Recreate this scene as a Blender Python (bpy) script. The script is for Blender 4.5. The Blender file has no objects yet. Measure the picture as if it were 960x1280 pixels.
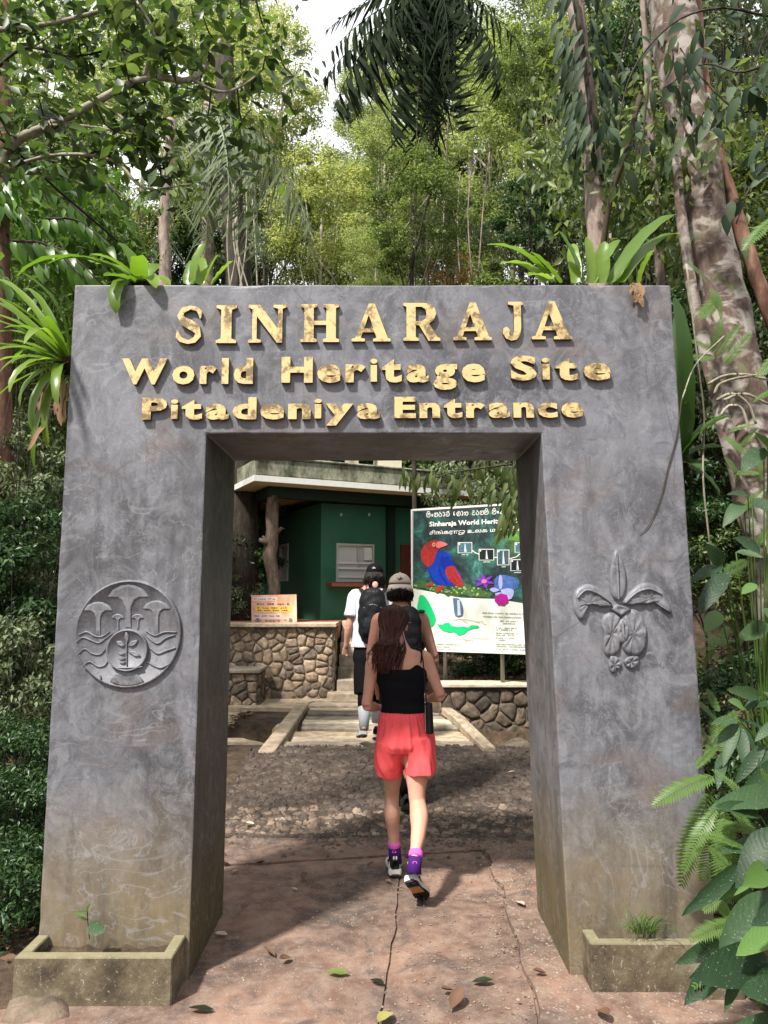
import bpy, bmesh, math, random
import numpy as np
from mathutils import Vector, Matrix, noise, Euler
random.seed(7)
R = math.radians
SC = bpy.context.scene
COL = SC.collection

# ------------------------------------------------------------------ camera, world, sun, exposure
CAMZ, FPX, PITCH = 1.6, 940.0, math.atan(110/940)
cd = bpy.data.cameras.new('camera'); cam = bpy.data.objects.new('camera', cd); COL.objects.link(cam)
cd.sensor_fit = 'VERTICAL'; cd.sensor_height = 36; cd.lens = FPX/1280*36; cd.clip_end = 600; cd.clip_start = .05
cam.location = (0, 0, CAMZ); cam.rotation_euler = (math.pi/2+PITCH, 0, 0)
SC.camera = cam
SUN_EL, SUN_AZ = 54, (-.62, -.78)          # degrees; horizontal direction towards the sun
w = bpy.data.worlds.new("World"); SC.world = w; w.use_nodes = True
nt = w.node_tree; sky = nt.nodes.new('ShaderNodeTexSky'); sky.sky_type = 'NISHITA'; sky.sun_disc = False
sky.sun_elevation = R(SUN_EL); sky.sun_rotation = math.atan2(SUN_AZ[0], SUN_AZ[1])
sky.dust_density = 6; sky.air_density = .8; sky.ozone_density = 1
_tc = nt.nodes.new('ShaderNodeTexCoord'); _nz = nt.nodes.new('ShaderNodeTexNoise'); _nz.inputs['Scale'].default_value = 2.2; _nz.inputs['Detail'].default_value = 5
_rp = nt.nodes.new('ShaderNodeValToRGB'); _rp.color_ramp.elements[0].position = .25; _rp.color_ramp.elements[0].color = (.55, .55, .55, 1); _rp.color_ramp.elements[1].position = .6
_mx = nt.nodes.new('ShaderNodeMix'); _mx.data_type = 'RGBA'; _mx.inputs[7].default_value = (6.5, 6.6, 6.8, 1)      # thin bright cloud over the whole sky
nt.links.new(_tc.outputs['Generated'], _nz.inputs['Vector']); nt.links.new(_nz.outputs['Fac'], _rp.inputs[0]); nt.links.new(_rp.outputs[0], _mx.inputs[0])
nt.links.new(sky.outputs[0], _mx.inputs[6]); nt.links.new(_mx.outputs[2], nt.nodes['Background'].inputs[0]); nt.nodes['Background'].inputs[1].default_value = .12
sl = bpy.data.lights.new('sun', 'SUN'); sun = bpy.data.objects.new('sun', sl); COL.objects.link(sun)
sl.energy = 4.6; sl.angle = R(4); sl.color = (1, .95, .87)
_h = Vector((SUN_AZ[0], SUN_AZ[1], 0)).normalized()*math.cos(R(SUN_EL))
sun.rotation_euler = Vector((_h.x, _h.y, math.sin(R(SUN_EL)))).to_track_quat('Z', 'Y').to_euler()
SC.view_settings.view_transform = 'Standard'; SC.view_settings.look = 'None'
SC.view_settings.exposure = .95; SC.view_settings.gamma = 1
SC.cycles.max_bounces = 6; SC.cycles.transparent_max_bounces = 4
SC.cycles.use_denoising = True

# ------------------------------------------------------------------ pixel (960x1280) -> world helpers
CP, SP = math.cos(PITCH), math.sin(PITCH)
def ray(px, py):
    x, y = (px-480)/FPX, (640-py)/FPX
    return Vector((x, CP-y*SP, SP+y*CP))
def P(px, py, Y):
    d = ray(px, py); return Vector((d.x/d.y*Y, Y, CAMZ+d.z/d.y*Y))
def G(px, py, z=0.):
    d = ray(px, py); t = (z-CAMZ)/d.z; return Vector((d.x*t, d.y*t, z))
def mpp(Y): return Y/FPX          # metres per pixel, about

# ------------------------------------------------------------------ object helpers
def wm(o):
    m = o.matrix_parent_inverse @ o.matrix_basis if o.parent else o.matrix_basis.copy()
    return wm(o.parent) @ m if o.parent else m
def parent(o, p):
    o.parent = p; o.matrix_parent_inverse = wm(p).inverted()
def tag(o, label=None, cat=None, group=None, kind=None):
    if label: o['label'] = label
    if cat: o['category'] = cat
    if group: o['group'] = group
    if kind: o['kind'] = kind
    return o
def thing(name, loc, label, cat, group=None):
    o = bpy.data.objects.new(name, None); COL.objects.link(o); o.location = loc
    o.empty_display_size = .1
    return tag(o, label, cat, group)
def mesh(name, v, f, mat=None, smooth=False):
    m = bpy.data.meshes.new(name); m.from_pydata([tuple(q) for q in v], [], f); m.update()
    if mat:
        for mm in (mat if isinstance(mat, (list, tuple)) else [mat]): m.materials.append(mm)
    if smooth: m.shade_smooth()
    return m
def put(name, m, p=None, mtx=None, kind=None):
    o = bpy.data.objects.new(name, m); COL.objects.link(o)
    if mtx is not None: o.matrix_basis = mtx
    if p: parent(o, p)
    if kind: o['kind'] = kind
    return o
def obj(name, v, f, mat, p=None, smooth=False, kind=None):
    return put(name, mesh(name, v, f, mat, smooth), p, None, kind)
def npmesh(name, V, F, mat, smooth=False, matidx=None):
    """V (n,3), F (m,k) numpy arrays"""
    m = bpy.data.meshes.new(name); n, k = F.shape
    m.vertices.add(len(V)); m.vertices.foreach_set('co', V.astype(np.float32).ravel())
    m.loops.add(n*k); m.loops.foreach_set('vertex_index', F.astype(np.int32).ravel())
    m.polygons.add(n); m.polygons.foreach_set('loop_start', np.arange(0, n*k, k, dtype=np.int32))
    m.polygons.foreach_set('loop_total', np.full(n, k, dtype=np.int32))
    m.update(calc_edges=True)
    for mm in (mat if isinstance(mat, (list, tuple)) else [mat]): m.materials.append(mm)
    if matidx is not None: m.polygons.foreach_set('material_index', matidx.astype(np.int32))
    if smooth: m.shade_smooth()
    return m
class B:
    """collects primitives for one mesh"""
    def __init__(s): s.v = []; s.f = []
    def add(s, v, f):
        k = len(s.v); s.v += [Vector(q) for q in v]; s.f += [tuple(i+k for i in q) for q in f]
    def hexa(s, c):     # 8 corners: bottom 4 ccw, top 4 ccw
        s.add(c, [(3, 2, 1, 0), (4, 5, 6, 7), (0, 1, 5, 4), (1, 2, 6, 5), (2, 3, 7, 6), (3, 0, 4, 7)])
    def box(s, x0, x1, y0, y1, z0, z1):
        s.hexa([(x0, y0, z0), (x1, y0, z0), (x1, y1, z0), (x0, y1, z0), (x0, y0, z1), (x1, y0, z1), (x1, y1, z1), (x0, y1, z1)])
    def beam(s, a, b, wdt, h, up=Vector((0, 0, 1))):
        a, b = Vector(a), Vector(b); t = (b-a).normalized(); sd = t.cross(up).normalized(); u = sd.cross(t)
        c = []
        for dz in (0, h):
            for q, sg in ((a, -1), (a, 1), (b, 1), (b, -1)): c.append(q+sd*sg*wdt/2+u*dz)
        s.hexa(c)
    def tube(s, pts, rad, n=8, ref=Vector((1, 0, 0)), cap=True, noisef=0):
        pts = [Vector(p) for p in pts]; k0 = len(s.v); m = len(pts)
        if not isinstance(rad, (list, tuple)): rad = [rad]*m
        for i, p in enumerate(pts):
            t = (pts[min(i+1, m-1)]-pts[max(i-1, 0)]).normalized()
            a = ref-t*ref.dot(t)
            if a.length < 1e-3: a = Vector((0, 1, 0))-t*t.y
            a.normalize(); b = t.cross(a)
            rx, ry = rad[i] if isinstance(rad[i], (list, tuple)) else (rad[i], rad[i])
            for j in range(n):
                th = 2*math.pi*j/n
                q = a*math.cos(th)*rx+b*math.sin(th)*ry
                if noisef: q *= 1+noisef*noise.noise((p+q)*3/max(rx, .02)*.15)*2
                s.v.append(p+q)
        for i in range(m-1):
            for j in range(n):
                s.f.append((k0+i*n+j, k0+i*n+(j+1) % n, k0+(i+1)*n+(j+1) % n, k0+(i+1)*n+j))
        if cap:
            s.f.append(tuple(k0+j for j in reversed(range(n)))); s.f.append(tuple(k0+(m-1)*n+j for j in range(n)))
    def ell(s, c, r, n=10, m=7, rot=None):
        c = Vector(c); k0 = len(s.v)
        rot = rot or Matrix.Identity(3)
        for i in range(m+1):
            ph = math.pi*i/m
            for j in range(n):
                th = 2*math.pi*j/n
                s.v.append(c+rot@Vector((r[0]*math.sin(ph)*math.cos(th), r[1]*math.sin(ph)*math.sin(th), -r[2]*math.cos(ph))))
        for i in range(m):
            for j in range(n):
                s.f.append((k0+i*n+j, k0+i*n+(j+1) % n, k0+(i+1)*n+(j+1) % n, k0+(i+1)*n+j))
    def build(s, name, mat, p=None, smooth=False, kind=None): return obj(name, s.v, s.f, mat, p, smooth, kind)
def catmull(pts, n=6):
    pts = [Vector(p) for p in pts]; out = []
    q = [pts[0]*2-pts[1]]+pts+[pts[-1]*2-pts[-2]]
    for i in range(1, len(q)-2):
        for k in range(n):
            t = k/n
            out.append(.5*((2*q[i])+(q[i+1]-q[i-1])*t+(2*q[i-1]-5*q[i]+4*q[i+1]-q[i+2])*t*t+(3*q[i]-q[i-1]-3*q[i+1]+q[i+2])*t**3))
    return out+[pts[-1]]
def bevel(o, wdt, seg=2):
    m = o.modifiers.new('bevel', 'BEVEL'); m.width = wdt; m.segments = seg; m.limit_method = 'ANGLE'; m.angle_limit = R(35)
    return o
def bake(o):
    """apply modifiers by evaluating"""
    dg = bpy.context.evaluated_depsgraph_get(); dg.update()
    me = bpy.data.meshes.new_from_object(o.evaluated_get(dg)); old = o.data
    o.modifiers.clear(); me.name = old.name; o.data = me
    return o
def remeshed(b, voxel, mat, name, p=None, smooth=3, fac=.5):
    me = mesh('tmp', b.v, b.f); o = bpy.data.objects.new('tmp', me); COL.objects.link(o)
    r = o.modifiers.new('r', 'REMESH'); r.mode = 'VOXEL'; r.voxel_size = voxel
    if smooth:
        s = o.modifiers.new('s', 'SMOOTH'); s.iterations = smooth; s.factor = fac
    dg = bpy.context.evaluated_depsgraph_get(); dg.update()
    m2 = bpy.data.meshes.new_from_object(o.evaluated_get(dg)); m2.name = name
    bpy.data.objects.remove(o); bpy.data.meshes.remove(me)
    m2.materials.clear()
    for mm in (mat if isinstance(mat, (list, tuple)) else [mat]): m2.materials.append(mm)
    m2.shade_smooth()
    return put(name, m2, p)
def basis(loc, y, z=Vector((0, 0, 1)), s=1.):
    """matrix with local Y along y and local Z near z"""
    y = Vector(y).normalized(); x = y.cross(z)
    if x.length < 1e-3: x = y.cross(Vector((1, 0, .1)))
    x.normalize(); z2 = x.cross(y)
    if not isinstance(s, (tuple, list)): s = (s, s, s)
    m = Matrix.Identity(4)
    for i in range(3): m[i][0], m[i][1], m[i][2], m[i][3] = x[i]*s[0], y[i]*s[1], z2[i]*s[2], loc[i]
    return m
def sstep(a, b, x):
    t = min(1, max(0, (x-a)/(b-a))); return t*t*(3-2*t)
def srgb(r, g, b):
    f = lambda c: ((c/255+.055)/1.055)**2.4 if c > 10 else c/255/12.92
    return (f(r), f(g), f(b))

# ------------------------------------------------------------------ materials
class M:
    def __init__(s, name, rough=.8, spec=.3):
        s.m = bpy.data.materials.new(name); s.m.use_nodes = True; s.t = s.m.node_tree
        s.b = s.t.nodes['Principled BSDF']; s.out = s.t.nodes['Material Output']
        s.b.inputs['Roughness'].default_value = rough; s.b.inputs['Specular IOR Level'].default_value = spec
        s.tc = s.t.nodes.new('ShaderNodeTexCoord')
    def n(s, kind, **kw):
        x = s.t.nodes.new('ShaderNode'+kind)
        for k, v in kw.items(): setattr(x, k, v)
        return x
    def l(s, a, b): s.t.links.new(a, b)
    def map(s, scale=(1, 1, 1), src='Object', rot=(0, 0, 0)):
        mp = s.n('Mapping'); mp.inputs['Scale'].default_value = scale; mp.inputs['Rotation'].default_value = rot
        if src == 'Position': g = s.n('NewGeometry'); s.l(g.outputs['Position'], mp.inputs[0])
        else: s.l(s.tc.outputs[src], mp.inputs[0])
        return mp.outputs[0]
    def noise(s, scale, detail=5, rough=.6, vec=None, dist=0):
        x = s.n('TexNoise'); x.inputs['Scale'].default_value = scale; x.inputs['Detail'].default_value = detail
        x.inputs['Roughness'].default_value = rough; x.inputs['Distortion'].default_value = dist
        s.l(vec if vec is not None else s.map(src='Position'), x.inputs['Vector']); return x.outputs['Fac']
    def vor(s, scale, vec=None, feature='F1', out='Distance'):
        x = s.n('TexVoronoi', feature=feature); x.inputs['Scale'].default_value = scale
        s.l(vec if vec is not None else s.map(src='Position'), x.inputs['Vector']); return x.outputs[out]
    def ramp(s, fac, stops, interp='LINEAR'):
        x = s.n('ValToRGB'); x.color_ramp.interpolation = interp; e = x.color_ramp.elements
        while len(e) < len(stops): e.new(.5)
        for q, (p, c) in zip(e, stops):
            q.position = p; q.color = (c, c, c, 1) if isinstance(c, (int, float)) else (*c, 1)
        s.l(fac, x.inputs[0]); return x.outputs[0]
    def mix(s, fac, a, b, mode='MIX'):
        x = s.n('Mix', data_type='RGBA', blend_type=mode)
        for ix, val in ((0, fac), (6, a), (7, b)):
            sock = x.inputs[ix]
            if isinstance(val, (int, float)): sock.default_value = val if ix == 0 else (val, val, val, 1)
            elif isinstance(val, tuple): sock.default_value = (*val, 1)
            else: s.l(val, sock)
        return x.outputs[2]
    def math(s, op, a, b=0., c=0.):
        x = s.n('Math', operation=op)
        for i, v in enumerate((a, b, c)):
            if isinstance(v, (int, float)): x.inputs[i].default_value = v
            else: s.l(v, x.inputs[i])
        return x.outputs[0]
    def z(s, axis='Z'):
        g = s.n('NewGeometry'); x = s.n('SeparateXYZ'); s.l(g.outputs['Position'], x.inputs[0]); return x.outputs[axis]
    def col(s, c):
        if isinstance(c, tuple): s.b.inputs['Base Color'].default_value = (*c, 1)
        else: s.l(c, s.b.inputs['Base Color'])
        return s
    def rgh(s, c): s.l(c, s.b.inputs['Roughness']); return s
    def bump(s, h, strength=.3, dist=.01):
        x = s.n('Bump'); x.inputs['Strength'].default_value = strength; x.inputs['Distance'].default_value = dist
        s.l(h, x.inputs['Height']); s.l(x.outputs[0], s.b.inputs['Normal']); return s
    def transl(s, color, fac=.35):
        t = s.n('BsdfTranslucent'); mx = s.n('MixShader'); mx.inputs[0].default_value = fac
        if isinstance(color, tuple): t.inputs[0].default_value = (*color, 1)
        else: s.l(color, t.inputs[0])
        s.l(s.b.outputs[0], mx.inputs[1]); s.l(t.outputs[0], mx.inputs[2]); s.l(mx.outputs[0], s.out.inputs[0]); return s
def plain(name, c, rough=.7, spec=.3, metal=0, vary=.12, ns=9):
    m = M(name, rough, spec); n1 = m.noise(ns, 5)
    m.col(m.mix(m.math('MULTIPLY', n1, vary*2), c, tuple(x*.45 for x in c))); m.b.inputs['Metallic'].default_value = metal
    m.bump(m.noise(60, 3), .15, .003); return m.m
def leafmat(name, cols, rough=.45, tr=.35, trc=None, spec=.32, per='island', vein=False):
    m = M(name, rough, spec)
    if per == 'island': g = m.n('NewGeometry'); r = g.outputs['Random Per Island']
    else: g = m.n('ObjectInfo'); r = g.outputs['Random']
    st = [(i/(len(cols)-1), c) for i, c in enumerate(cols)]
    c = m.ramp(r, st)
    nz = m.noise(14 if per != 'island' else 5, 3)
    c = m.mix(m.math('MULTIPLY', nz, .5), c, tuple(x*.55 for x in cols[len(cols)//2]))
    if vein:
        wv = m.n('TexWave', wave_type='BANDS', bands_direction='DIAGONAL'); wv.inputs['Scale'].default_value = 6; wv.inputs['Distortion'].default_value = .8
        ab = m.n('VectorMath', operation='ABSOLUTE'); m.l(m.tc.outputs['Object'], ab.inputs[0]); m.l(ab.outputs[0], wv.inputs['Vector'])
        m.bump(m.mix(.35, wv.outputs['Fac'], m.noise(45, 4)), .16, .004)
        spk = m.ramp(m.noise(160, 2), [(.66, 0.), (.72, 1.)]); c = m.mix(m.math('MULTIPLY', spk, .6), c, (.35, .42, .28))
    m.col(c); tc = m.mix(1., c, trc or (1.4, 1.5, .8), 'MULTIPLY')
    m.transl(tc, tr); return m.m

def mk_gate():
    m = M('polished_cement', .5, .4)
    v = m.map((1, 1, .8), 'Position')
    a = m.noise(2.2, 6, .62, v, .6); b = m.noise(7, 5, .65, v, 1.8); sw = m.noise(30, 3, .6, v, 3.5)
    c = m.ramp(a, [(.3, (.043, .044, .050)), (.5, (.090, .092, .105)), (.7, (.160, .165, .187))])
    c = m.mix(m.ramp(b, [(.44, 0.), (.68, .8)]), c, (.18, .184, .205))
    c = m.mix(m.ramp(sw, [(.56, 0.), (.70, .28)]), c, (.27, .275, .30))
    c = m.mix(m.ramp(m.noise(6, 5, .7, None, 2.5), [(.55, 0.), (.68, .6)]), c, (.055, .055, .065))
    c = m.mix(m.ramp(m.noise(3.1, 4, .5, m.map((1, 1, 1.7), 'Position')), [(.55, 0.), (.72, .55)]), c, (.13, .095, .085))
    z = m.z()
    j = m.math('ADD', z, m.math('MULTIPLY', m.math('SUBTRACT', m.noise(4, 5, .7), .5), .55))
    c = m.mix(m.ramp(j, [(.2, .9), (.5, .5), (.85, 0.)]), c, m.mix(m.noise(13, 5, .75, m.map((1, 1, .5), 'Position')), (.07, .050, .028), (.24, .19, .11)))
    st_ = m.ramp(m.noise(9, 4, .6, m.map((1, 1, .12), 'Position')), [(.48, 0.), (.66, .7)])      # rain streaks
    c = m.mix(m.math('MULTIPLY', st_, m.ramp(m.noise(1.1, 3), [(.4, .2), (.65, 1.)])), c, (.028, .027, .028))
    c = m.mix(m.math('MULTIPLY', m.ramp(m.noise(28, 6, .8, m.map((1, 1, .6), 'Position'), 1.2), [(.56, 0.), (.62, .8)]), m.ramp(z, [(.05, .8), (1.0, .12)])), c, m.mix(m.noise(3, 3), (.30, .29, .25), (.07, .055, .04)))
    # moss low on the sideways faces, toned dark for shade; left jamb shade painted
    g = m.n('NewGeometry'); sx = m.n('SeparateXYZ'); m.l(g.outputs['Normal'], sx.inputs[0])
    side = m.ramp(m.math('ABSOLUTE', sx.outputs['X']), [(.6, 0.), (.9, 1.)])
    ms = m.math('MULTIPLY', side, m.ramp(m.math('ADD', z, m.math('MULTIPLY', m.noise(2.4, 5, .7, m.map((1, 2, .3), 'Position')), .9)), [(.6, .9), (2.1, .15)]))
    lf = m.math('MULTIPLY', side, m.ramp(m.math('ADD', m.math('MULTIPLY', m.z('X'), .25), .5), [(.40, .75), (.55, 0.)]))     # shade painted into the colour of the left jamb
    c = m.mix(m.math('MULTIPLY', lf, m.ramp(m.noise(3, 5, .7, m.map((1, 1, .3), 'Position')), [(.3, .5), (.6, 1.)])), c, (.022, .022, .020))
    c = m.mix(ms, c, m.mix(m.noise(6, 4, .6, m.map((1, 3, .4), 'Position')), (.028, .033, .014), (.12, .09, .035)))
    for sc_n, dst, lo, colr, amt in ((5., 2.2, .500, (.28, .285, .305), .38), (8., 3., .46, (.26, .265, .28), .3), (3., 2.6, .54, (.03, .03, .034), .5), (2.2, 2., .5, (.26, .26, .28), .4)):   # trowel strokes
        rg = m.ramp(m.noise(sc_n, 3, .55, m.map((1, 1, 1.1), 'Position', (0, sc_n, 0)), dst), [(lo-.018, 0.), (lo, 1.), (lo+.012, 0.)])
        c = m.mix(m.math('MULTIPLY', rg, m.ramp(m.noise(sc_n*.7, 3, .6, m.map((1, 1, 1), 'Position', (.5, sc_n, 0))), [(.45, 0.), (.62, amt)])), c, colr)
    # a few hairline trails
    e = m.ramp(m.vor(1.15, m.map((1, 1, .55), 'Position'), 'DISTANCE_TO_EDGE'), [(0., 1.), (.0035, 0.)])
    c = m.mix(m.math('MULTIPLY', e, m.ramp(m.noise(1.3, 2), [(.5, 0.), (.62, .6)])), c, (.05, .045, .04))
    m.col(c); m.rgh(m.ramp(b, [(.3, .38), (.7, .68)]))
    m.bump(m.mix(.35, b, m.noise(45, 4, .7, None, 1)), .24, .006)
    return m.m
def mk_planter():
    m = M('mossy_render', .85)
    c = m.ramp(m.noise(6, 6, .7), [(.35, (.045, .034, .022)), (.52, (.11, .088, .055)), (.7, (.20, .18, .125))])
    c = m.mix(m.ramp(m.noise(22, 4, .7, None, 3), [(.6, 0.), (.66, .6)]), c, (.33, .32, .28))
    g = m.n('NewGeometry'); s = m.n('SeparateXYZ'); m.l(g.outputs['Normal'], s.inputs[0])
    up = m.ramp(s.outputs['Z'], [(.5, 0.), (.9, .8)])
    c = m.mix(up, c, m.mix(m.noise(14, 4), (.12, .12, .055), (.28, .245, .16)))
    m.col(c); m.bump(m.noise(35, 5, .7), .5, .008); return m.m
def mk_gold():
    m = M('flaking_gold_paint', .42, .5)
    n1 = m.noise(14, 6, .7, None, .3)
    c = m.mix(m.noise(50, 3), (.50, .35, .14), (.62, .47, .23))
    c = m.mix(m.ramp(n1, [(.49, 0.), (.60, .9)]), c, (.11, .075, .03))
    m.col(c); m.b.inputs['Metallic'].default_value = .12
    m.bump(m.noise(70, 4, .7), .22, .003); return m.m
def mk_darkedge():
    m = M('letter_edge', .8); m.col(m.mix(m.noise(20, 3), (.05, .035, .02), (.16, .11, .05))); return m.m
def mk_path(red=1., rough_agg=0):
    m = M('worn_concrete' if not rough_agg else 'exposed_aggregate', .85)
    a = m.noise(1.3, 6, .65, None, .4); b = m.noise(9, 6, .7)
    c = m.ramp(a, [(.32, (.055, .038, .031)), (.5, (.135, .080, .058)), (.70, (.29, .175, .125))])
    c = m.mix(m.ramp(b, [(.4, 0.), (.7, .6)]), c, (.30, .225, .18))
    c = m.mix(m.ramp(m.noise(3.3, 6, .7, None, 1), [(.5, 0.), (.64, .75)]), c, (.055, .043, .040))
    sp = m.ramp(m.vor(75 if rough_agg else 120, None, 'F1', 'Color'), [(.5, .35), (1, 1.)])
    peb = m.ramp(m.vor(60 if rough_agg else 95), [(.18, 1.), (.42, 0.)])
    k = m.math('MULTIPLY', peb, m.ramp(m.noise(20, 4), [(.45, .0), (.6, .9 if rough_agg else .45)]))
    c = m.mix(k, c, m.mix(1., sp, (.62, .56, .5), 'MULTIPLY'))
    pk = m.ramp(m.noise(240, 2), [(.62, 0.), (.7, .7)]); c = m.mix(pk, c, (.07, .055, .05))
    m.col(c); m.bump(m.mix(.5, peb, b), .55 if rough_agg else .3, .006); return m.m
def mk_soil(name='forest_soil'):
    m = M(name, .95)
    c = m.ramp(m.noise(5, 7, .75), [(.35, (.022, .016, .011)), (.55, (.075, .05, .032)), (.75, (.16, .115, .075))])
    m.col(c); m.bump(m.noise(18, 6, .75), .8, .03); return m.m
def mk_stone(name, a, b, sc=9, moss=.25):
    m = M(name, .85); oi = m.n('ObjectInfo')
    c = m.mix(m.ramp(m.noise(sc, 6, .7), [(.35, 0.), (.7, 1.)]), a, b)
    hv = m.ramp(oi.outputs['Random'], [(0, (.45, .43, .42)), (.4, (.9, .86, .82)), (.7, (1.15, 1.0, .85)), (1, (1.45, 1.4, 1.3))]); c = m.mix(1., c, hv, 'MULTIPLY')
    c = m.mix(m.ramp(m.noise(4, 5, .7), [(.55, 0.), (.68, moss)]), c, (.07, .08, .03))
    m.col(c); m.bump(m.noise(sc*3, 6, .75), .7, .012); return m.m
def mk_bark(name, cols, sc=(1, 1, .35), patches=None, bump=.6, n=14, pst=.9):
    m = M(name, .85)
    c = m.ramp(m.noise(n, 6, .72, m.map(sc, 'Position'), .3), [(.3, cols[0]), (.5, cols[1]), (.72, cols[2])])
    if patches:
        c = m.mix(m.ramp(m.noise(5.5, 4, .55, m.map((1, 1, 1.2), 'Position'), .8), [(.48, 0.), (.60, pst)]), c, patches)
        c = m.mix(m.ramp(m.noise(4.2, 5, .7, None, .3), [(.57, 0.), (.64, .7)]), c, (.10, .12, .035))
    m.col(c); m.bump(m.noise(n*1.7, 6, .75, m.map(sc, 'Position')), bump, .015); return m.m
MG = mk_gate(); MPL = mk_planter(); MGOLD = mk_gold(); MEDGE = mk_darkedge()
MPATH = mk_path(); MAGG = mk_path(1., 1); MSOIL = mk_soil()
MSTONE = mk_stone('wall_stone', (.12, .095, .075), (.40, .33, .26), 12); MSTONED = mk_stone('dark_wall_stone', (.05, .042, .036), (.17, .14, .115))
MCOB = mk_stone('cobble_stone', (.06, .048, .041), (.30, .24, .20), 9, .12)
MMORT = plain('mortar', (.30, .25, .19), .95, vary=.5); MMORTD = plain('dark_mortar', (.15, .12, .095), .95, vary=.5)
MRAMPB = mk_stone('ramp_bed', (.04, .03, .024), (.13, .10, .08), 20, .05)
MCONC = mk_stone('pale_concrete', (.22, .19, .15), (.50, .44, .36), 7, .1)
MWOOD = mk_bark('weathered_wood', [(.16, .12, .08), (.34, .27, .19), (.50, .42, .31)], (1, .4, 1))
# ------------------------------------------------------------------ terrain and path
def height(x, y):
    base = 0.
    side_r = sstep(1.5, 6.5, x)*2.6 + sstep(6, 30, x)*6
    if y > 8: side_r *= .8
    side_l = -sstep(-1.75, -2.6, x)*.75*(1-sstep(8.5, 11, y)) + sstep(-4, -9, x)*1.6 + sstep(-9, -30, x)*4
    z = -.03 + sstep(5.2, 7.4, y)*.15 + side_r + side_l
    ch = sstep(7.75, 8.3, y)*(1-sstep(9.65, 9.75, y))
    if x < -.9: ch = sstep(8.0, 8.4, y)*(1-sstep(9.0, 9.2, y))
    z -= ch*.42*(1-sstep(3, 6, abs(x)))
    if y > 9.6:
        up = sstep(9.75, 9.95, y) if x > .62 else 0
        z += up*.36*sstep(.6, .75, x)
        if x < .62: z += sstep(11.3, 11.6, y)*1.05*(1-sstep(-.9, -.7, x)) + sstep(11.5, 13.0, y)*1.05*sstep(-.9, -.7, x)
        else: z += sstep(11, 14, y)*.6
    z += sstep(15, 24, y)*2.5 + max(0, y-20)*.42
    n = noise.noise(Vector((x*.7, y*.7, 3)))*.12*sstep(1.5, 3, abs(x)) + noise.noise(Vector((x*3, y*3, 9)))*.03*sstep(1.6, 2.2, abs(x))
    return z+n
def axis(segs):
    out = []
    for a, b, n in segs: out += [a+(b-a)*i/n for i in range(n)]
    return out+[segs[-1][1]]
xs = axis([(-150, -30, 12), (-30, -8, 22), (-8, 8, 110), (8, 30, 22), (30, 150, 12)])
ys = axis([(-60, -2, 12), (-2, 16, 120), (16, 60, 44), (60, 260, 16)])
tv = [(x, y, height(x, y)) for y in ys for x in xs]; nx = len(xs)
tf = [(j*nx+i, j*nx+i+1, (j+1)*nx+i+1, (j+1)*nx+i) for j in range(len(ys)-1) for i in range(nx-1)]
obj('ground', tv, tf, MSOIL, smooth=True, kind='structure')

def slab(path_xy, z, th, mat, p, name='slab', edge=.012, sub=.09, nz=.006):
    """irregular slab with a slightly uneven top from a polygon in xy"""
    bm = bmesh.new()
    pts = []
    for i, a in enumerate(path_xy):
        b = path_xy[(i+1) % len(path_xy)]; a, b = Vector((*a, 0)), Vector((*b, 0)); k = max(1, int((b-a).length/sub))
        for t in range(k):
            q = a.lerp(b, t/k); d = noise.noise_vector(q*4+Vector((z*9, 0, 0)))*edge*1.6 if 0 < t else Vector()
            pts.append((q.x+d.x, q.y+d.y, 0))
    f = bm.faces.new([bm.verts.new(q) for q in pts])
    r = bmesh.ops.inset_region(bm, faces=[f], thickness=.012)
    outer = [v for v in bm.verts if v not in f.verts]
    for v in f.verts: v.co.z = .0
    for v in outer: v.co.z = -.012
    bmesh.ops.triangulate(bm, faces=[f])
    es = [e for e in bm.edges if e.is_boundary]
    ex = bmesh.ops.extrude_edge_only(bm, edges=es)
    for g in ex['geom']:
        if isinstance(g, bmesh.types.BMVert): g.co.z = -th
    for v in bm.verts: v.co.z += z(v.co.x, v.co.y) if callable(z) else z
    me = bpy.data.meshes.new(name); bm.normal_update(); bmesh.ops.recalc_face_normals(bm, faces=bm.faces); bm.to_mesh(me); bm.free()
    me.materials.append(mat); return put(name, me, p)
path = thing('path', (0, 3, 0), None, None); path['kind'] = 'structure'
b = B(); b.add([(-2, -1.5, -.014), (2, -1.5, -.010), (1.25, 5.43, -.012), (-1.25, 5.33, -.014)], [(0, 1, 2, 3)]); b.build('joint_fill', MPATH, path)
g = lambda px, py: tuple(G(px, py)[:2])
XR = .62
slab([(-2.0, -1.5), (-.037, -1.5), (-.052, 2.6), (-.008, 3.2), (.070, 4.2), (.084, 4.95), (-1.0, 4.75), (-1.2, 4.7), (-1.0, 4.25), (-1.0, 3.3), (-1.55, 3.15)], 0, .12, MPATH, path)
slab([(-.03, -1.5), (.482, -1.5), (.512, 2.6), (.612, 3.3), (.64, 4.2), (.64, 5.05), (.095, 4.97), (.08, 4.2), (0, 3.2), (-.045, 2.6)], -.004, .12, MPATH, path)
slab([(.49, -1.5), (1.9, -1.5), (2.0, 2.4), (1.5, 3.1), (.95, 3.4), (.95, 4.2), (1.2, 5.25), (.66, 5.06), (.65, 4.2), (.62, 3.3), (.52, 2.6)], .018, .12, MAGG, path, edge=.03)
slab([(-1.0, 4.78), (.64, 5.07), (1.2, 5.28), (1.2, 5.42), (-1.15, 5.32), (-1.25, 4.78)], .004, .12, MPATH, path)

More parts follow.
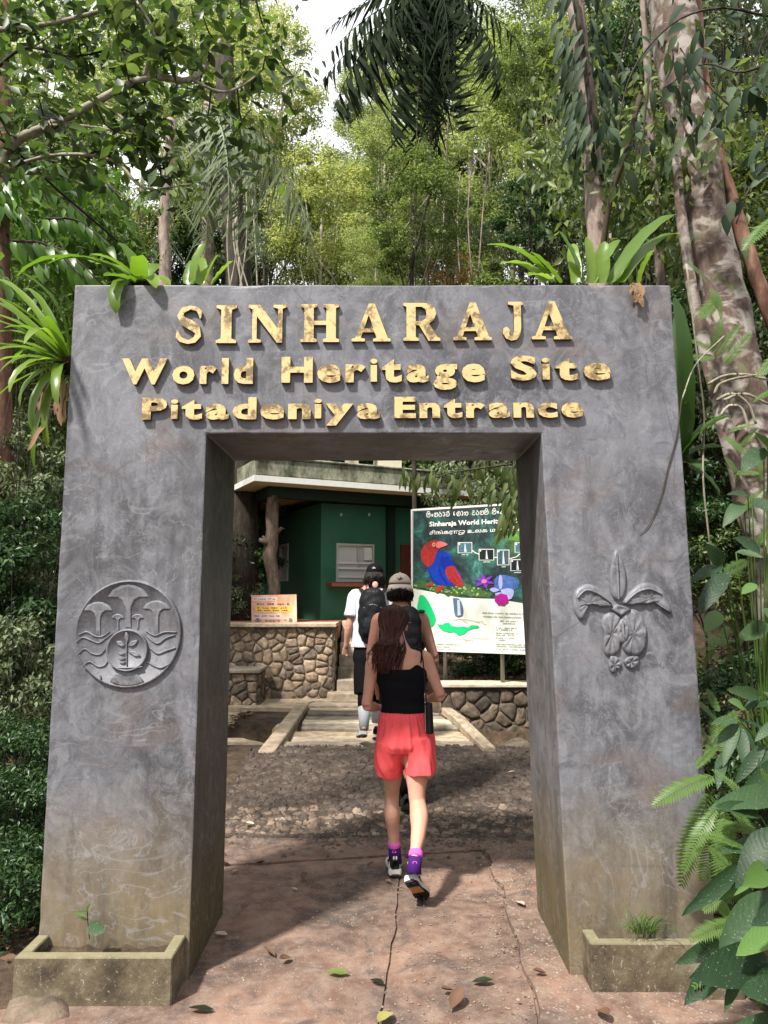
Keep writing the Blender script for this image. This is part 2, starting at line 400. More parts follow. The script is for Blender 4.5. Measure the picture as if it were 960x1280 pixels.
# ------------------------------------------------------------------ stone packing
def clip(poly, n, d):
    out = []
    for i, a in enumerate(poly):
        b = poly[(i+1) % len(poly)]; da, db = a.dot(n)-d, b.dot(n)-d
        if da <= 0: out.append(a)
        if da*db < 0: out.append(a.lerp(b, da/(da-db)))
    return out
def cells(w_, h_, nx_, ny_, jit=.38, rnd=random):
    S = [Vector(((i+.5+rnd.uniform(-jit, jit)+(.5 if j % 2 else 0))*w_/nx_, (j+.5+rnd.uniform(-jit, jit))*h_/ny_)) for j in range(-1, ny_+1) for i in range(-1, nx_+1)]
    res = []
    for s in S:
        poly = [Vector((0, 0)), Vector((w_, 0)), Vector((w_, h_)), Vector((0, h_))]
        for t in S:
            if t is s: continue
            dl = t-s
            if dl.length > 3.2*max(w_/nx_, h_/ny_): continue
            n = dl.normalized(); poly = clip(poly, n, n.dot((s+t)/2))
            if len(poly) < 3: break
        if len(poly) >= 3:
            area = sum(poly[i].x*poly[(i+1) % len(poly)].y-poly[(i+1) % len(poly)].x*poly[i].y for i in range(len(poly)))/2
            if area > .12*w_*h_/nx_/ny_: res.append(poly)
    return res
def stone_mesh(poly, gap, depth, rough=.25):
    """poly in 2D -> verts (u, v, w): rounded stone proud of the plane"""
    c = sum(poly, Vector((0, 0)))/len(poly); q = []
    for i, a in enumerate(poly):          # soften corners
        b = poly[(i+1) % len(poly)]
        if (b-a).length < .012: continue
        q += [a.lerp(b, .13), a.lerp(b, .5)+Vector((random.uniform(-.006, .006), random.uniform(-.006, .006))), a.lerp(b, .87)] if (b-a).length > .06 else [a.lerp(b, .3), a.lerp(b, .7)]
    if len(q) < 4: q = list(poly)
    r = sum((a-c).length for a in q)/len(q)
    def ring(s, wv, rg=0):
        o = []
        for a in q:
            d = a-c; k = max(.15, 1-gap/max(d.length, 1e-3))*s*(1+random.uniform(-.05, .05))
            o.append((c.x+d.x*k, c.y+d.y*k, wv+random.uniform(-rg, rg)))
        return o
    n = len(q); k = random.uniform(.7, 1.25)
    v = ring(1, -.02)+ring(1, depth*.35*k)+ring(.86, depth*.85*k, depth*rough*.6)+ring(.5, depth*k, depth*rough)+[(c.x, c.y, depth*k*random.uniform(.85, 1.1))]
    f = []
    for L in range(3):
        for i in range(n): f.append((L*n+i, L*n+(i+1) % n, (L+1)*n+(i+1) % n, (L+1)*n+i))
    f += [(3*n+i, 3*n+(i+1) % n, 4*n) for i in range(n)]
    return v, f
def stones(O, U, V, w_, h_, nx_, ny_, mat, p, gap=.008, depth=.04, name='stone', limit=300, jit=.38, order=None, rough=.25):
    """lay packed stones on the plane O + u U + v V, proud along U x V"""
    O, U, V = Vector(O), Vector(U).normalized(), Vector(V).normalized(); N = U.cross(V)
    ps = cells(w_, h_, nx_, ny_, jit)
    if order: ps.sort(key=order)
    rest = B()
    for i, poly in enumerate(ps):
        v, f = stone_mesh(poly, gap, depth, rough)
        W = [O+U*a+V*b+N*c for a, b, c in v]
        if i < limit: obj(name, W, f, mat, p, smooth=True)
        else: rest.add(W, f)
    if rest.v: rest.build(name+'_field', mat, p, smooth=True, kind='stuff')

# ------------------------------------------------------------------ cobbled ramp
ramp = thing('cobbled_ramp', (0, 6.5, 0), None, None); ramp['kind'] = 'structure'
rz = lambda y: .0+sstep(5.2, 7.4, y)*.15
b = B(); nn = 12
for i in range(nn):
    y0, y1 = 5.30+(7.65-5.30)*i/nn, 5.30+(7.65-5.30)*(i+1)/nn
    b.add([(-1.25-.02*i/nn, y0, rz(y0)+.006), (1.45, y0, rz(y0)+.006), (1.45, y1, rz(y1)+.006), (-1.3, y1, rz(y1)+.006)], [(0, 1, 2, 3)])
b.add([(-1.25, 5.3, .006), (-1.3, 7.65, .156), (-1.3, 7.65, -.6), (-1.25, 5.3, -.6)], [(0, 1, 2, 3)])
b.build('ramp_bed', MRAMPB, ramp)
ps = cells(2.62, 2.34, 34, 40, .5); ps.sort(key=lambda q: q[0].y)
rest = B()
for i, poly in enumerate(ps):
    v, f = stone_mesh(poly, .003, random.uniform(.006, .019), .9)
    W = [Vector((a-1.24, 5.36+b_+.07*noise.noise(Vector((a*2.2, 0, 5))), rz(5.36+b_)+c)) for a, b_, c in v]
    if random.random() < .16: continue
    if i < 330 and sum(q.y for q in poly)/len(poly) < .9: obj('cobble', W, f, MCOB, ramp, smooth=True)
    else: rest.add(W, f)
rest.build('cobble_field', MCOB, ramp, smooth=True, kind='stuff')

def gravel(name, n, fn, mat, s0, s1, p=None, label=None):
    V, F = [], []
    for _ in range(n):
        x, y, z = fn(); s = random.uniform(s0, s1); k = len(V); a = random.uniform(0, 6.28)
        for j in range(5): V.append((x+s*math.cos(a+j*1.257)*random.uniform(.7, 1.2), y+s*math.sin(a+j*1.257)*random.uniform(.7, 1.2), z-.002))
        V.append((x+random.uniform(-.2, .2)*s, y, z+s*random.uniform(.4, .8))); F += [(k+j, k+(j+1) % 5, k+5) for j in range(5)]
    o = put(name, npmesh(name, np.array(V), np.array(F), mat), p, None, 'stuff'); return tag(o, label, 'gravel' if label else None)
random.seed(90)
def _gr():
    x = random.uniform(-1.2, 1.2); y = 5.3+random.gauss(0, .14)+.10*noise.noise(Vector((x*2, 0, 1))); return x, y, max(.004, rz(y)+.004)
gravel('gravel', 900, _gr, MCOB, .008, .028, None, 'loose grit where the concrete path meets the cobbled ramp')
gravel('gravel', 1500, lambda: (random.uniform(.62, 1.2)+random.gauss(0, .05), random.uniform(1.8, 5.2), .02), MSTONE, .003, .009, None, 'fine pale grit on the rough strip along the right side of the path')
gravel('gravel', 1600, lambda: (random.uniform(-1.0, .62), random.uniform(1.8, 5.0), .001), MSTONE, .0025, .008, None, 'fine grit scattered over the concrete path')
# ------------------------------------------------------------------ gateway
GY, GB = 3.4, 4.085
gate = thing('gateway', (-.03, 3.7, 0), 'grey polished cement gateway with gold lettering over the entrance path', 'gate')
def GX(side, z, inner):       # battered outline
    t = z/3.08
    return {(-1, 0): -1.481+.020*t, (1, 0): 1.432-.080*t, (-1, 1): -.831+.012*z/2.36, (1, 1): .800-.074*z/2.36}[(side, inner)]
b = B()
ZL = [0-.3, .35, .8, 1.3, 1.85, 2.362]
def face_grid(pts_l, pts_r, y):  # unused helper kept simple
    pass
def quadstrip(bb, A, Bq, n):
    k = len(bb.v)
    for t in range(n+1):
        bb.v.append(Vector(A[0]).lerp(Vector(A[1]), t/n)); bb.v.append(Vector(Bq[0]).lerp(Vector(Bq[1]), t/n))
    for t in range(n): bb.f.append((k+2*t, k+2*t+1, k+2*t+3, k+2*t+2))
def prism(bb, poly, y0, y1):
    n = len(poly); k = len(bb.v)
    for y in (y0, y1):
        for x, z in poly: bb.v.append(Vector((x, y, z)))
    bb.f.append(tuple(k+i for i in range(n))); bb.f.append(tuple(k+n+i for i in reversed(range(n))))
    for i in range(n): bb.f.append((k+(i+1) % n, k+i, k+n+i, k+n+(i+1) % n))
zt, zo = 3.077, 2.362
b = B(); prism(b, [(GX(-1, 0, 0), -.4), (GX(-1, 0, 1), -.4), (GX(-1, zo, 1), zo), (GX(1, zo, 1), zo), (GX(1, 0, 1), -.4), (GX(1, 0, 0), -.4), (GX(1, zt, 0), zt), (GX(-1, zt, 0), zt)], GY, GB)
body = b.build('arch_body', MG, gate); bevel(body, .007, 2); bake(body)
bm = bmesh.new(); bm.from_mesh(body.data)
for k in range(58): bmesh.ops.bisect_plane(bm, geom=bm.verts[:]+bm.edges[:]+bm.faces[:], plane_co=(0, 0, -.3+k*.06), plane_no=(0, 0, 1))
for k in range(50): bmesh.ops.bisect_plane(bm, geom=bm.verts[:]+bm.edges[:]+bm.faces[:], plane_co=(-1.45+k*.06, 0, 0), plane_no=(1, 0, 0))
for v in bm.verts:          # trowelled unevenness, and small chips along the arrises
    q = v.co; d = noise.noise_vector(q*3.1)*.0022+noise.noise_vector(q*13)*.0009
    edge = any(e.calc_face_angle(0) > .25 for e in v.link_edges if len(e.link_faces) == 2)
    if edge: d += Vector((-(q.x > 1.1)+(q.x < -1.1), (q.y < 3.6)*1., -(q.z > 3))) * max(0, noise.noise(q*9)-.28)*.012
    v.co = q+d
bm.to_mesh(body.data); bm.free()
# planters at the foot of each pillar
def planter(x0, x1, y0, zt_, z0, x1b=None):
    b = B(); t = .05; yb = GY-.002
    b.box(x0, x1, y0, y0+t, z0, zt_); b.box(x0, x0+t, y0+t, yb, z0, zt_-.001); b.box(x1-t, x1, y0+t, yb, z0, zt_-.001)
    o = b.build('planter', MPL, gate); bevel(o, .005, 1)
    b = B(); n = 16
    for i in range(n+1):
        for j in (0, 1, 2): b.v.append(Vector((x0+t+(x1-x0-2*t)*i/n, y0+t+(yb-y0-t)*j/2, zt_-.05+.03*noise.noise(Vector((i*.6+x0, j, 0))))))
    b.f = [(i*3+j, (i+1)*3+j, (i+1)*3+j+1, i*3+j+1) for i in range(n) for j in (0, 1)]
    b.build('soil', MSOIL, o, smooth=True)
    return o
planter(-1.478, -.845, 3.19, .182, -.2); planter(.845, 1.47, 3.26, .205, -.2)

def glyph_curve(splines, extr, bev=.0, mats=(None,)):
    c = bpy.data.curves.new('glyph', 'CURVE'); c.dimensions = '2D'; c.fill_mode = 'BOTH'; c.extrude = extr; c.bevel_depth = bev; c.bevel_resolution = 0
    for pts in splines:
        s = c.splines.new('POLY'); s.points.add(len(pts)-1); s.use_cyclic_u = True
        for q, p_ in zip(s.points, pts): q.co = (p_[0], p_[1], 0, 1)
    return c
def to_mesh(c, name):
    o = bpy.data.objects.new('tmp', c); COL.objects.link(o); dg = bpy.context.evaluated_depsgraph_get(); dg.update()
    me = bpy.data.meshes.new_from_object(o.evaluated_get(dg)); me.name = name; bpy.data.objects.remove(o); bpy.data.curves.remove(c); return me
def strokepoly(pts, ws):
    L, Rr = [], []
    for i, p_ in enumerate(pts):
        a, c = Vector(pts[max(0, i-1)]), Vector(pts[min(len(pts)-1, i+1)]); t = (c-a).normalized(); n = Vector((-t.y, t.x)); p_ = Vector(p_)
        L.append(tuple(p_+n*ws[i]/2)); Rr.append(tuple(p_-n*ws[i]/2))
    return L+Rr[::-1]
SER = {
'I': [[(0, 0), (1, 0), (1, .07), (.76, .12), (.76, .88), (1, .93), (1, 1), (0, 1), (0, .93), (.24, .88), (.24, .12), (0, .07)]],
'H': [[(0, 0), (.42, 0), (.42, .07), (.335, .1), (.335, .45), (.665, .45), (.665, .1), (.58, .07), (.58, 0), (1, 0), (1, .07), (.915, .1), (.915, .9), (1, .93), (1, 1), (.58, 1), (.58, .93), (.665, .9), (.665, .56), (.335, .56), (.335, .9), (.42, .93), (.42, 1), (0, 1), (0, .93), (.085, .9), (.085, .1), (0, .07)]],
'N': [[(0, 0), (.34, 0), (.34, .07), (.22, .1), (.22, .70), (.76, 0), (.9, 0), (.9, .9), (1, .93), (1, 1), (.66, 1), (.66, .93), (.78, .9), (.78, .36), (.30, 1), (0, 1), (0, .93), (.1, .88), (.1, .1), (0, .07)]],
'A': [[(0, 0), (.34, 0), (.34, .07), (.235, .09), (.285, .24), (.59, .24), (.64, .09), (.55, .07), (.55, 0), (1, 0), (1, .07), (.93, .09), (.59, 1), (.44, 1), (.09, .09), (0, .07)], [(.32, .34), (.56, .34), (.44, .70)]],
'R': [[(0, 0), (.42, 0), (.42, .07), (.335, .1), (.335, .41), (.43, .41), (.68, 0), (1, 0), (1, .07), (.93, .09), (.70, .46), (.83, .55), (.89, .7), (.86, .86), (.74, .97), (.57, 1), (0, 1), (0, .93), (.085, .9), (.085, .1), (0, .07)], [(.335, .52), (.5, .52), (.6, .58), (.63, .71), (.6, .84), (.5, .9), (.335, .9)]],
'J': [[(.28, 1), (1, 1), (1, .93), (.88, .9), (.88, .3), (.82, .12), (.65, .0), (.4, -.03), (.15, .03), (0, .17), (.03, .3), (.2, .34), (.33, .26), (.3, .15), (.4, .08), (.5, .13), (.54, .25), (.54, .9), (.28, .93)]],
'S': [strokepoly([(.90, .66), (.90, .80), (.78, .91), (.52, .95), (.25, .88), (.155, .74), (.26, .60), (.55, .49), (.80, .37), (.84, .22), (.70, .09), (.46, .04), (.2, .1), (.08, .2), (.06, .36)],
                  [.04, .16, .12, .10, .17, .23, .25, .26, .25, .22, .15, .10, .13, .17, .04])],
}
def letter_obj(me, gate=gate):
    me.materials.clear(); me.materials.append(MGOLD); me.materials.append(MEDGE)
    for pl in me.polygons: pl.material_index = 0 if abs(pl.normal.y) > .5 else 1
    return put('letter', me, gate)
DEP = .020
def place_glyph(splines_fn, x0, x1, yb, yt, skew=0):
    pass
def gp(px, py): q = P(px, py, GY); return q.x, q.z
for ch, (a, c) in zip('SINHARAJA', [(222, 254), (272, 296), (312, 358), (377, 424), (440, 488), (504, 550), (566, 614), (627, 654), (663, 714)]):
    X0, Z1 = gp(a, 384-(a-222)*.012); X1, Z0 = gp(c, 431-(a-222)*.012)
    sp = [[(X0+u*(X1-X0), Z0+v*(Z1-Z0)) for u, v in s] for s in SER[ch]]
    me = to_mesh(glyph_curve(sp, DEP/2), 'letter')
    me.transform(Matrix(((1, 0, 0, 0), (0, 0, 1, GY-DEP/2+.001), (0, 1, 0, 0), (0, 0, 0, 1))) if False else Matrix(((1, 0, 0, 0), (0, 0, -1, GY-DEP/2+.001), (0, 1, 0, 0), (0, 0, 0, 1))))
    letter_obj(me)
def heavy(word, px0, px1, pyt, pyb, tilt=-.012, depth=.024, sx=1.34, off=.043, fill=.84, mats=None, plane=None):
    X0, Z1 = gp(px0, pyt); X1, Z0 = gp(px1, pyb); H = Z1-Z0
    ms = []
    for ch in word:
        c = bpy.data.curves.new('t', 'FONT'); c.body = ch; c.size = 1; c.offset = .022 if ch == 'i' else off; c.resolution_u = 3; c.extrude = .001
        me = to_mesh(c, 'letter'); vs = [v.co for v in me.vertices]
        ms.append((me, min(v.x for v in vs), max(v.x for v in vs)))
    cap = .729+2*off if word else 1
    sc = H/cap; tot = sum((b_-a) for _, a, b_ in ms)*sc; sx = fill*(X1-X0)/tot; tot *= sx
    gap_ = (X1-X0-tot)/(len(word)-1); x = X0
    for me, a, b_ in ms:
        for v in me.vertices:
            u, vv, ww = v.co
            v.co = (x+(u-a)*sc*sx, GY-(depth/2)-(depth/2 if ww > 0 else -depth/2)+.001, Z0+off*sc+vv*sc-(x-X0)*tilt)
        me.update(); letter_obj(me); x += (b_-a)*sc*sx+gap_
heavy('World', 155, 317, 448, 482, -.004); heavy('Heritage', 353, 606, 446, 480, -.004); heavy('Site', 637, 762, 445, 477, -.004)
heavy('Pitadeniya', 180, 475, 497, 526, -.004, fill=.86); heavy('Entrance', 493, 728, 496, 524, -.004, fill=.86)

# relief emblem on the left pillar: round cement medallion
def relief(o_name, bld, p, mat=MG, smooth=True): return bld.build(o_name, mat, p, smooth=smooth)
ec = P(161, 792, GY); er = .236
b = B(); n = 64
for r_, y_ in ((1.02, 0), (1.0, -.013), (.975, -.017), (.965, -.012), (.0, -.012)):
    for i in range(n):
        th = 2*math.pi*i/n; b.v.append(Vector((ec.x+math.cos(th)*er*r_, GY+y_, ec.z+math.sin(th)*er*r_)))
for L in range(4):
    for i in range(n): b.f.append((L*n+(i+1) % n, L*n+i, (L+1)*n+i, (L+1)*n+(i+1) % n))
med = b.build('medallion', MG, gate, smooth=True)
def em(cx, cy): # crop coords (6x) -> emblem plane
    q = P(80+cx/6, 710+cy/6, GY); return Vector((q.x, GY-.012, q.z))
def ridge(pts, wd, ht, p, name='ridge'):
    q = catmull([em(*a) for a in pts], 5); b = B(); m = len(q)
    b.tube(q, [(wd*(.35+.65*math.sin(math.pi*min(1, max(0, (i+.6)/(m+.2))))), ht) for i in range(m)], 6, Vector((1, 0, .01)))
    return b
def tubey(pts, wd, ht):
    b = B(); q = catmull(pts, 5); k0 = 0; m = len(q)
    for i, p_ in enumerate(q):
        t = (q[min(i+1, m-1)]-q[max(i-1, 0)]).normalized(); sd = t.cross(Vector((0, 1, 0))).normalized()
        w_ = wd*(.4+.6*math.sin(math.pi*(i+.5)/m)**.5)
        for a, h in ((-1, 0), (-.6, .8), (0, 1), (.6, .8), (1, 0)): b.v.append(p_+sd*w_*a+Vector((0, -ht*h+.001, 0)))
    for i in range(m-1):
        for j in range(4): b.f.append((i*5+j, i*5+j+1, (i+1)*5+j+1, (i+1)*5+j))
    return b
def dome(outline, ht, c=None, ridges=0):
    """low relief dome over an outline of 3D points in the wall plane"""
    c = c or sum(outline, Vector())/len(outline); n = len(outline); b = B()
    ht *= .8
    for s, h in ((1.0, 0), (.97, .7), (.8, 1.), (.45, .85), (.15, .7)):
        for i, q in enumerate(outline):
            d = c+(q-c)*s; wv = 1+ridges*math.sin(i*1.9) if s < .97 else 1
            b.v.append(Vector((d.x, d.y-ht*h*wv+.001, d.z)))
    for L in range(4):
        for i in range(n): b.f.append((L*n+i, L*n+(i+1) % n, (L+1)*n+(i+1) % n, (L+1)*n+i))
    b.f.append(tuple(4*n+i for i in range(n))); return b
def tree_relief(cx, top, wd, stem_bottom, sw):   # umbrella shaped tree
    o = [(cx-wd, top+wd*.55), (cx-wd*.75, top+wd*.22), (cx-wd*.35, top+.02*wd), (cx, top-.03*wd), (cx+wd*.35, top+.02*wd), (cx+wd*.75, top+wd*.22), (cx+wd, top+wd*.55),
         (cx+wd*.6, top+wd*.55), (cx+wd*.3, top+wd*.75), (cx+sw, top+wd*1.1), (cx+sw, stem_bottom), (cx-sw, stem_bottom), (cx-sw, top+wd*1.1), (cx-wd*.3, top+wd*.75), (cx-wd*.6, top+wd*.55)]
    return dome([em(*q) for q in o], .008, em(cx, top+wd*.6)).build('tree_figure', MG, med)
tree_relief(490, 128, 155, 450, 22); tree_relief(265, 255, 110, 505, 18); tree_relief(700, 245, 105, 500, 18); tree_relief(412, 345, 48, 480, 8); tree_relief(560, 345, 48, 460, 8)
for pts in ([(98, 560), (150, 520), (210, 540), (270, 560), (330, 520), (370, 490)], [(115, 645), (165, 605), (220, 640), (280, 645), (325, 600)], [(150, 735), (200, 700), (260, 735), (310, 730), (335, 700)],
            [(600, 480), (650, 530), (710, 565), (770, 525), (840, 500)], [(650, 600), (710, 640), (770, 620), (845, 595)], [(630, 700), (690, 735), (740, 745), (800, 715)],
            [(120, 500), (180, 478), (240, 510), (300, 510), (350, 475)], [(620, 470), (690, 505), (760, 480), (850, 480)]):
    tubey([em(*q) for q in pts], .0045, .007).build('wave_line', MG, med, smooth=True)
ic = em(485, 615); b = B(); n = 40
for r_, y_ in ((1.0, 0), (.985, -.016), (.93, -.018), (.90, -.010), (0, -.008)):
    for i in range(n):
        th = 2*math.pi*i/n; b.v.append(Vector((ic.x+math.cos(th)*.093*r_, ic.y+y_, ic.z+math.sin(th)*.093*r_)))
for L in range(4):
    for i in range(n): b.f.append((L*n+(i+1) % n, L*n+i, (L+1)*n+i, (L+1)*n+(i+1) % n))
b.build('inner_disc', MG, med, smooth=True)
dy_ = Vector((0, -.010, 0))
def em2(x, y): return em(x, y)+dy_
for pts in ([(485, 735), (482, 640), (484, 560), (490, 480)], [(380, 735), (430, 745), (560, 742), (600, 735)]):
    tubey([em2(*q) for q in pts], .004, .008).build('stem_line', MG, med, smooth=True)
for o in ([(485, 560), (465, 520), (478, 475), (500, 500), (497, 545)], [(478, 575), (440, 545), (405, 545), (420, 575), (455, 590)], [(492, 578), (520, 545), (570, 535), (555, 570), (520, 590)],
          [(480, 640), (445, 625), (420, 635), (440, 650)], [(480, 675), (445, 660), (420, 668), (440, 690)], [(480, 705), (450, 695), (430, 705), (455, 715)], [(495, 625), (540, 620), (590, 660), (545, 660), (520, 640)]):
    dome([em2(*q) for q in o], .009).build('leaf_figure', MG, med, smooth=True)
for o in ([(350, 850), (380, 790), (470, 765), (560, 790), (610, 850), (560, 875), (480, 885), (400, 875)],):
    dome([em(*q) for q in o], .006).build('mound_figure', MG, med, smooth=True)
tubey([em(*q) for q in [(285, 845), (283, 815), (275, 800)]], .005, .01).build('wave_line', MG, med, smooth=True)

# orchid relief on the right pillar
def om(cx, cy): q = P(700+cx/6.4, 680+cy/6.4, GY); return Vector((q.x, GY, q.z))
oc = om(480, 560)
b = dome([om(*q) for q in [(445, 480), (420, 500), (405, 520), (440, 550), (480, 580), (520, 550), (560, 520), (520, 500), (480, 490)]], .03); orch = b.build('orchid_relief', MG, gate, smooth=True)
def petal(outline, ht, vein=None, ridges=.12):
    q = catmull([om(*a) for a in outline]+[om(*outline[0])], 3)[:-1]
    dome(q, ht, ridges=ridges).build('petal', MG, orch, smooth=True)
    if vein: 
        pts = [om(*a)-Vector((0, ht*.8, 0)) for a in vein]; tubey(pts, .006, .008).build('petal_vein', MG, orch, smooth=True)
petal([(445, 40), (405, 150), (390, 280), (405, 400), (455, 455), (500, 430), (525, 320), (515, 200), (480, 90)], .022, [(445, 70), (450, 200), (455, 320), (460, 440)], .04)
petal([(420, 490), (380, 420), (300, 345), (210, 320), (130, 360), (100, 430), (105, 530), (160, 610), (165, 580), (135, 540), (125, 500), (200, 485), (280, 480), (340, 500), (400, 500)], .026, [(400, 470), (300, 400), (200, 370), (130, 430)])
petal([(490, 470), (540, 400), (610, 335), (700, 308), (780, 340), (850, 420), (890, 540), (870, 550), (840, 480), (790, 455), (700, 480), (620, 475), (560, 490)], .026, [(510, 470), (600, 390), (700, 360), (800, 400)])
petal([(480, 580), (420, 545), (360, 560), (325, 620), (345, 720), (340, 840), (380, 900), (430, 890), (470, 860), (480, 760), (470, 650)], .020, None, .3)
petal([(485, 580), (560, 520), (630, 540), (680, 640), (690, 760), (660, 870), (600, 900), (530, 870), (490, 820), (480, 700)], .022, None, .3)
petal([(480, 600), (450, 660), (455, 740), (490, 800), (540, 740), (540, 650), (510, 600)], .028, [(490, 610), (492, 680), (500, 745)])
petal([(400, 890), (385, 950), (395, 1010), (430, 1035), (440, 1000), (480, 990), (485, 940), (450, 900)], .018, None, .4)
petal([(500, 940), (540, 905), (600, 890), (635, 920), (600, 985), (560, 995), (520, 975)], .018, None, .4)
# the crack on the right pillar: a thin dark tendril creeping over the face
b = B(); q = catmull([P(852, 500, 3.396), P(846, 545, 3.394), P(835, 585, 3.394), P(826, 622, 3.394), P(812, 655, 3.394), P(800, 668, 3.395)], 6)
b.tube(q, [.0035*(1-.6*i/len(q)) for i in range(len(q))], 5)
MVINE = plain('dry_vine', (.05, .035, .02), .9)
b.build('dry_tendril', MVINE, gate)
# ------------------------------------------------------------------ bridge and stone walls beyond the gate
bridge = thing('footbridge', (0, 9.1, .1), 'low slab footbridge with a squared timber rail beyond the cobbled ramp', 'footbridge')
BZ = .15
def gq(px, py, z=BZ): return G(px, py, z)
rows = [(7.72, 7.98, -1.02, .98), (8.05, 8.30, -.98, .95), (8.38, 8.66, -1.0, .92), (8.74, 9.0, -.95, .96), (9.08, 9.34, -.97, .9), (9.42, 9.72, -.96, .88), (9.8, 10.1, -.98, .86), (10.18, 10.5, -1.0, .9), (10.58, 10.95, -1.1, .9)]
for i, (y0, y1, x0, x1) in enumerate(rows):
    b = B(); n = 9; z = BZ+random.uniform(-.012, .02)
    L = []
    for t in range(n+1):
        x = x0+(x1-x0)*t/n+random.uniform(-.02, .02); s = random.uniform(-.025, .025)
        L.append([(x, y0+s, z-.13), (x, y0+s, z+random.uniform(-.008, .008)), (x, y1+s, z+random.uniform(-.008, .008)), (x, y1+s, z-.13)])
    for t in range(n+1): b.v += [Vector(q) for q in L[t]]
    for t in range(n):
        for j in range(4): b.f.append((t*4+j, t*4+(j+1) % 4, (t+1)*4+(j+1) % 4, (t+1)*4+j))
    b.f += [(0, 1, 2, 3), (n*4+3, n*4+2, n*4+1, n*4)]
    bevel(b.build('slab', MCONC, bridge), .012, 2)
b = B(); b.beam(G(333, 946, .12)-Vector((0, 0, .3)), G(378, 884, .15)-Vector((0, 0, .3)), .17, .36); bevel(b.build('kerb_beam', MCONC, bridge), .02, 2)
b = B(); q = [G(548, 880, .22), G(575, 900, .22), G(612, 934, .2)]; b.beam(q[0]-Vector((0, 0, .06)), q[1]-Vector((0, 0, .06)), .13, .09); bevel(b.build('timber_rail', MWOOD, bridge), .01, 1); b = B(); b.beam(q[1]-Vector((0, 0, .065)), q[2]-Vector((0, 0, .09)), .13, .09); bevel(b.build('timber_rail', MWOOD, bridge), .01, 1)
b = B(); b.beam((1.05, 7.7, -.2), (.86, 11, -.2), .12, .28); bevel(b.build('bearer', MWOOD, bridge), .01, 1)
b = B(); b.beam((-.85, 7.7, -.25), (-.95, 11, -.25), .14, .28); bevel(b.build('bearer', MCONC, bridge), .01, 1)

# terrace retaining wall, left, with packed stones
tw = thing('retaining_wall', (-2.5, 11.3, .1), 'pale rubble stone retaining wall under the green booth, left of the steps', 'stone wall')
b = B(); b.box(-5.4, -.745, 11.25, 11.9, -.1, 1.20); b.build('wall_core', MMORT, tw)
b = B(); b.box(-5.45, -.70, 11.16, 11.95, 1.202, 1.262); bevel(b.build('coping', MCONC, tw), .012, 2)
stones((-3.9, 11.25, .05), (1, 0, 0), (0, 0, 1), 3.15, 1.15, 20, 9, MSTONE, tw, .008, .030, jit=.5)
stones((-.745, 11.25, .05), (0, 1, 0), (0, 0, 1), .6, 1.15, 3, 7, MSTONE, tw, .012, .02, jit=.45)
lw = thing('low_stone_wall', (-2.4, 10.5, 0), 'low stepped rubble wall in front of the retaining wall, beside the left pillar', 'stone wall')
b = B(); b.box(-4.6, -1.74, 10.55, 11.1, -.3, .60); b.build('wall_core', MMORTD, lw)
b = B(); b.box(-4.62, -1.70, 10.48, 11.12, .602, .65); bevel(b.build('coping', MCONC, lw), .012, 2)
stones((-3.2, 10.55, 0), (1, 0, 0), (0, 0, 1), 1.46, .6, 8, 5, MSTONE, lw, .009, .03, jit=.5)
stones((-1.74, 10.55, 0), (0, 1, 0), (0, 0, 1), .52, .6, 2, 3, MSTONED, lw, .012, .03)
# right bank wall
rw = thing('bank_wall', (2, 9.7, 0), 'dark rubble stone wall below the big painted information board', 'stone wall')
b = B(); b.box(.70, 5.5, 9.75, 10.1, -.45, .50); b.build('wall_core', MMORTD, rw)
b = B(); b.box(.66, 5.5, 9.68, 10.15, .502, .545); bevel(b.build('coping', MCONC, rw), .01, 2)
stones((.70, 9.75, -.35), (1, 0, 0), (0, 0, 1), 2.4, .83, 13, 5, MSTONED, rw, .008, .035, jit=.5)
# channel kerb of the stream on the left
ck = thing('stream_kerb', (-1.7, 9.2, -.1), 'grey cement stream kerb left of the footbridge', 'kerb')
b = B(); q0, q1 = G(365, 888, .12), G(283, 905, .12)
b.hexa([(-2.9, 9.15, -.5), (-1.18, 9.55, -.5), (-1.1, 10.4, -.5), (-2.9, 10.4, -.5), (-2.9, 9.15, .07), (-1.18, 9.55, .12), (-1.1, 10.4, .12), (-2.9, 10.4, .1)])
bevel(b.build('kerb_block', MCONC, ck), .02, 2)
lp = thing('landing', (-.8, 10.8, .1), None, None); lp['kind'] = 'structure'
slab([(-2.6, 10.35), (-1.2, 10.25), (-1.0, 10.98), (.68, 11.0), (.66, 11.2), (-.8, 11.3), (-2.6, 11.22)], .168, .3, MCONC, lp, 'landing_slab', .03)
slab([(-2.4, 7.85), (-1.45, 7.9), (-1.22, 8.35), (-1.6, 8.75), (-2.5, 8.6)], .05, .3, MCONC, lp, 'bank_slab', .03)
# stairs
st = thing('stone_steps', (-.1, 11.6, .1), 'pale cement steps climbing to the booth terrace', 'steps')
for i in range(7):
    b = B(); z0 = .10+i*.165; b.box(-.70-(.12 if i == 0 else 0), .62, 11.02+i*.27, 11.02+(i+1)*.27+.04, z0-.25, z0+.165)
    b.v = [v+Vector((random.uniform(-.008, .008), 0, random.uniform(-.006, .006))) for v in b.v]
    bevel(b.build('step', MCONC, st), .014, 2)
MRED = plain('red_oxide_paint', (.30, .085, .05), .6, vary=.4)
fl = thing('terrace_floor', (-1, 12.5, 1.2), None, None); fl['kind'] = 'structure'
b = B(); b.box(-5.4, 1.6, 12.98, 17.5, 1.0, 1.258); b.build('floor_slab', MRED, fl)
b = B(); b.box(-5.4, -.72, 11.96, 12.97, 1.0, 1.255); b.build('floor_slab', MRED, fl)
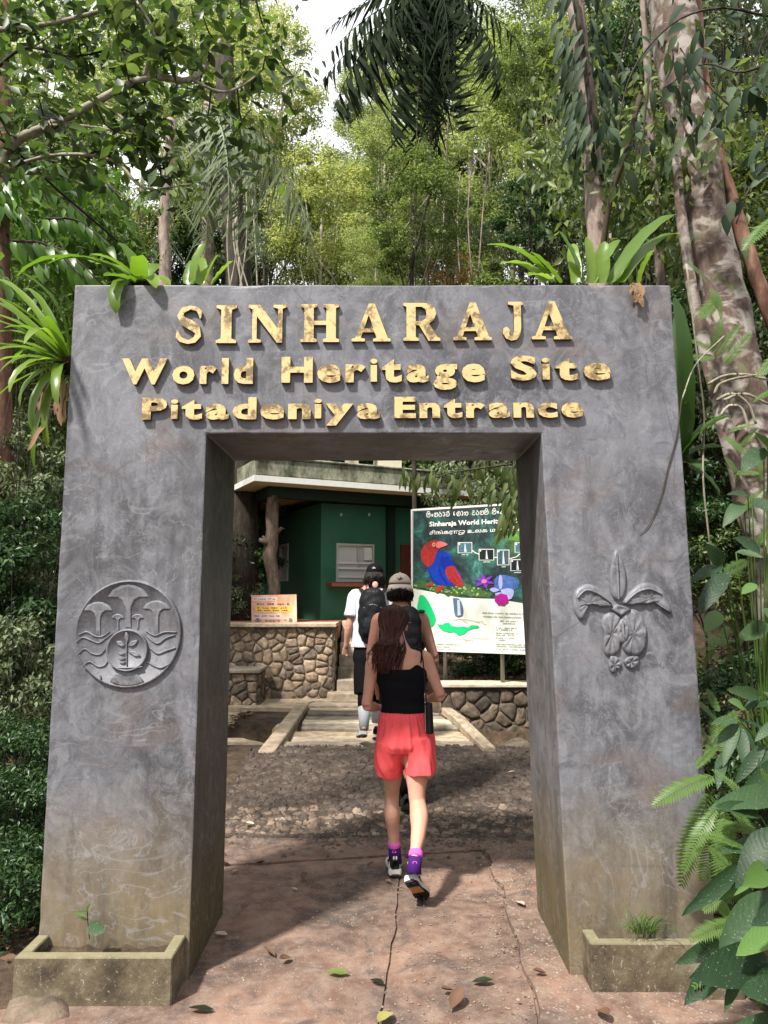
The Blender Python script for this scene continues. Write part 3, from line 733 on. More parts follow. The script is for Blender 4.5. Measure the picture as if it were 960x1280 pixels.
# grass tufts on the ledge and boulders
def boulder(c, r, mat, label, group=None, seed=0):
    b = B(); b.ell((0, 0, 0), (1, 1, 1), 14, 9)
    v = [Vector(c)+Vector((q.x*r[0], q.y*r[1], q.z*r[2]))*(1+.28*noise.noise(q*1.3+Vector((seed*7, 0, 0)))+.12*noise.noise(q*4+Vector((seed*3, 1, 0)))) for q in b.v]
    o = obj('boulder', v, b.f, mat, smooth=True); return tag(o, label, 'rock', group)
boulder(G(650, 905, .0)+Vector((.1, .1, .18)), (.2, .25, .32), MSTONED, 'rounded dark boulder against the right pillar at the stream', seed=1)
boulder(G(648, 938, .1)+Vector((0, 0, .02)), (.14, .15, .1), MSTONE, 'mossy squarish rock beside the right end of the cobbled ramp', seed=2)
boulder(G(352, 925, .0)+Vector((0, 0, .02)), (.13, .14, .15), MSTONE, 'rough stone block at the near end of the bridge kerb', seed=3)
for i, (px, py, r, lb) in enumerate([(293, 948, .13, 'pale grey stone highest of the pile left of the ramp'), (296, 968, .10, 'dark grey stone second in the pile left of the ramp'), (288, 985, .12, 'small grey stone third in the pile left of the ramp'), (284, 1005, .09, 'lowest small stone of the pile left of the ramp')]):
    boulder(G(px, py, 0)+Vector((-.02, 0, -.02)), (r, r*.9, r*.7), MCOB, lb, 'stones piled left of the ramp', seed=4+i)

# ------------------------------------------------------------------ green ticket booth
bt = thing('ticket_booth', (-.5, 14, 1.25), 'dark green ticket booth with mossy flat roof and rough log post', 'booth')
MGREEN = M('green_wall_paint', .6, .3); _c = MGREEN.mix(MGREEN.ramp(MGREEN.noise(2.5, 5, .6), [(.4, 0.), (.75, .5)]), (.028, .125, .074), (.05, .18, .11))
_c = MGREEN.mix(MGREEN.math('MULTIPLY', MGREEN.ramp(MGREEN.z(), [(0., 1.), (1., 0.)]), 0.), _c, (.4, .45, .4))
MGREEN.col(MGREEN.mix(MGREEN.ramp(MGREEN.noise(30, 5, .8), [(.66, 0.), (.7, .5)]), _c, (.25, .3, .25))); MGREEN.bump(MGREEN.noise(15, 4), .2, .01); MGREEN = MGREEN.m
MGBEAM = plain('dark_green_beam', (.008, .022, .016), .6, vary=.2)
MCREAM = plain('cream_soffit', (.62, .53, .28), .7, vary=.25); MWHITE = plain('white_fascia', (.75, .74, .70), .7, vary=.2)
MPARA = M('mossy_parapet', .9); MPARA.col(MPARA.mix(MPARA.ramp(MPARA.noise(5, 6, .75, MPARA.map((1, 1, .5), 'Position')), [(.38, 0.), (.6, 1.)]), (.055, .065, .038), (.27, .27, .20)))
MPARA.bump(MPARA.noise(20, 5), .4, .02); MPARA = MPARA.m
MGLASS = M('window_glass', .08, .5); MGLASS.col((.62, .63, .63)); MGLASS.b.inputs['Metallic'].default_value = .1; MGLASS = MGLASS.m
MMETAL = plain('aluminium_frame', (.62, .61, .57), .45, vary=.3, metal=.3)
C0 = Vector((-1.09, 13.0, 1.25)); D = Vector((.895, .446, 0)).normalized(); E = Vector((-.446, .895, 0))  # along the front, back into the left wall
def fr(a, e, z): q = C0+D*a+E*e; q.z = z; return q
def fbox(b, a0, a1, e0, e1, z0, z1): b.hexa([fr(a0, e0, z0), fr(a1, e0, z0), fr(a1, e1, z0), fr(a0, e1, z0), fr(a0, e0, z1), fr(a1, e0, z1), fr(a1, e1, z1), fr(a0, e1, z1)])
ZR = 3.28
def fpx(px, py): # pixel on the front wall plane -> (a, z)
    d = ray(px, py); n = -E; t = (C0-Vector((0, 0, CAMZ))).dot(n)/d.dot(n); q = Vector((0, 0, CAMZ))+d*t; return (q-C0).dot(D), q.z
def lpx(px, py):
    d = ray(px, py); n = -D; t = (C0-Vector((0, 0, CAMZ))).dot(n)/d.dot(n); q = Vector((0, 0, CAMZ))+d*t; return (q-C0).dot(E), q.z
wa0, wz1 = fpx(420, 679); wa1, wz0 = fpx(467, 728)
b = B()
for a0, a1, z0, z1 in ((0, wa0, 1.2, ZR), (wa1, 3.6, 1.2, ZR), (wa0, wa1, 1.2, wz0), (wa0, wa1, wz1, ZR)): fbox(b, a0, a1, 0, .12, z0, z1)
b.build('front_wall', MGREEN, bt)
le0, lz1 = lpx(361, 679); le1, lz0 = lpx(349, 727); 
b = B()
for e0, e1, z0, z1 in ((.121, le0, 1.2, ZR), (le1, 3.6, 1.2, ZR), (le0, le1, 1.2, lz0), (le0, le1, lz1, ZR)): fbox(b, 0.001, .12, e0, e1, z0, z1)
b.build('left_wall', MGREEN, bt)
# left window: slatted shutters in a frame
b = B(); fbox(b, -.02, .1, le0, le0+.05, lz0, lz1); fbox(b, -.02, .1, le1-.05, le1, lz0, lz1); fbox(b, -.02, .1, le0+.05, le1-.05, lz0, lz0+.05); fbox(b, -.02, .1, le0+.05, le1-.05, lz1-.05, lz1)
wf = b.build('window', MMETAL, bt); b = B(); fbox(b, .03, .05, le0+.05, le1-.05, lz0+.05, lz1-.05); b.build('pane', plain('pale_blind', (.5, .5, .48), .6), wf)
# ticket window with bars, paper and counter
b = B(); t = .035
fbox(b, wa0, wa1, -.03, .06, wz1-t, wz1); fbox(b, wa0, wa1, -.03, .06, wz0, wz0+t); fbox(b, wa0, wa0+t, -.029, .059, wz0+t, wz1-t); fbox(b, wa1-t, wa1, -.029, .059, wz0+t, wz1-t)
am = wa0+(wa1-wa0)*.56; fbox(b, am, am+.025, -.025, .05, wz0+.4*(wz1-wz0), wz1-t)
wf = b.build('window', MMETAL, bt)
for k in (.14, .36, .5): 
    b = B(); z = wz0+k*(wz1-wz0); fbox(b, wa0+t, wa1-t, -.02, .0, z-.018, z+.018); b.build('window_bar', MWHITE, wf)
b = B(); fbox(b, wa0+t, wa1-t, .03, .04, wz0+t, wz1-t); b.build('pane', MGLASS, wf)
b = B(); fbox(b, wa0+(wa1-wa0)*.72, wa1-.05, -.034, -.031, wz0+.58*(wz1-wz0), wz1-.06); b.build('paper_notice', MWHITE, wf)
b = B(); fbox(b, wa0-.18, wa1+.1, -.28, -.001, wz0-.08, wz0-.02); b.build('counter', MRED, bt)
# inside back wall so the window does not look into the void
b = B(); fbox(b, .13, 3.6, 3.4, 3.52, 1.26, ZR-.002); b.build('back_wall', MGREEN, bt)
# pilaster and door
pa0, _ = fpx(482, 700); pa1, _ = fpx(491, 700); b = B(); fbox(b, pa0, pa1, -.10, -.001, 1.26, ZR-.01); b.build('pilaster', MGBEAM, bt)
da0, dz = fpx(500, 681); da1, _ = fpx(540, 700); b = B(); fbox(b, da0, da1, -.04, -.001, 1.26, dz); dr = b.build('door', plain('brown_door', (.12, .03, .02), .5), bt)
b = B(); fbox(b, da1-.10, da1-.06, -.07, -.041, 2.1, 2.2); b.build('handle', MMETAL, dr)
for px in (426, 461):
    a, z = fpx(px, 643); b = B(); fbox(b, a-.012, a+.012, -.03, -.001, z-.03, z+.02); b.build('hook', MWHITE, bt)
# beams, soffit, roof slab, parapet
AO, EO = -.98, -.50      # post and beam line in booth axes
pc = P(341, 623, 12.25); AO = (pc-C0).dot(D); EO = (pc-C0).dot(E)
b = B(); fbox(b, AO-.1, 3.9, EO-.08, EO+.08, ZR-.01, ZR+.17); b.build('front_beam', MGBEAM, bt)
b = B(); fbox(b, AO-.1, AO+.08, EO+.081, 4, ZR-.012, ZR+.168); b.build('side_beam', MGBEAM, bt)
b = B(); fbox(b, AO-.42, 4.1, EO-.42, 4.2, ZR+.171, ZR+.20); b.build('soffit', MCREAM, bt)
b = B(); fbox(b, AO+.081, 3.9, EO+.081, -.001, ZR+.09, ZR+.12); b.build('ceiling', MCREAM, bt)
b = B(); fbox(b, AO-.46, 4.15, EO-.46, EO-.421, ZR+.175, ZR+.27); fbox(b, AO-.46, AO-.421, EO-.42, 4.2, ZR+.176, ZR+.269); b.build('fascia', MWHITE, bt)
b = B(); fbox(b, AO-.42, 4.1, EO-.42, 4.2, ZR+.201, ZR+.28); b.build('roof_slab', MPARA, bt)
b = B(); fbox(b, AO-.40, 4.1, EO-.40, EO-.28, ZR+.281, ZR+.56); fbox(b, AO-.40, AO-.28, EO-.279, 4.2, ZR+.281, ZR+.559); fbox(b, AO-.43, 4.12, EO-.43, EO-.25, ZR+.561, ZR+.60); bevel(b.build('parapet', MPARA, bt), .015, 1)
# log post
MLOG = mk_bark('log_bark', [(.055, .036, .025), (.14, .10, .075), (.27, .21, .165)])
b = B(); px_ = [(341, 620, .10), (341, 645, .10), (340, 662, .105), (339, 680, .115), (337, 695, .115), (340, 715, .105), (342, 735, .10), (342, 765, .105)]
b.tube([P(a, c, 12.25) for a, c, r in px_], [r for _, _, r in px_], 12, noisef=.15)
b.tube([P(339, 685, 12.25), P(331, 677, 12.15), P(324, 675, 12.1)], [.06, .05, .035], 8, noisef=.2); b.tube([P(343, 668, 12.25), P(352, 660, 12.2), P(356, 661, 12.2)], [.05, .025, .01], 7)
b.tube([P(337, 680, 12.25), P(328, 670, 12.2)], [.04, .02], 7)
b.build('post', MLOG, bt, smooth=True)
# upper building behind
ub = thing('upper_building', (-.2, 17.5, 3.4), 'cream block of a building just showing above the booth roof', 'building')
b = B(); b.box(-.95, -.62, 18, 18.4, 3.0, 5.0); b.box(-.25, .42, 17.6, 18.3, 3.0, 4.9); b.build('wall', plain('cream_wall', (.6, .55, .42), .8, vary=.3), ub)
# orange notice board on the terrace edge
nb = thing('notice_board', P(342, 780, 11.5), 'small orange notice board leaning on the terrace edge', 'notice board')
def nbp(px, py, o=0): q = P(px, py, 11.6); q.y -= o; return q
def flat(name, pts, mat, p, th=.002):
    b = B(); n = len(pts); q = [Vector(a) for a in pts]; N = (q[1]-q[0]).cross(q[2]-q[0]).normalized()
    if N.dot(Vector((0, 0, CAMZ))-q[0]) < 0: N = -N
    b.v = [a+N*th for a in q]+[a-N*.0 for a in q]; b.f = [tuple(range(n)), tuple(range(2*n-1, n-1, -1))]+[(i, (i+1) % n, n+(i+1) % n, n+i) for i in range(n)]
    return b.build(name, mat, p)
MORG = M('orange_print', .5); MORG.col(MORG.ramp(MORG.noise(2.5, 4, .6, None, 1), [(.35, (.75, .5, .42)), (.5, (.70, .34, .2)), (.6, (.78, .55, .38)), (.75, (.76, .64, .58))])); MORG = MORG.m
MINK = plain('dark_ink', (.03, .02, .03), .6); MYEL = plain('yellow_print', (.85, .55, .12), .6); MPINK = plain('pale_pink_print', (.8, .62, .6), .6); MPOLE = plain('steel_pole', (.25, .24, .22), .5, metal=.4)
b = B(); q = [nbp(314, 744), nbp(370.5, 743), nbp(371, 780), nbp(314.5, 781)]
b.hexa([q[3]+Vector((0, .03, 0)), q[2]+Vector((0, .03, 0)), q[2], q[3], q[0]+Vector((0, .03, 0)), q[1]+Vector((0, .03, 0)), q[1], q[0]]); b.build('board', MORG, nb)
for (x0, x1, y0, y1, mt) in [(316, 347, 746, 751, MPINK), (319, 365, 758, 765, MYEL), (318, 352, 768, 774, MPINK)]:
    flat('print_band', [nbp(x0, y1, .001), nbp(x1, y1, .001), nbp(x1, y0, .001), nbp(x0, y0, .001)], mt, nb)
for k, (x0, x1, y) in enumerate([(317, 321, 748.5), (323, 333, 749), (335, 339, 748.5), (341, 344, 749), (318, 362, 755), (322, 362, 760), (322, 360, 763), (318, 350, 770), (318, 327, 776), (354, 359, 775), (332, 350, 776)]):
    b = B(); n = 14
    for i in range(n): 
        a = x0+(x1-x0)*i/n
        if (i*7+k) % 4: 
            b2 = [nbp(a, y+.6+.4*math.sin(i*2.1), .0035), nbp(a+(x1-x0)/n*.8, y+.6, .0035), nbp(a+(x1-x0)/n*.8, y-.5, .0035), nbp(a, y-.6-.4*math.cos(i), .0035)]
            b.add(b2, [(0, 1, 2, 3)])
    b.build('text_line', MINK, nb, False, 'stuff')
b = B()
for x in (322, 363):
    q = nbp(x, 781); b.box(q.x-.02, q.x+.02, 11.58, 11.64, 1.25, q.z+.1)
b.build('leg', MPOLE, nb)

# ------------------------------------------------------------------ big information board
SL, SR = P(515, 637, 10.4), P(655, 628, 9.66)
SR.z = SL.z; sd = (SR-SL); sd.z = 0; sl_ = sd.length; SU = sd.normalized(); SN = Vector((SU.y, -SU.x, 0)).normalized()
if SN.y > 0: SN = -SN
sb = thing('information_board', (1.3, 10, .53), 'large forest information board with red and blue bird picture and green maps', 'sign')
def sp(px, py, o=.0):
    d = ray(px, py); O = Vector((0, 0, CAMZ)); t = (SL-O).dot(SN)/d.dot(SN); return O+d*t+SN*o
def sc_(cx, cy, o=.002): return sp(510+cx/6.4, 625+cy/6.4, o)   # crop coords
ZT, ZB = SL.z, .92; WD = sl_*1.5
def su(u, z, o=0.): q = SL+SU*u+SN*o; q.z = z; return q
b = B(); b.hexa([su(0, ZB, 0), su(WD, ZB, 0), su(WD, ZB, -.04), su(0, ZB, -.04), su(0, ZT, 0), su(WD, ZT, 0), su(WD, ZT, -.04), su(0, ZT, -.04)])
MCRM = plain('cream_print', (.70, .73, .64), .45, vary=.06); b.build('panel', MCRM, sb)
MFR = M('forest_print', .45)
_a = MFR.noise(3.2, 7, .75, None, .5); _c = MFR.ramp(_a, [(.36, (.008, .010, .012)), (.5, (.02, .045, .045)), (.6, (.03, .13, .10)), (.72, (.12, .30, .28))])
_x = MFR.ramp(MFR.math('ADD', MFR.z('X'), MFR.math('MULTIPLY', MFR.noise(3, 5), 1.2)), [(.6, 0.), (.95, .9)]); 
_xx = MFR.math('MULTIPLY', MFR.ramp(MFR.math('MULTIPLY', MFR.math('ADD', MFR.z('X'), MFR.math('MULTIPLY', MFR.noise(4, 6, .7), .9)), .4), [(.78, 0.), (.95, 1.)]), MFR.ramp(MFR.math('MULTIPLY', MFR.z('Z'), .3), [(.62, 0.), (.74, 1.)]))
MFR.col(MFR.mix(_xx, _c, MFR.ramp(MFR.noise(9, 6, .8), [(.35, (.03, .10, .01)), (.6, (.22, .48, .06)), (.75, (.5, .7, .25))]))); MFR = MFR.m
flat('forest_picture', [su(.02, 2.82-.0, .0), su(WD-.02, 2.82, .0), su(WD-.02, 1.42, .0), sc_(925, 825, 0), sc_(700, 790, 0), sc_(430, 780, 0), sc_(250, 745, 0), sc_(42, 705, 0)], MFR, sb, .003)
b = B(); e = .015
for a0, a1, z0, z1 in ((-.012, .012, ZB, ZT), (WD-.012, WD+.012, ZB, ZT), (.012, WD-.012, ZT-.02, ZT+.005), (.012, WD-.012, ZB-.005, ZB+.015)):
    b.hexa([su(a0, z0, .012), su(a1, z0, .012), su(a1, z0, -.05), su(a0, z0, -.05), su(a0, z1, .012), su(a1, z1, .012), su(a1, z1, -.05), su(a0, z1, -.05)])
b.build('frame', MWHITE, sb)
for u in (.45, 1.25, 2.1):
    a = su(u, 0, -.07); b = B(); b.tube([(a.x, a.y, .3), (a.x, a.y, ZT-.1)], .028, 8); b.build('post', MPOLE, sb, smooth=True)
prints = {}
def pm(name, c, vary=.3):
    if name not in prints: prints[name] = plain(name, c, .45, vary=vary, ns=26)
    return prints[name]
LAY = [0]
def shape(name, pts, mat, lay=1, sm=0):
    q = [Vector((a, c, 0)) for a, c in pts]
    if sm: q = catmull(q+[q[0]], sm)[:-1]
    return flat(name, [sc_(a.x, a.y, .003+.0015*lay) for a in q], mat, sb, .0012)
moss = pm('moss_print', (.10, .22, .06), .9)
for (cx, cy, rx, ry) in [(95, 675, 70, 26), (180, 690, 60, 28), (270, 715, 80, 34), (360, 730, 90, 42), (460, 715, 60, 48), (540, 745, 70, 34), (620, 755, 60, 26), (420, 700, 60, 30)]:
    pts = [(cx+rx*math.cos(t*.35)*(1+.18*math.sin(t*5.1)), cy+ry*math.sin(t*.35)*(1+.25*math.cos(t*4.3))) for t in range(18)]
    shape('moss_branch', pts, moss, random.choice([1, 1.5, 2, .5, 1.2]))
random.seed(3)
for k in range(60):
    cx, cy = random.uniform(50, 640), 0; cy = 680+cx*.09+random.uniform(-25, 30); r_ = random.uniform(5, 12)
    shape('moss_tuft', [(cx+r_*math.cos(t*1.05), cy+r_*.8*math.sin(t*1.05)) for t in range(6)], random.choice([pm('lime_print', (.35, .5, .12)), moss, pm('pale_moss_print', (.3, .42, .2))]), 3.2)
blue = pm('blue_feather_print', (.005, .07, .62), .95); redp = pm('red_feather_print', (.62, .045, .04), .95); dred = pm('dark_red_print', (.28, .01, .02), .5)
shape('tail_feathers', [(360, 785), (410, 790), (440, 850), (438, 925), (380, 930), (368, 860)], pm('tail_print', (.12, .22, .38), .6), 3, 2); shape('tail_feathers', [(395, 800), (415, 800), (425, 920), (400, 925)], pm('pale_tail_print', (.6, .68, .75)), 4)
shape('bird_body', [(235, 405), (330, 425), (360, 500), (420, 600), (440, 680), (380, 695), (300, 690), (220, 670), (175, 600), (150, 530), (160, 450)], blue, 3, 3)
shape('bird_head', [(180, 330), (120, 380), (105, 450), (130, 510), (170, 535), (215, 480), (235, 410), (280, 370), (250, 335), (215, 320)], redp, 4, 3)
shape('bird_wing', [(310, 540), (365, 530), (405, 585), (437, 650), (437, 690), (385, 690), (330, 640), (300, 580)], redp, 5, 3); shape('wing_bar', [(270, 450), (340, 470), (375, 530), (310, 545), (295, 570), (262, 500)], pm('deep_blue_print', (.003, .02, .30)), 4, 2)
for q_ in ([(170, 470), (205, 430), (225, 440), (190, 520), (165, 525)], [(240, 350), (222, 345), (210, 380), (235, 395), (250, 375)]): shape('head_shade', q_, dred, 4.6, 3)
for q_ in ([(165, 540), (185, 600), (235, 660), (300, 688), (225, 668), (178, 610)], [(250, 520), (275, 600), (320, 660), (300, 670), (255, 600)], [(300, 440), (335, 460), (355, 510), (330, 480)]): shape('feather_shade', q_, pm('deep_blue_print', (.003, .02, .30)), 4.6, 2)
for q_ in ([(330, 570), (380, 640), (420, 685), (372, 645)], [(350, 550), (400, 610), (430, 670), (395, 620)], [(320, 600), (350, 650), (395, 688), (345, 660)]): shape('wing_shade', q_, dred, 5.6, 2)
shape('beak', [(232, 340), (262, 330), (318, 352), (300, 368), (240, 385), (225, 365)], pm('pink_beak_print', (.68, .16, .16)), 5, 2)
shape('eye_ring', [(200, 345), (213, 340), (222, 352), (218, 370), (203, 372), (196, 358)], pm('eye_print', (.75, .35, .2)), 5.5, 2); shape('pupil', [(205, 350), (214, 350), (215, 362), (206, 362)], MINK, 6.5)
for q in ([(170, 665), (200, 660), (205, 690), (150, 690)], [(245, 690), (285, 680), (290, 700), (235, 745), (222, 720)]): shape('foot', q, redp, 6)
shape('ivory_cover', [(60, 770), (70, 770), (70, 772), (60, 772)], MCRM, 1)
green = pm('green_map_print', (.01, .50, .17), .12)
shape('island_map', [(95, 760), (130, 765), (170, 820), (200, 880), (222, 940), (215, 990), (185, 1015), (140, 1000), (100, 940), (75, 870), (85, 800)], green, 2, 3)
shape('district_map', [(235, 990), (275, 1000), (290, 985), (330, 980), (350, 1005), (400, 1015), (450, 1010), (480, 1020), (510, 1000), (560, 1003), (575, 1020), (520, 1030), (480, 1045), (455, 1070), (410, 1085), (370, 1055), (330, 1060), (280, 1045), (250, 1020)], green, 2)
def line(pts, w_, mat, lay=2.5, name='map_line'):
    b = B()
    for i in range(len(pts)-1):
        a, c = Vector(pts[i]), Vector(pts[i+1]); n = Vector((-(c-a).y, (c-a).x)).normalized()*w_/2
        k = [a+n, c+n, c-n, a-n]; b.add([sc_(q.x, q.y, .004+.0015*lay) for q in k], [(0, 1, 2, 3)])
    b.build(name, mat, sb)
RL = pm('thin_red_print', (.5, .25, .22)); GL = pm('grey_text_print', (.22, .24, .22))
for q in ([(300, 935), (340, 955), (420, 955), (480, 985)], [(350, 970), (420, 950), (520, 965), (580, 985)], [(540, 975), (600, 970), (600, 990), (630, 995)], [(430, 1090), (470, 1130), (520, 1100), (600, 1110), (650, 1105)], [(410, 1110), (480, 1120), (520, 1120), (520, 1140)], [(215, 1070), (250, 1045), (260, 1075)], [(180, 830), (215, 830)]): line(q, 3, RL)
random.seed(12)
def textrow(x0, x1, y, h=11, slope=.03, mat=GL):
    b = B(); x = x0
    while x < x1:
        w_ = random.uniform(4, 9)
        if random.random() < .84:
            t = random.uniform(.55, 1)*h; yy = y+(x-x0)*slope
            b.add([sc_(x, yy, .0075), sc_(x+w_*.75, yy, .0075), sc_(x+w_*.75, yy-t, .0075), sc_(x, yy-t*.9, .0075)], [(0, 1, 2, 3)])
        x += w_
    b.build('text_line', mat, sb, False, 'stuff')
for r_ in [(595, 940, 905), (600, 945, 935), (730, 880, 970), (760, 860, 990), (705, 880, 1025), (705, 830, 1040), (705, 880, 1066), (705, 850, 1082), (705, 850, 1105), (705, 790, 1122), (705, 960, 1155), (710, 960, 1172), (705, 960, 1195), (705, 960, 1213), (225, 420, 1155), (222, 330, 1175), (225, 385, 1195)]: textrow(*r_, h=9)
for q in [(683, 1020), (683, 1058), (683, 1148)]: shape('bullet', [(q[0], q[1]), (q[0]+5, q[1]), (q[0]+5, q[1]+5), (q[0], q[1]+5)], GL, 3)
# linked photo frames
for (x0, x1, y0, y1, k) in [(400, 515, 338, 425, 0), (568, 690, 392, 483, 1), (714, 812, 398, 522, 2), (855, 960, 340, 420, 3), (822, 930, 475, 568, 4)]:
    shape('photo_frame', [(x0, y1), (x1, y1), (x1, y0), (x0, y0)], MWHITE, 2); shape('photo', [(x0+5, y1-5), (x1-5, y1-5), (x1-5, y0+5), (x0+5, y0+5)], [pm('waterfall_print', (.12, .25, .3), .9), pm('night_print', (.01, .012, .014)), pm('fall_print', (.08, .15, .17), .9)][k % 3], 3.2)
    cx = (x0+x1)/2
    shape('photo_detail', [(cx-6, y1-10), (cx+14, y1-10), (cx+8, (y0+y1)/2), (cx+4, y0+12), (cx-2, y0+12), (cx-4, (y0+y1)/2)], pm('foam_print', (.55, .65, .7)), 4.2)
    textrow(cx-25, cx+25, y1+16, 8, 0, MWHITE)
    shape('photo_number', [(x0+14+7*math.cos(t), y0+14+7*math.sin(t)) for t in (0, 1.05, 2.1, 3.14, 4.2, 5.2)], MWHITE, 5.2)
line([(515, 400), (540, 425), (568, 430)], 6, MWHITE, 3, 'link_line'); line([(515, 410), (545, 420), (568, 440)], 3, MWHITE, 3, 'link_line'); line([(690, 460), (714, 460)], 6, MWHITE, 3, 'link_line'); line([(812, 470), (870, 455), (900, 430), (910, 420)], 6, MWHITE, 3, 'link_line')
vio = pm('violet_petal_print', (.22, .04, .55), .6)
for k in range(6):
    t = k*1.047+.3; cx, cy = 612, 650
    shape('flower_petal', [(cx, cy), (cx+40*math.cos(t-.4), cy+28*math.sin(t-.4)), (cx+88*math.cos(t), cy+60*math.sin(t)), (cx+40*math.cos(t+.4), cy+28*math.sin(t+.4))], vio, 4+.3*k, 2)
shape('flower_heart', [(612+22*math.cos(t), 650+18*math.sin(t)) for t in (0, .8, 1.6, 2.4, 3.1, 3.9, 4.7, 5.5)], pm('pink_heart_print', (.8, .15, .35)), 7)
shape('blue_flower', [(700, 720), (690, 640), (740, 600), (820, 610), (890, 640), (880, 700), (800, 740)], pm('blue_bloom_print', (.10, .22, .6), .9), 3.4, 2)
lil = pm('lilac_petal_print', (.42, .42, .78), .4)
for q in ([(735, 600), (725, 660), (735, 710), (755, 700), (758, 640), (748, 605)], [(735, 720), (690, 700), (655, 715), (690, 740)], [(745, 720), (800, 705), (850, 725), (830, 790), (770, 790)], [(700, 745), (740, 740), (790, 760), (770, 790), (710, 780)]): shape('orchid_petal', q, lil, 5, 2)
shape('orchid_lip', [(752+52*math.cos(t*.42)*(1+.15*(t % 2)), 795+44*math.sin(t*.42)*(1+.15*(t % 2))) for t in range(15)], pm('magenta_print', (.45, .01, .30), .6), 7)
# title lines
def title(txt, cx0, cy0, wpx, hpx, off=.03, slope=-.045, name='title_letter'):
    c = bpy.data.curves.new('t', 'FONT'); c.body = txt; c.size = 1; c.offset = off; c.resolution_u = 2
    me = to_mesh(c, name); vs = [v.co.copy() for v in me.vertices]; x0, x1 = min(v.x for v in vs), max(v.x for v in vs); y0, y1 = -.02, .74
    for v, q in zip(me.vertices, vs):
        X = cx0+(q.x-x0)/(x1-x0)*wpx; v.co = sc_(X, cy0-(q.y-y0)/(y1-y0)*hpx+(X-cx0)*slope, .009)
    me.update(); me.materials.clear(); me.materials.append(MWHITE); return put(name, me, sb, None, 'stuff')
title('Sinharaja World Heritage Site Pitadeniya', 172, 213, 1000, 40, .03)
title('சிங்கராஜ உலக மரபுரிமை', 172, 278, 800, 30, .012)
# Sinhala heading drawn with round strokes:  සිංහරාජ ලෝක උරුමය
def sinh(cx, base, w_, kind):
    h = 34; P_ = []
    loops = {'sa': [[(0, .6), (.15, .95), (.4, .9), (.4, .55), (.25, .4), (.05, .45), (.1, .1), (.45, 0), (.8, .1), (.95, .5), (.8, .95), (.6, .8), (.65, .5)], [(.2, 1.1), (.5, 1.4), (.85, 1.1)]],
             'o': [[(.3, .25), (.5, .1), (.7, .25), (.7, .5), (.5, .65), (.3, .5), (.3, .25)]],
             'ha': [[(.05, .5), (.25, .9), (.5, .7), (.4, .4), (.15, .3), (.15, .05), (.55, 0), (.9, .2), (.95, .7), (.75, .95), (.6, .8)]],
             'ra': [[(.5, 1.1), (.3, .9), (.6, .75), (.9, .5), (.75, .1), (.35, 0), (.1, .25), (.2, .6)]],
             'aa': [[(.1, .9), (.5, 1), (.75, .7), (.75, .2), (.5, 0), (.3, .2)]],
             'ja': [[(.1, .8), (.4, 1), (.8, .8), (.9, .3), (.6, 0), (.2, .1), (.1, .4), (.4, .55), (.6, .4)], [(.5, 1.1), (.9, 1.2)]],
             'la': [[(.1, .3), (.2, .7), (.5, .75), (.5, .4), (.25, .3), (.3, 0), (.8, .05), (.95, .5), (.75, .95), (.4, 1)]],
             'e': [[(.6, .9), (.3, .9), (.15, .5), (.35, .1), (.6, .3), (.4, .5)]],
             'ka': [[(.05, .4), (.2, .8), (.45, .5), (.3, .1), (.1, .2)], [(.45, .5), (.7, .9), (.95, .5), (.8, .05), (.5, .05)]],
             'u': [[(.2, .9), (.6, 1), (.7, .7), (.3, .5), (.2, .15), (.6, 0), (.9, .2)]]}
    for s in loops[kind]:
        q = catmull([Vector((cx+a*w_, base-c*h, 0)) for a, c in s], 4); line([(a.x, a.y) for a in q], 5.5, MWHITE, 3.5, 'title_stroke')
x = 150
for kd, w_ in [('sa', 32), ('o', 20), ('ha', 32), ('ra', 28), ('aa', 20), ('ja', 34), (' ', 20), ('e', 20), ('la', 34), ('aa', 18), ('ka', 36), (' ', 18), ('u', 30), ('ra', 28), ('ha', 32), ('sa', 34), (' ', 20), ('sa', 34), ('o', 20), ('ha', 32), ('ka', 36), ('ja', 34), ('la', 34)]:
    if kd != ' ': sinh(x, 137-(x-150)*.045, w_, kd)
    x += w_+4
# ------------------------------------------------------------------ people
def skinmat(name, c, c2):
    m = M(name, .55, .25); m.col(m.mix(m.ramp(m.noise(7, 4, .6), [(.35, 0.), (.7, 1.)]), c, c2)); m.b.inputs['Subsurface Weight'].default_value = .06
    m.b.inputs['Subsurface Radius'].default_value = (.02, .008, .004); m.bump(m.noise(140, 3), .12, .002); return m.m
SK1 = skinmat('tanned_skin', (.52, .27, .19), (.60, .33, .24)); SK2 = skinmat('ruddy_skin', (.40, .19, .13), (.46, .24, .17)); SK3 = skinmat('arm_skin', (.42, .22, .15), (.50, .27, .19))
def clothmat(name, c, v=.3, sc=260, rough=.85, fold=.5):
    m = M(name, rough, .12); m.col(m.mix(m.math('MULTIPLY', m.noise(6, 4), v), c, tuple(x*.6 for x in c)))
    f = m.noise(22, 4, .5, m.map((1, 1, .35), 'Position'), .6); m.bump(m.mix(.12, f, m.noise(sc, 2)), fold, .012); return m.m
CBLK = clothmat('black_cotton', (.005, .005, .007)); CCOR = clothmat('coral_fabric', (.84, .105, .115), .2, fold=.8); CWHT = clothmat('white_cotton', (.62, .62, .68), .15, fold=.7)
CBAG = clothmat('black_nylon', (.015, .015, .018), .5, rough=.4, fold=.9); CGRY = clothmat('grey_sock', (.42, .44, .47)); CPUR = clothmat('purple_sock', (.05, .012, .12)); CPNK = clothmat('pink_sock_band', (.75, .12, .55))
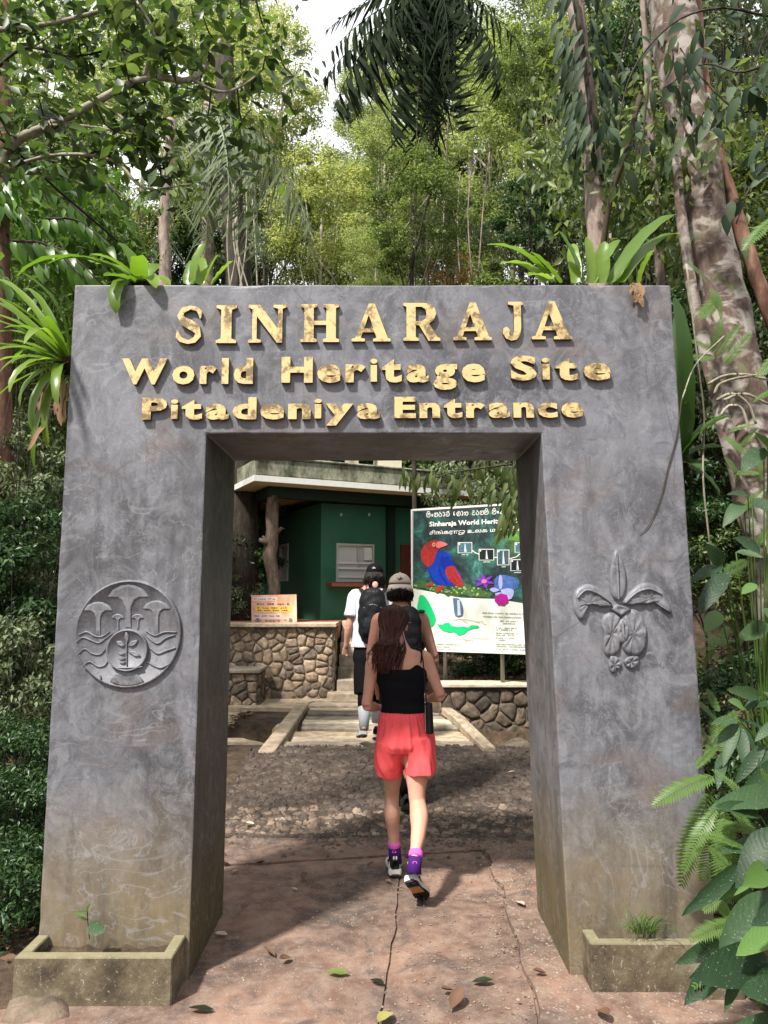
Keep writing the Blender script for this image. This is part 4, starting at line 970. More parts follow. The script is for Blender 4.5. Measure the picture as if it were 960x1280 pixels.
CCAP = clothmat('beige_cap_cloth', (.50, .43, .37)); MSOLE = plain('white_midsole', (.62, .61, .57), .6, vary=.25); MOUT = plain('black_rubber', (.012, .011, .010), .7); MAMB = plain('amber_rubber', (.42, .20, .07), .5); MUPP = clothmat('shoe_mesh', (.018, .018, .02))
MUPW = clothmat('white_shoe_mesh', (.5, .5, .48))
def hairmat(name, c1, c2):
    m = M(name, .5, .2); g_ = m.n('NewGeometry'); m.col(m.ramp(g_.outputs['Random Per Island'], [(0, c1), (1, c2)])); return m.m
HBR = hairmat('dark_brown_hair', (.008, .003, .002), (.095, .032, .022)); HBK = hairmat('black_hair', (.006, .005, .005), (.03, .022, .018))
def chain(b, pts, n=14, noisef=0, sub=4):
    """pts: (Vector, rx, ry) -> smooth tapering tube"""
    q = catmull([p[0] for p in pts], sub); m = len(pts)-1; rr = []
    for i in range(len(q)):
        t = i/(len(q)-1)*m; k = min(int(t), m-1); f_ = t-k; f_ = f_*f_*(3-2*f_)
        rr.append((pts[k][1]*(1-f_)+pts[k+1][1]*f_, pts[k][2]*(1-f_)+pts[k+1][2]*f_))
    b.tube(q, rr, n, noisef=noisef)
def head(b, c, fwd, s=1.):
    f = Vector(fwd).normalized(); rt = f.cross(Vector((0, 0, 1))).normalized(); up = rt.cross(f); R3 = Matrix((rt, f, up)).transposed()
    L = lambda x, y, z: Vector(c)+R3@(Vector((x, y, z))*s)
    b.ell(L(0, -.012, .02), (.074*s, .092*s, .092*s), 16, 12, R3); b.ell(L(0, .035, -.045), (.056*s, .058*s, .068*s), 12, 9, R3); b.ell(L(0, .078, -.088), (.022*s, .02*s, .018*s), 8, 6, R3)
    b.tube([L(0, .088, .012), L(0, .104, -.018), L(0, .092, -.03)], [.009*s, .014*s, .012*s], 8); b.ell(L(0, .078, .028), (.05*s, .016*s, .012*s), 8, 6, R3); b.ell(L(0, .088, -.056), (.024*s, .010*s, .009*s), 8, 6, R3)
    for sx in (-1, 1): b.ell(L(sx*.078, -.005, -.005), (.010*s, .020*s, .032*s), 8, 6, R3); b.ell(L(sx*.034, .066, -.02), (.02*s, .016*s, .016*s), 8, 6, R3)
    return L, R3
def eyes(L, R3, p, s=1.):
    for sx in (-1, 1):
        b = B(); b.ell(L(sx*.030, .076, .006), (.012*s, .010*s, .008*s), 8, 6, R3); e = b.build('eye', MSOLE, p, smooth=True)
        b = B(); b.ell(L(sx*.030, .0835, .006), (.005*s, .004*s, .005*s), 6, 5, R3); b.build('iris', MOUT, e, smooth=True)
def hand(b, wrist, d, back, side, s=1., curl=.5):
    """palm, four unequal curled fingers and a thumb that leaves the side of the palm"""
    y = Vector(d).normalized(); x = y.cross(Vector(back)).normalized()*side; z = Vector(back)-y*Vector(back).dot(y); z.normalize(); W = Vector(wrist)
    at = lambda a, c, e: W+(x*a+y*c+z*e)*s
    chain(b, [(at(0, -.02, 0), .026*s, .019*s), (at(0, .03, 0), .036*s, .015*s), (at(0, .075, -.002), .038*s, .013*s), (at(0, .092, -.004), .033*s, .010*s)], 12)
    for fx, ln, r in ((.030, .068, .0088), (.010, .078, .009), (-.011, .072, .0088), (-.031, .056, .0078)):
        q = [at(fx, .08, 0)]; a = .15
        for seg in (.45, .32, .26): a += curl*.75; q.append(q[-1]+(y*math.cos(a)-z*math.sin(a))*ln*seg*s)
        b.tube(q, [r*s*1.1, r*s*1.05, r*s, r*s*.8], 8)
    b.tube([at(.022, .012, -.004), at(.046, .036, -.014), at(.050, .062, -.024), at(.044, .082, -.034)], [.015*s, .0125*s, .011*s, .0085*s], 8)
def shoe(p, mtx, s, up, sole, out, arch=None, tab=None, flip=1):
    """heel at the origin, toe along +Y, length about 1 before scaling"""
    T = lambda q: mtx@(Vector((q[0]*flip, q[1], q[2]))*s)
    prof = [(0, .10, .0), (.03, .135, 0), (.12, .15, 0), (.3, .135, 0), (.45, .14, .01), (.6, .175, .015), (.75, .185, .01), (.88, .15, 0), (.96, .09, 0), (1, .03, 0)]
    b = B(); n = len(prof)
    for z0, z1, gr, nm, mt in ((.0, .035, 1.0, 'outsole', out), (.035, .13, 1.06, 'midsole', sole)):
        b = B(); ring = [( w_*gr+o, y) for y, w_, o in prof]+[(-w_*gr+o, y) for y, w_, o in reversed(prof)]; k = len(ring)
        for z, g2 in ((z0, .97), ((z0+z1)/2, 1.03), (z1, .97)):
            for x, y in ring: b.v.append(T((x*g2, y*1.0+(y-.5)*.03, z+(.05*max(0, (y-.8)/.2)**2)+(.03 if y < .1 and z == z1 else 0))))
        b.f = [tuple(reversed(range(k))), tuple(2*k+i for i in range(k))]+[(L*k+i, L*k+(i+1) % k, (L+1)*k+(i+1) % k, (L+1)*k+i) for L in (0, 1) for i in range(k)]
        b.build(nm, mt, p, smooth=False)
    for i in range(6):                                   # tread lugs
        for sx in (-1, 1):
            y0 = (.03, .13, .62, .72, .81, .90)[i]; w_ = .13 if i < 2 else (.16, .16, .13, .07)[i-2]; b = B()
            c = [T(q) for q in ((sx*w_, y0, -.02), (sx*.02, y0, -.02), (sx*.02, y0+.07, -.02), (sx*w_, y0+.07, -.02), (sx*w_, y0, .002), (sx*.02, y0, .002), (sx*.02, y0+.07, .002), (sx*w_, y0+.07, .002))]
            b.hexa(c); b.build('tread_lug', out, p)
    if arch:
        b = B(); b.hexa([T(q) for q in ((-.12, .25, -.012), (.12, .25, -.012), (.14, .55, -.012), (-.13, .55, -.012), (-.12, .25, .001), (.12, .25, .001), (.14, .55, .001), (-.13, .55, .001))]); b.build('arch_patch', arch, p)
    b = B(); rings = [(.01, .085, .36, .03), (.08, .115, .44, 0), (.2, .125, .43, 0), (.33, .125, .38, 0), (.45, .13, .31, 0), (.6, .155, .24, 0), (.75, .16, .19, 0), (.88, .13, .15, 0), (.97, .06, .10, 0)]
    m_ = 14
    for y, w_, h, o in rings:
        for j in range(m_):
            th = 2*math.pi*j/m_; zz = .08+(h-.08)*(.5-.5*math.cos(th)); ww = w_*math.sin(th)*(1-.35*((zz-.08)/(h-.08+1e-6))**2 if y > .4 else 1-.25*((zz-.08)/(h-.08))**2)
            b.v.append(T((ww, y, zz)))
    for i in range(len(rings)-1):
        for j in range(m_): b.f.append((i*m_+j, i*m_+(j+1) % m_, (i+1)*m_+(j+1) % m_, (i+1)*m_+j))
    b.f += [tuple(range(m_)), tuple((len(rings)-1)*m_+j for j in reversed(range(m_)))]
    u = b.build('shoe_upper', up, p, smooth=True)
    for k in range(4):
        b = B(); y = .36+.07*k; z = .40-.06*k; b.tube([T((-.07, y, z-.03)), T((0, y, z+.012)), T((.07, y, z-.03))], .012*s, 5); b.build('lace', sole, u)
    for sx in (-1, 1):
        b = B(); b.tube([T((sx*.118, .15, .16)), T((sx*.122, .3, .30)), T((sx*.12, .42, .20)), T((sx*.14, .56, .15))], .012*s, 5); b.build('side_stripe', sole, u)
    if tab:
        for sx in (-1, 1): b = B(); b.ell(T((sx*.03, .0, .42)), (.022*s, .012*s, .05*s), 8, 6); b.build('heel_tab', tab, u, smooth=True)
def shell(rings, n, mat, name, p, topf=None, botf=None, th=.004, wr=.004, seed=0):
    """open garment tube: rings (centre, rx, ry); topf/botf shift the first / last ring in z by angle"""
    b = B(); m = len(rings)
    for i, (c, rx, ry) in enumerate(rings):
        for j in range(n):
            a = 2*math.pi*j/n; q = Vector((c.x+rx*math.cos(a), c.y+ry*math.sin(a), c.z))
            if topf: q.z += topf(a)*max(0, 1-i/2.)
            if botf and i >= m-2: q.z += botf(a)
            w_ = noise.noise(Vector((q.x*9+seed, q.y*9, q.z*26)))*wr*2
            q += Vector((math.cos(a), math.sin(a), 0))*w_; b.v.append(q)
    for i in range(m-1):
        for j in range(n): b.f.append((i*n+j, (i+1)*n+j, (i+1)*n+(j+1) % n, i*n+(j+1) % n))
    o = b.build(name, mat, p, smooth=True); s = o.modifiers.new('s', 'SOLIDIFY'); s.thickness = th; s.offset = 1
    s2 = o.modifiers.new('u', 'SUBSURF'); s2.levels = 1; s2.render_levels = 1; return o
def interp_rings(R_, k=4):
    out = []; c = catmull([r[0] for r in R_], k); m = len(R_)-1
    for i in range(len(c)):
        t = i/(len(c)-1)*m; a = min(int(t), m-1); f_ = t-a; f_ = f_*f_*(3-2*f_); out.append((c[i], R_[a][1]*(1-f_)+R_[a+1][1]*f_, R_[a][2]*(1-f_)+R_[a+1][2]*f_))
    return out
def strands(name, mat, p, starts, n, r=.0032, seed=1, kind=None):
    rr = random.Random(seed); b = B()
    for k in range(n):
        pts = starts(rr); q = catmull(pts, 3); m = len(q); b.tube(q, [r*(1-.7*(i/m)**2) for i in range(m)], 4, cap=False)
    return b.build(name, mat, p, smooth=True)

# ---- the walker in the coral shorts
Wb = G(505, 1105, .0); wom = thing('person', (Wb.x, 4.4, 0), 'walker nearest the gate in black camisole and coral shorts, seen from behind', 'person')
b = B(); Y0 = 4.42
def V(px, py, Y=Y0): return P(px, py, Y)
chain(b, [(V(497, 800, 4.45), .048, .05), (V(498, 812, 4.43), .07, .058), (V(499, 820), .135, .072), (V(500, 832), .146, .085), (V(502, 850), .134, .088), (V(503, 866), .119, .083), (V(504, 878), .114, .080), (V(505, 892), .125, .088), (V(506, 910), .148, .105), (V(506, 926), .145, .10), (V(506, 934), .11, .07)], 20)
b.tube([V(494, 785, 4.5), V(496, 796, 4.47), V(497, 806, 4.44)], [.05, .047, .055], 12)
for s_, sh, el, wr_ in ((1, (532, 823, 4.42), (551, 870, 4.42), (533, 874, 4.66)), (-1, (466, 829, 4.42), (458, 882, 4.40), (477, 885, 4.63))):
    S, E_, W_ = P(*sh), P(*el), P(*wr_)
    chain(b, [(S+Vector((-.035*s_, 0, .018)), .040, .042), (S+Vector((.0, 0, -.005)), .044, .046), (S.lerp(E_, .3), .038, .040), (S.lerp(E_, .75), .031, .033), (E_, .032, .033)], 12)
    chain(b, [(E_, .030, .031), (E_.lerp(W_, .3), .032, .031), (E_.lerp(W_, .8), .023, .021), (W_, .021, .018)], 12)
    hand(b, W_, (W_-E_)+Vector((-.10*s_, 0, .04)), Vector((0, .2, 1)), -s_, .9, .6)
lk, la = V(490, 990, 4.58), V(493, 1062, 4.62)
chain(b, [(V(491, 925, 4.43), .082, .095), (V(491, 945, 4.46), .074, .082), (V(491, 965, 4.52), .057, .066), (lk, .044, .048), (V(490, 1003, 4.58), .042, .046), (V(490, 1018, 4.57), .047, .052), (V(492, 1040, 4.60), .036, .040), (la, .030, .033), (V(494, 1085, 4.66), .030, .034)], 14)
chain(b, [(V(520, 925, 4.40), .085, .095), (V(520, 945, 4.39), .078, .086), (V(521, 965, 4.38), .068, .074), (V(521, 992, 4.35), .048, .052), (V(522, 1003, 4.34), .046, .050), (V(524, 1020, 4.28), .052, .055), (V(523, 1042, 4.20), .041, .044), (V(519, 1066, 4.12), .029, .031), (V(517, 1085, 4.09), .028, .033)], 14)
Lh, R3 = head(b, P(492, 783, 4.54), (.05, 1, -.28), .98)
wb_ = remeshed(b, .0075, SK1, 'body', wom, 5); eyes(Lh, R3, wom)
# camisole
tr_ = interp_rings([(V(500, 831), .150, .092), (V(501, 840), .147, .094), (V(502, 852), .139, .094), (V(503, 866), .124, .089), (V(504, 879), .119, .086), (V(505, 893), .131, .094)], 4)
def camtop(a):
    f_ = abs(math.cos(a)); return -.030+.038*math.exp(-((f_-.64)/.22)**2)-.018*(1 if f_ > .93 else 0)
shell(tr_, 48, CBLK, 'camisole', wom, camtop, None, .004, .0035)
for s_, x_, yt in ((1, 526, 812), (-1, 474, 818)):
    b = B(); b.tube(catmull([P(x_-s_*0, 829, 4.335), P(x_+s_*1, 820, 4.345), P(x_+s_*1, yt-3, 4.42), P(x_, 818, 4.50), P(x_-s_*2, 830, 4.52)], 5), .0045, 6); b.build('shoulder_strap', CBLK, wom)
# shorts
b = B()
chain(b, [(V(505, 889), .128, .100), (V(505, 897), .145, .116), (V(506, 912), .162, .136), (V(506, 928), .168, .142), (V(506, 938), .140, .12)], 24)
chain(b, [(V(489, 922, 4.42), .086, .122), (V(487.5, 945, 4.45), .078, .11), (V(486, 965, 4.48), .072, .096)], 18)
chain(b, [(V(521, 922, 4.40), .090, .126), (V(524, 945, 4.39), .088, .112), (V(526, 968, 4.38), .088, .106)], 18)
so = remeshed(b, .007, CCOR, 'shorts', wom, 2) if b.ell(V(505.5, 934, 4.40), (.05, .105, .045)) is None else None
hemz = [V(488, 963, 4.4).z, V(524, 966, 4.4).z]
for v in so.data.vertices:
    q = v.co; a = math.atan2(q.y-4.42, q.x-.125); t_ = (q.z-.62)/(.98-.62)
    g_d = noise.noise(Vector((q.x*9+q.z*7, q.y*5, q.z*3-q.x*6)))*.012*(1-sstep(.75, 1., t_)); n_ = Vector((q.x-.125, q.y-4.42, 0)).normalized(); cxl = .045 if q.x < .125 else .195
    g_ = math.sin(a*34)*.0028*sstep(.45, 1, t_)+noise.noise(Vector((a*4.5, q.z*5, q.x*6)))*.016*(1-sstep(.7, 1., t_))*sstep(-.1, .25, t_+.2)
    g_ += math.sin(a*16+q.z*14)*.0045*(1-sstep(.2, .75, t_)); v.co = q+n_*(g_+g_d)
b = B(); b.tube([V(505, 889.5), V(505, 893)], [(.134, .100), (.137, .103)], 40, cap=False)
o = b.build('waistband', CCOR, wom, smooth=True); o.modifiers.new('s', 'SOLIDIFY').thickness = .004
b = B(); q = [V(537, 968, 4.40), V(538, 952, 4.38), V(540, 938, 4.38), V(540, 925, 4.39)]; b.tube(catmull(q, 3), .003, 5); b.build('side_seam', CCOR, wom)
# socks and shoes
for (A, Bp, C_) in ((V(492.5, 1052, 4.61), V(493, 1057, 4.615), V(494, 1078, 4.64)), (V(520, 1065, 4.125), V(519.5, 1070, 4.11), V(517, 1092, 4.085))):
    b = B(); b.tube([A+(A-Bp)*.3, A, Bp, Bp+(Bp-A)*.3], [.033, .037, .0375, .0345], 14); b.build('sock_band', CPNK, wom, smooth=True); b = B(); b.tube([Bp, Bp.lerp(C_, .5), C_], [.0355, .036, .041], 14); sk = b.build('sock', CPUR, wom, smooth=True)
    b = B(); c = Bp.lerp(C_, .25)+Vector((-.003, -.036, 0)); b.tube([c+Vector((.011*math.cos(t), 0, .006*math.sin(t))) for t in [i*.63 for i in range(11)]], .0022, 5); b.build('sock_logo', CPNK, sk)
def frame(loc, y, z): return basis(loc, y, Vector(z), 1.)
hp = G(494, 1096, .012); shoe(wom, frame((hp.x, hp.y, .012), (-.06, 1, 0), (0, 0, 1)), .245, MUPP, MSOLE, MOUT, None, MSOLE)
hl_ = V(513, 1103, 4.09); to = Vector((V(527, 1137, 4.21).x, 4.215, .035)); dd_ = (to-hl_).normalized()
shoe(wom, frame(hl_, dd_, Vector((0, .70, .72))), .235, MUPP, MSOLE, MOUT, MAMB, MSOLE)
# hair: a dense hanging mass under loose strands
b = B(); b.ell(Lh(0, -.020, .028), (.083, .098, .094), 18, 12, R3)
chain(b, [(P(491, 775, 4.50), .076, .062), (P(488, 795, 4.435), .066, .040), (P(485, 808, 4.38), .046, .020), (P(483, 820, 4.35), .028, .012), (P(480, 830, 4.34), .012, .006)], 14)
hm = remeshed(b, .008, HBR, 'hair', wom, 3)
def hs(r):
    th = r.uniform(-1.5, 1.5); ph = r.uniform(.0, 1.15)
    loc = lambda t, p_, k=1.: Lh(math.sin(t)*math.sin(p_)*.086*k, -.02-math.cos(t)*math.sin(p_)*.101*k, .028+.097*math.cos(p_)*k)
    a = loc(th*.6, ph*.5, 1.02); m1 = loc(th, .75+ph*.3, 1.04+.03*r.random()); m2 = loc(th*.95, 1.55, 1.06+.03*r.random()); ex = 482+r.gauss(0, 5)+th*3.5; ey = r.uniform(806, 843)
    m3 = P(488+th*7.5, 796, 4.375-.015*r.random()); m4 = P(ex+2+th*3, (ey+800)/2+2, 4.315-.02*r.random()); return [a, m1, m2, m3, m4, P(ex-2, ey, 4.30+.015*r.random())]
strands('hair_strands', HBR, hm, hs, 620, .0036, 3)
strands('loose_hair', HBR, hm, lambda r: (lambda t: [P(503, 792, 4.42), P(506+t*.3, 806+t, 4.36), P(500+t*.8, 818+t*1.2, 4.33), P(496+t, 835+t*1.5, 4.325)])(r.uniform(-4, 6)), 22, .0022, 5)
# crossbody bag
bag = thing('crossbody_bag', P(536, 918, 4.3), 'small black crossbody bag at the right hip of the nearest walker', 'bag')
b = B(); t0, t1 = P(535.5, 878, 4.30), P(537, 917, 4.29); n = 12; 
b.tube([t0, t0.lerp(t1, .04), t0.lerp(t1, .5), t0.lerp(t1, .96), t1], [(.016, .03), (.022, .04), (.023, .042), (.024, .042), (.018, .036)], 16); bevel(b.build('pouch', CBAG, bag, smooth=True), .002, 1)
b = B(); b.tube([P(531.5, 881, 4.272), P(532, 915, 4.262)], .002, 6); b.build('zip', MPOLE, bag) 
b = B(); b.tube(catmull([P(533, 880, 4.28), P(531.5, 858, 4.315), P(530, 838, 4.325), P(528, 822, 4.35), P(524, 811, 4.42), P(516, 822, 4.51), P(500, 850, 4.53)], 5), .004, 6); b.build('strap', CBAG, bag)

# ---- the man in the beige cap
man = thing('person', (P(500, 1000, 5.9).x, 5.9, .05), 'walker in the beige cap and black vest, half hidden behind the nearest walker', 'person')
b = B(); Y1 = 5.9; V1 = lambda px, py, Y=Y1: P(px, py, Y)
chain(b, [(V1(500, 752), .056, .058), (V1(500, 762), .09, .07), (V1(501, 770), .165, .09), (V1(501, 785), .178, .11), (V1(501, 810), .165, .11), (V1(502, 835), .15, .10), (V1(502, 855), .152, .105), (V1(502, 878), .165, .115), (V1(502, 895), .13, .1)], 20)
b.tube([V1(500, 742, 5.93), V1(500, 760, 5.9)], [.058, .062], 12)
for s_, sh, el, wr_ in ((1, (527, 774, 5.9), (543, 822, 5.86), (540, 858, 6.05)), (-1, (473, 776, 5.9), (463, 818, 5.88), (473, 862, 6.02))):
    S, E_, W_ = P(*sh), P(*el), P(*wr_)
    chain(b, [(S+Vector((-.03*s_, 0, .02)), .052, .055), (S, .056, .060), (S.lerp(E_, .35), .049, .052), (S.lerp(E_, .8), .040, .042), (E_, .039, .042)], 12)
    chain(b, [(E_, .038, .040), (E_.lerp(W_, .3), .041, .040), (E_.lerp(W_, .8), .029, .026), (W_, .026, .022)], 12); hand(b, W_, W_-E_, Vector((s_, 0, .1)), -s_, 1., .6)
for px, pk, Yf in ((492, 493, 6.0), (511, 508, 5.85)):
    chain(b, [(V1(px, 880), .09, .10), (V1(px, 905, (Y1+Yf)/2), .075, .085), (P(pk, 935, Yf), .055, .06), (P(pk, 955, Yf-.02), .058, .062), (P(pk, 990, Yf), .038, .042), (P(pk, 998, Yf), .035, .04)], 14)
Lm, R3m = head(b, P(500, 735.5, 5.93), (.02, 1, -.05), 1.02)
remeshed(b, .010, SK2, 'body', man, 4); eyes(Lm, R3m, man)
vr = interp_rings([(V1(501, 766), .125, .088), (V1(501, 774), .165, .107), (V1(501, 788), .180, .120), (V1(501, 812), .172, .118), (V1(502, 836), .160, .112), (V1(502, 868), .172, .122)], 4)
shell(vr, 32, CBLK, 'vest', man, lambda a: .03*math.sin(abs(math.cos(a))*math.pi)-.01, None, .006, .006)
b = B(); chain(b, [(V1(502, 858), .165, .12), (V1(502, 880), .18, .135), (V1(502, 893), .16, .12)], 18)
for px, pk, Yf in ((492, 492, 5.97), (511, 509, 5.86)): chain(b, [(V1(px, 880), .10, .115), (V1(px, 905), .092, .10), (P(pk, 938, Yf), .078, .085)], 14)
remeshed(b, .012, CBLK, 'shorts', man, 2)
for pk, Yf in ((493, 6.0), (508, 5.85)):
    b = B(); b.tube([P(pk, 936, Yf), P(pk, 955, Yf-.02), P(pk, 975, Yf-.01), P(pk, 995, Yf)], [.062, .064, .052, .044], 12); b.build('legging', CBLK, man, smooth=True)
    h = P(pk, 1000, Yf); shoe(man, frame((h.x, Yf-.09, .045), (0, 1, 0), (0, 0, 1)), .28, MUPP, MOUT, MOUT)
b = B(); b.ell(Lm(0, -.012, .035), (.090, .108, .088), 18, 10, R3m)
cv = [q for q in b.v]; cap_b = B(); cap_b.ell(Lm(0, -.012, .034), (.088, .106, .086), 24, 16, R3m)
f2 = [f for f in cap_b.f if all((R3m.transposed()@(cap_b.v[i]-Lm(0, 0, 0))).z > .022 for i in f)]
cp = obj('cap', cap_b.v, f2, CCAP, man, smooth=True); cp.modifiers.new('s', 'SOLIDIFY').thickness = .004
b = B()                      # brim worn to the back, curved down
for i in range(13):
    th = math.pi*(.12+.76*i/12); 
    for k, (g_, dz) in enumerate(((1.0, .022), (1.16, .008), (1.27, -.006))):
        b.v.append(Lm(math.cos(th)*.090*(1+.10*k), -.012-math.sin(th)*(.106*g_), dz-.03*abs(math.cos(th))*k*.5))
b.f = [(i*3+k, i*3+k+1, (i+1)*3+k+1, (i+1)*3+k) for i in range(12) for k in (0, 1)]; o = b.build('brim', CCAP, cp, smooth=True); o.modifiers.new('s', 'SOLIDIFY').thickness = .004
b = B(); b.ell(Lm(0, -.012, .122), (.008, .008, .004), 8, 5); b.build('button', CCAP, cp)
for x0, z0, x1, z1 in ((-.02, .075, -.004, .060), (-.006, .062, .004, .078), (.004, .078, .018, .064), (-.012, .055, .02, .070)):
    b = B(); f_ = lambda x, z: Lm(x, -.012-.106*math.sqrt(max(0, 1-(x/.088)**2-((z-.034)/.086)**2))-.002, z); b.tube([f_(x0, z0), f_((x0+x1)/2, (z0+z1)/2), f_(x1, z1)], .0025, 5); b.build('cap_emblem', MOUT, cp)
strands('hair', HBK, man, lambda r: (lambda t: [Lm(math.sin(t)*.080, -.02-math.cos(t)*.092, .008), Lm(math.sin(t)*.096, -.03-math.cos(t)*.108+r.gauss(0, .006), -.02), Lm(math.sin(t)*.090+r.gauss(0, .008), -.02-math.cos(t)*.100+r.gauss(0, .01), -.055-.02*r.random()), Lm(math.sin(t)*.072+r.gauss(0, .010), -.015-math.cos(t)*.085, -.085-.02*r.random())])(r.uniform(-1.9, 1.9)), 260, .006, 8)
def backpack(name_label, c, w_, h, dth, p_loc, strapx, shz, tilt=0, yb=0):
    t = thing('backpack', p_loc, name_label, 'backpack'); b = B(); C_ = Vector(c)
    chain(b, [(C_+Vector((0, .02, h*.5)), w_*.30, dth*.35), (C_+Vector((0, .0, h*.40)), w_*.42, dth*.46), (C_+Vector((0, -.01, .05)), w_*.5, dth*.55), (C_+Vector((0, -.015, -h*.3)), w_*.5, dth*.58), (C_+Vector((0, 0, -h*.46)), w_*.42, dth*.48), (C_+Vector((0, .01, -h*.5)), w_*.30, dth*.35)], 22, sub=5)
    o = remeshed(b, .011, CBAG, 'pack_body', t, 2)
    for v in o.data.vertices: v.co += v.normal*noise.noise(v.co*14)*.012
    b = B(); chain(b, [(C_+Vector((0, -dth*.42, -h*.05)), w_*.30, dth*.18), (C_+Vector((0, -dth*.46, -h*.22)), w_*.36, dth*.24), (C_+Vector((0, -dth*.42, -h*.40)), w_*.30, dth*.18)], 16); b.build('front_pocket', CBAG, t, smooth=True)
    b = B(); b.tube(catmull([C_+Vector((-w_*.3, -dth*.45, h*.15)), C_+Vector((0, -dth*.56, h*.22)), C_+Vector((w_*.3, -dth*.45, h*.15))], 4), .004, 6); b.build('zip', MPOLE, t)
    b = B(); b.tube([C_+Vector((-.03, 0, h*.48)), C_+Vector((-.02, -.02, h*.56)), C_+Vector((.02, -.02, h*.56)), C_+Vector((.03, 0, h*.48))], .006, 6); b.build('top_loop', CBAG, t)
    for s_ in (-1, 1):
        top = Vector((C_.x+s_*strapx, C_.y+dth*.5+.06, shz)); b = B()
        b.tube(catmull([C_+Vector((s_*strapx*.6, dth*.1, h*.42)), top+Vector((0, -.05, -.005)), top+Vector((0, .04, 0)), top+Vector((s_*.01, .13, -.08)), top+Vector((s_*.02, .13, -.25)), C_+Vector((s_*w_*.5, dth*.5+.05, -h*.4))], 5), [(.024, .008)]*26, 8); b.build('shoulder_strap', CBAG, t, smooth=True)
    return t
backpack('black backpack on the walker in the beige cap', P(510, 790, 5.72), .21, .34, .15, P(510, 820, 5.72), .11, P(0, 764, 5.9).z)

# ---- the man in the white shirt
mw = thing('person', (P(462, 925, 7.8).x, 7.8, .15), 'farthest walker in white shirt, black shorts and dark cap, left arm hanging', 'person')
b = B(); Y2 = 7.85; V2 = lambda px, py, Y=Y2: P(px, py, Y)
chain(b, [(V2(467, 727), .055, .058), (V2(466, 735), .10, .075), (V2(465, 742), .17, .095), (V2(464, 755), .185, .115), (V2(463, 778), .165, .11), (V2(463, 800), .155, .105), (V2(463, 820), .165, .115), (V2(463, 832), .13, .1)], 20)
b.tube([V2(468, 722, 7.88), V2(467, 736, 7.86)], [.057, .062], 12)
for s_, sh, el, wr_ in ((1, (483, 746, 7.85), (492, 783, 7.82), (490, 806, 8.0)), (-1, (444, 746, 7.85), (436.5, 783, 7.80), (432.5, 809, 7.86))):
    S, E_, W_ = P(*sh), P(*el), P(*wr_)
    chain(b, [(S+Vector((-.03*s_, 0, .02)), .055, .058), (S, .058, .06), (S.lerp(E_, .5), .048, .05), (E_, .039, .042)], 12)
    chain(b, [(E_, .039, .041), (E_.lerp(W_, .3), .042, .042), (E_.lerp(W_, .8), .029, .028), (W_, .027, .024)], 12); hand(b, W_, (W_-E_) if s_ < 0 else (W_-E_), Vector((s_*.6, -.8, 0)), -s_, 1.0, .75)
chain(b, [(V2(456, 820), .09, .10), (V2(455, 845), .082, .09), (P(455, 865, 7.8), .058, .062), (P(455.5, 882, 7.72), .06, .064), (P(455, 905, 7.66), .040, .044), (P(455, 913, 7.63), .038, .045)], 14)
chain(b, [(V2(470, 820), .09, .10), (P(471, 842, 7.95), .082, .09), (P(471, 862, 8.05), .058, .062), (P(471, 880, 8.08), .06, .064), (P(470, 899, 8.1), .04, .044), (P(470, 904, 8.1), .038, .045)], 14)
Lw, R3w = head(b, P(468.5, 719, 7.9), (.08, 1, -.05), 1.02)
remeshed(b, .009, SK3, 'body', mw, 3); eyes(Lw, R3w, mw)
sr = interp_rings([(V2(467, 735), .09, .075), (V2(466, 740), .155, .095), (V2(465, 748), .192, .115), (V2(463.5, 762), .195, .128), (V2(462, 785), .178, .125), (V2(462, 809), .185, .130)], 4)
shell(sr, 32, CWHT, 'shirt', mw, None, None, .006, .012)
for s_, sh, el in ((1, (483, 746, 7.85), (492, 783, 7.82)), (-1, (444, 746, 7.85), (436.5, 783, 7.80))):
    S, E_ = P(*sh), P(*el); b = B(); chain(b, [(S+Vector((-.05*s_, 0, .02)), .06, .07), (S, .076, .08), (S.lerp(E_, .4), .074, .078), (S.lerp(E_, .68), .078, .08)], 14); b.build('sleeve', CWHT, mw, smooth=True)
b = B(); chain(b, [(V2(463, 804), .165, .118), (V2(463, 822), .185, .135), (V2(463, 832), .165, .12)], 18)
chain(b, [(V2(455, 822), .10, .115), (V2(454.5, 845, 7.83), .105, .11), (P(454.5, 868, 7.79), .10, .10)], 14); chain(b, [(V2(470, 822), .10, .115), (P(471, 845, 7.95), .10, .11), (P(471, 862, 8.03), .095, .10)], 14)
remeshed(b, .012, CBLK, 'shorts', mw, 2)
for A, Bq, h, y in ((P(455, 866, 7.79), P(455.3, 884, 7.71), P(455, 912, 7.64), -1), (P(471, 860, 8.05), P(471, 884, 8.08), P(470, 903, 8.1), 1)):
    b = B(); b.tube([A, A.lerp(Bq, .5), Bq], [.064, .066, .064], 12); b.build('legging', CBLK, mw, smooth=True)
    b = B(); b.tube([Bq, Bq.lerp(h, .5), h], [.0645, .055, .045], 12); b.build('sock', CGRY, mw, smooth=True)
shoe(mw, frame(P(454, 920, 7.6), (-.12, .96, -.22), (0, .2, 1)), .285, MUPW, MSOLE, MOUT)
hh = P(470, 905, 8.05); shoe(mw, frame((hh.x, 8.02, .17), (0, 1, 0), (0, 0, 1)), .28, MUPP, MSOLE, MOUT)
cap_b = B(); cap_b.ell(Lw(0, -.012, .036), (.090, .108, .090), 24, 16, R3w)
f2 = [f for f in cap_b.f if all((R3w.transposed()@(cap_b.v[i]-Lw(0, 0, 0))).z > .01 for i in f)]
cp = obj('cap', cap_b.v, f2, CBLK, mw, smooth=True); cp.modifiers.new('s', 'SOLIDIFY').thickness = .004
b = B()
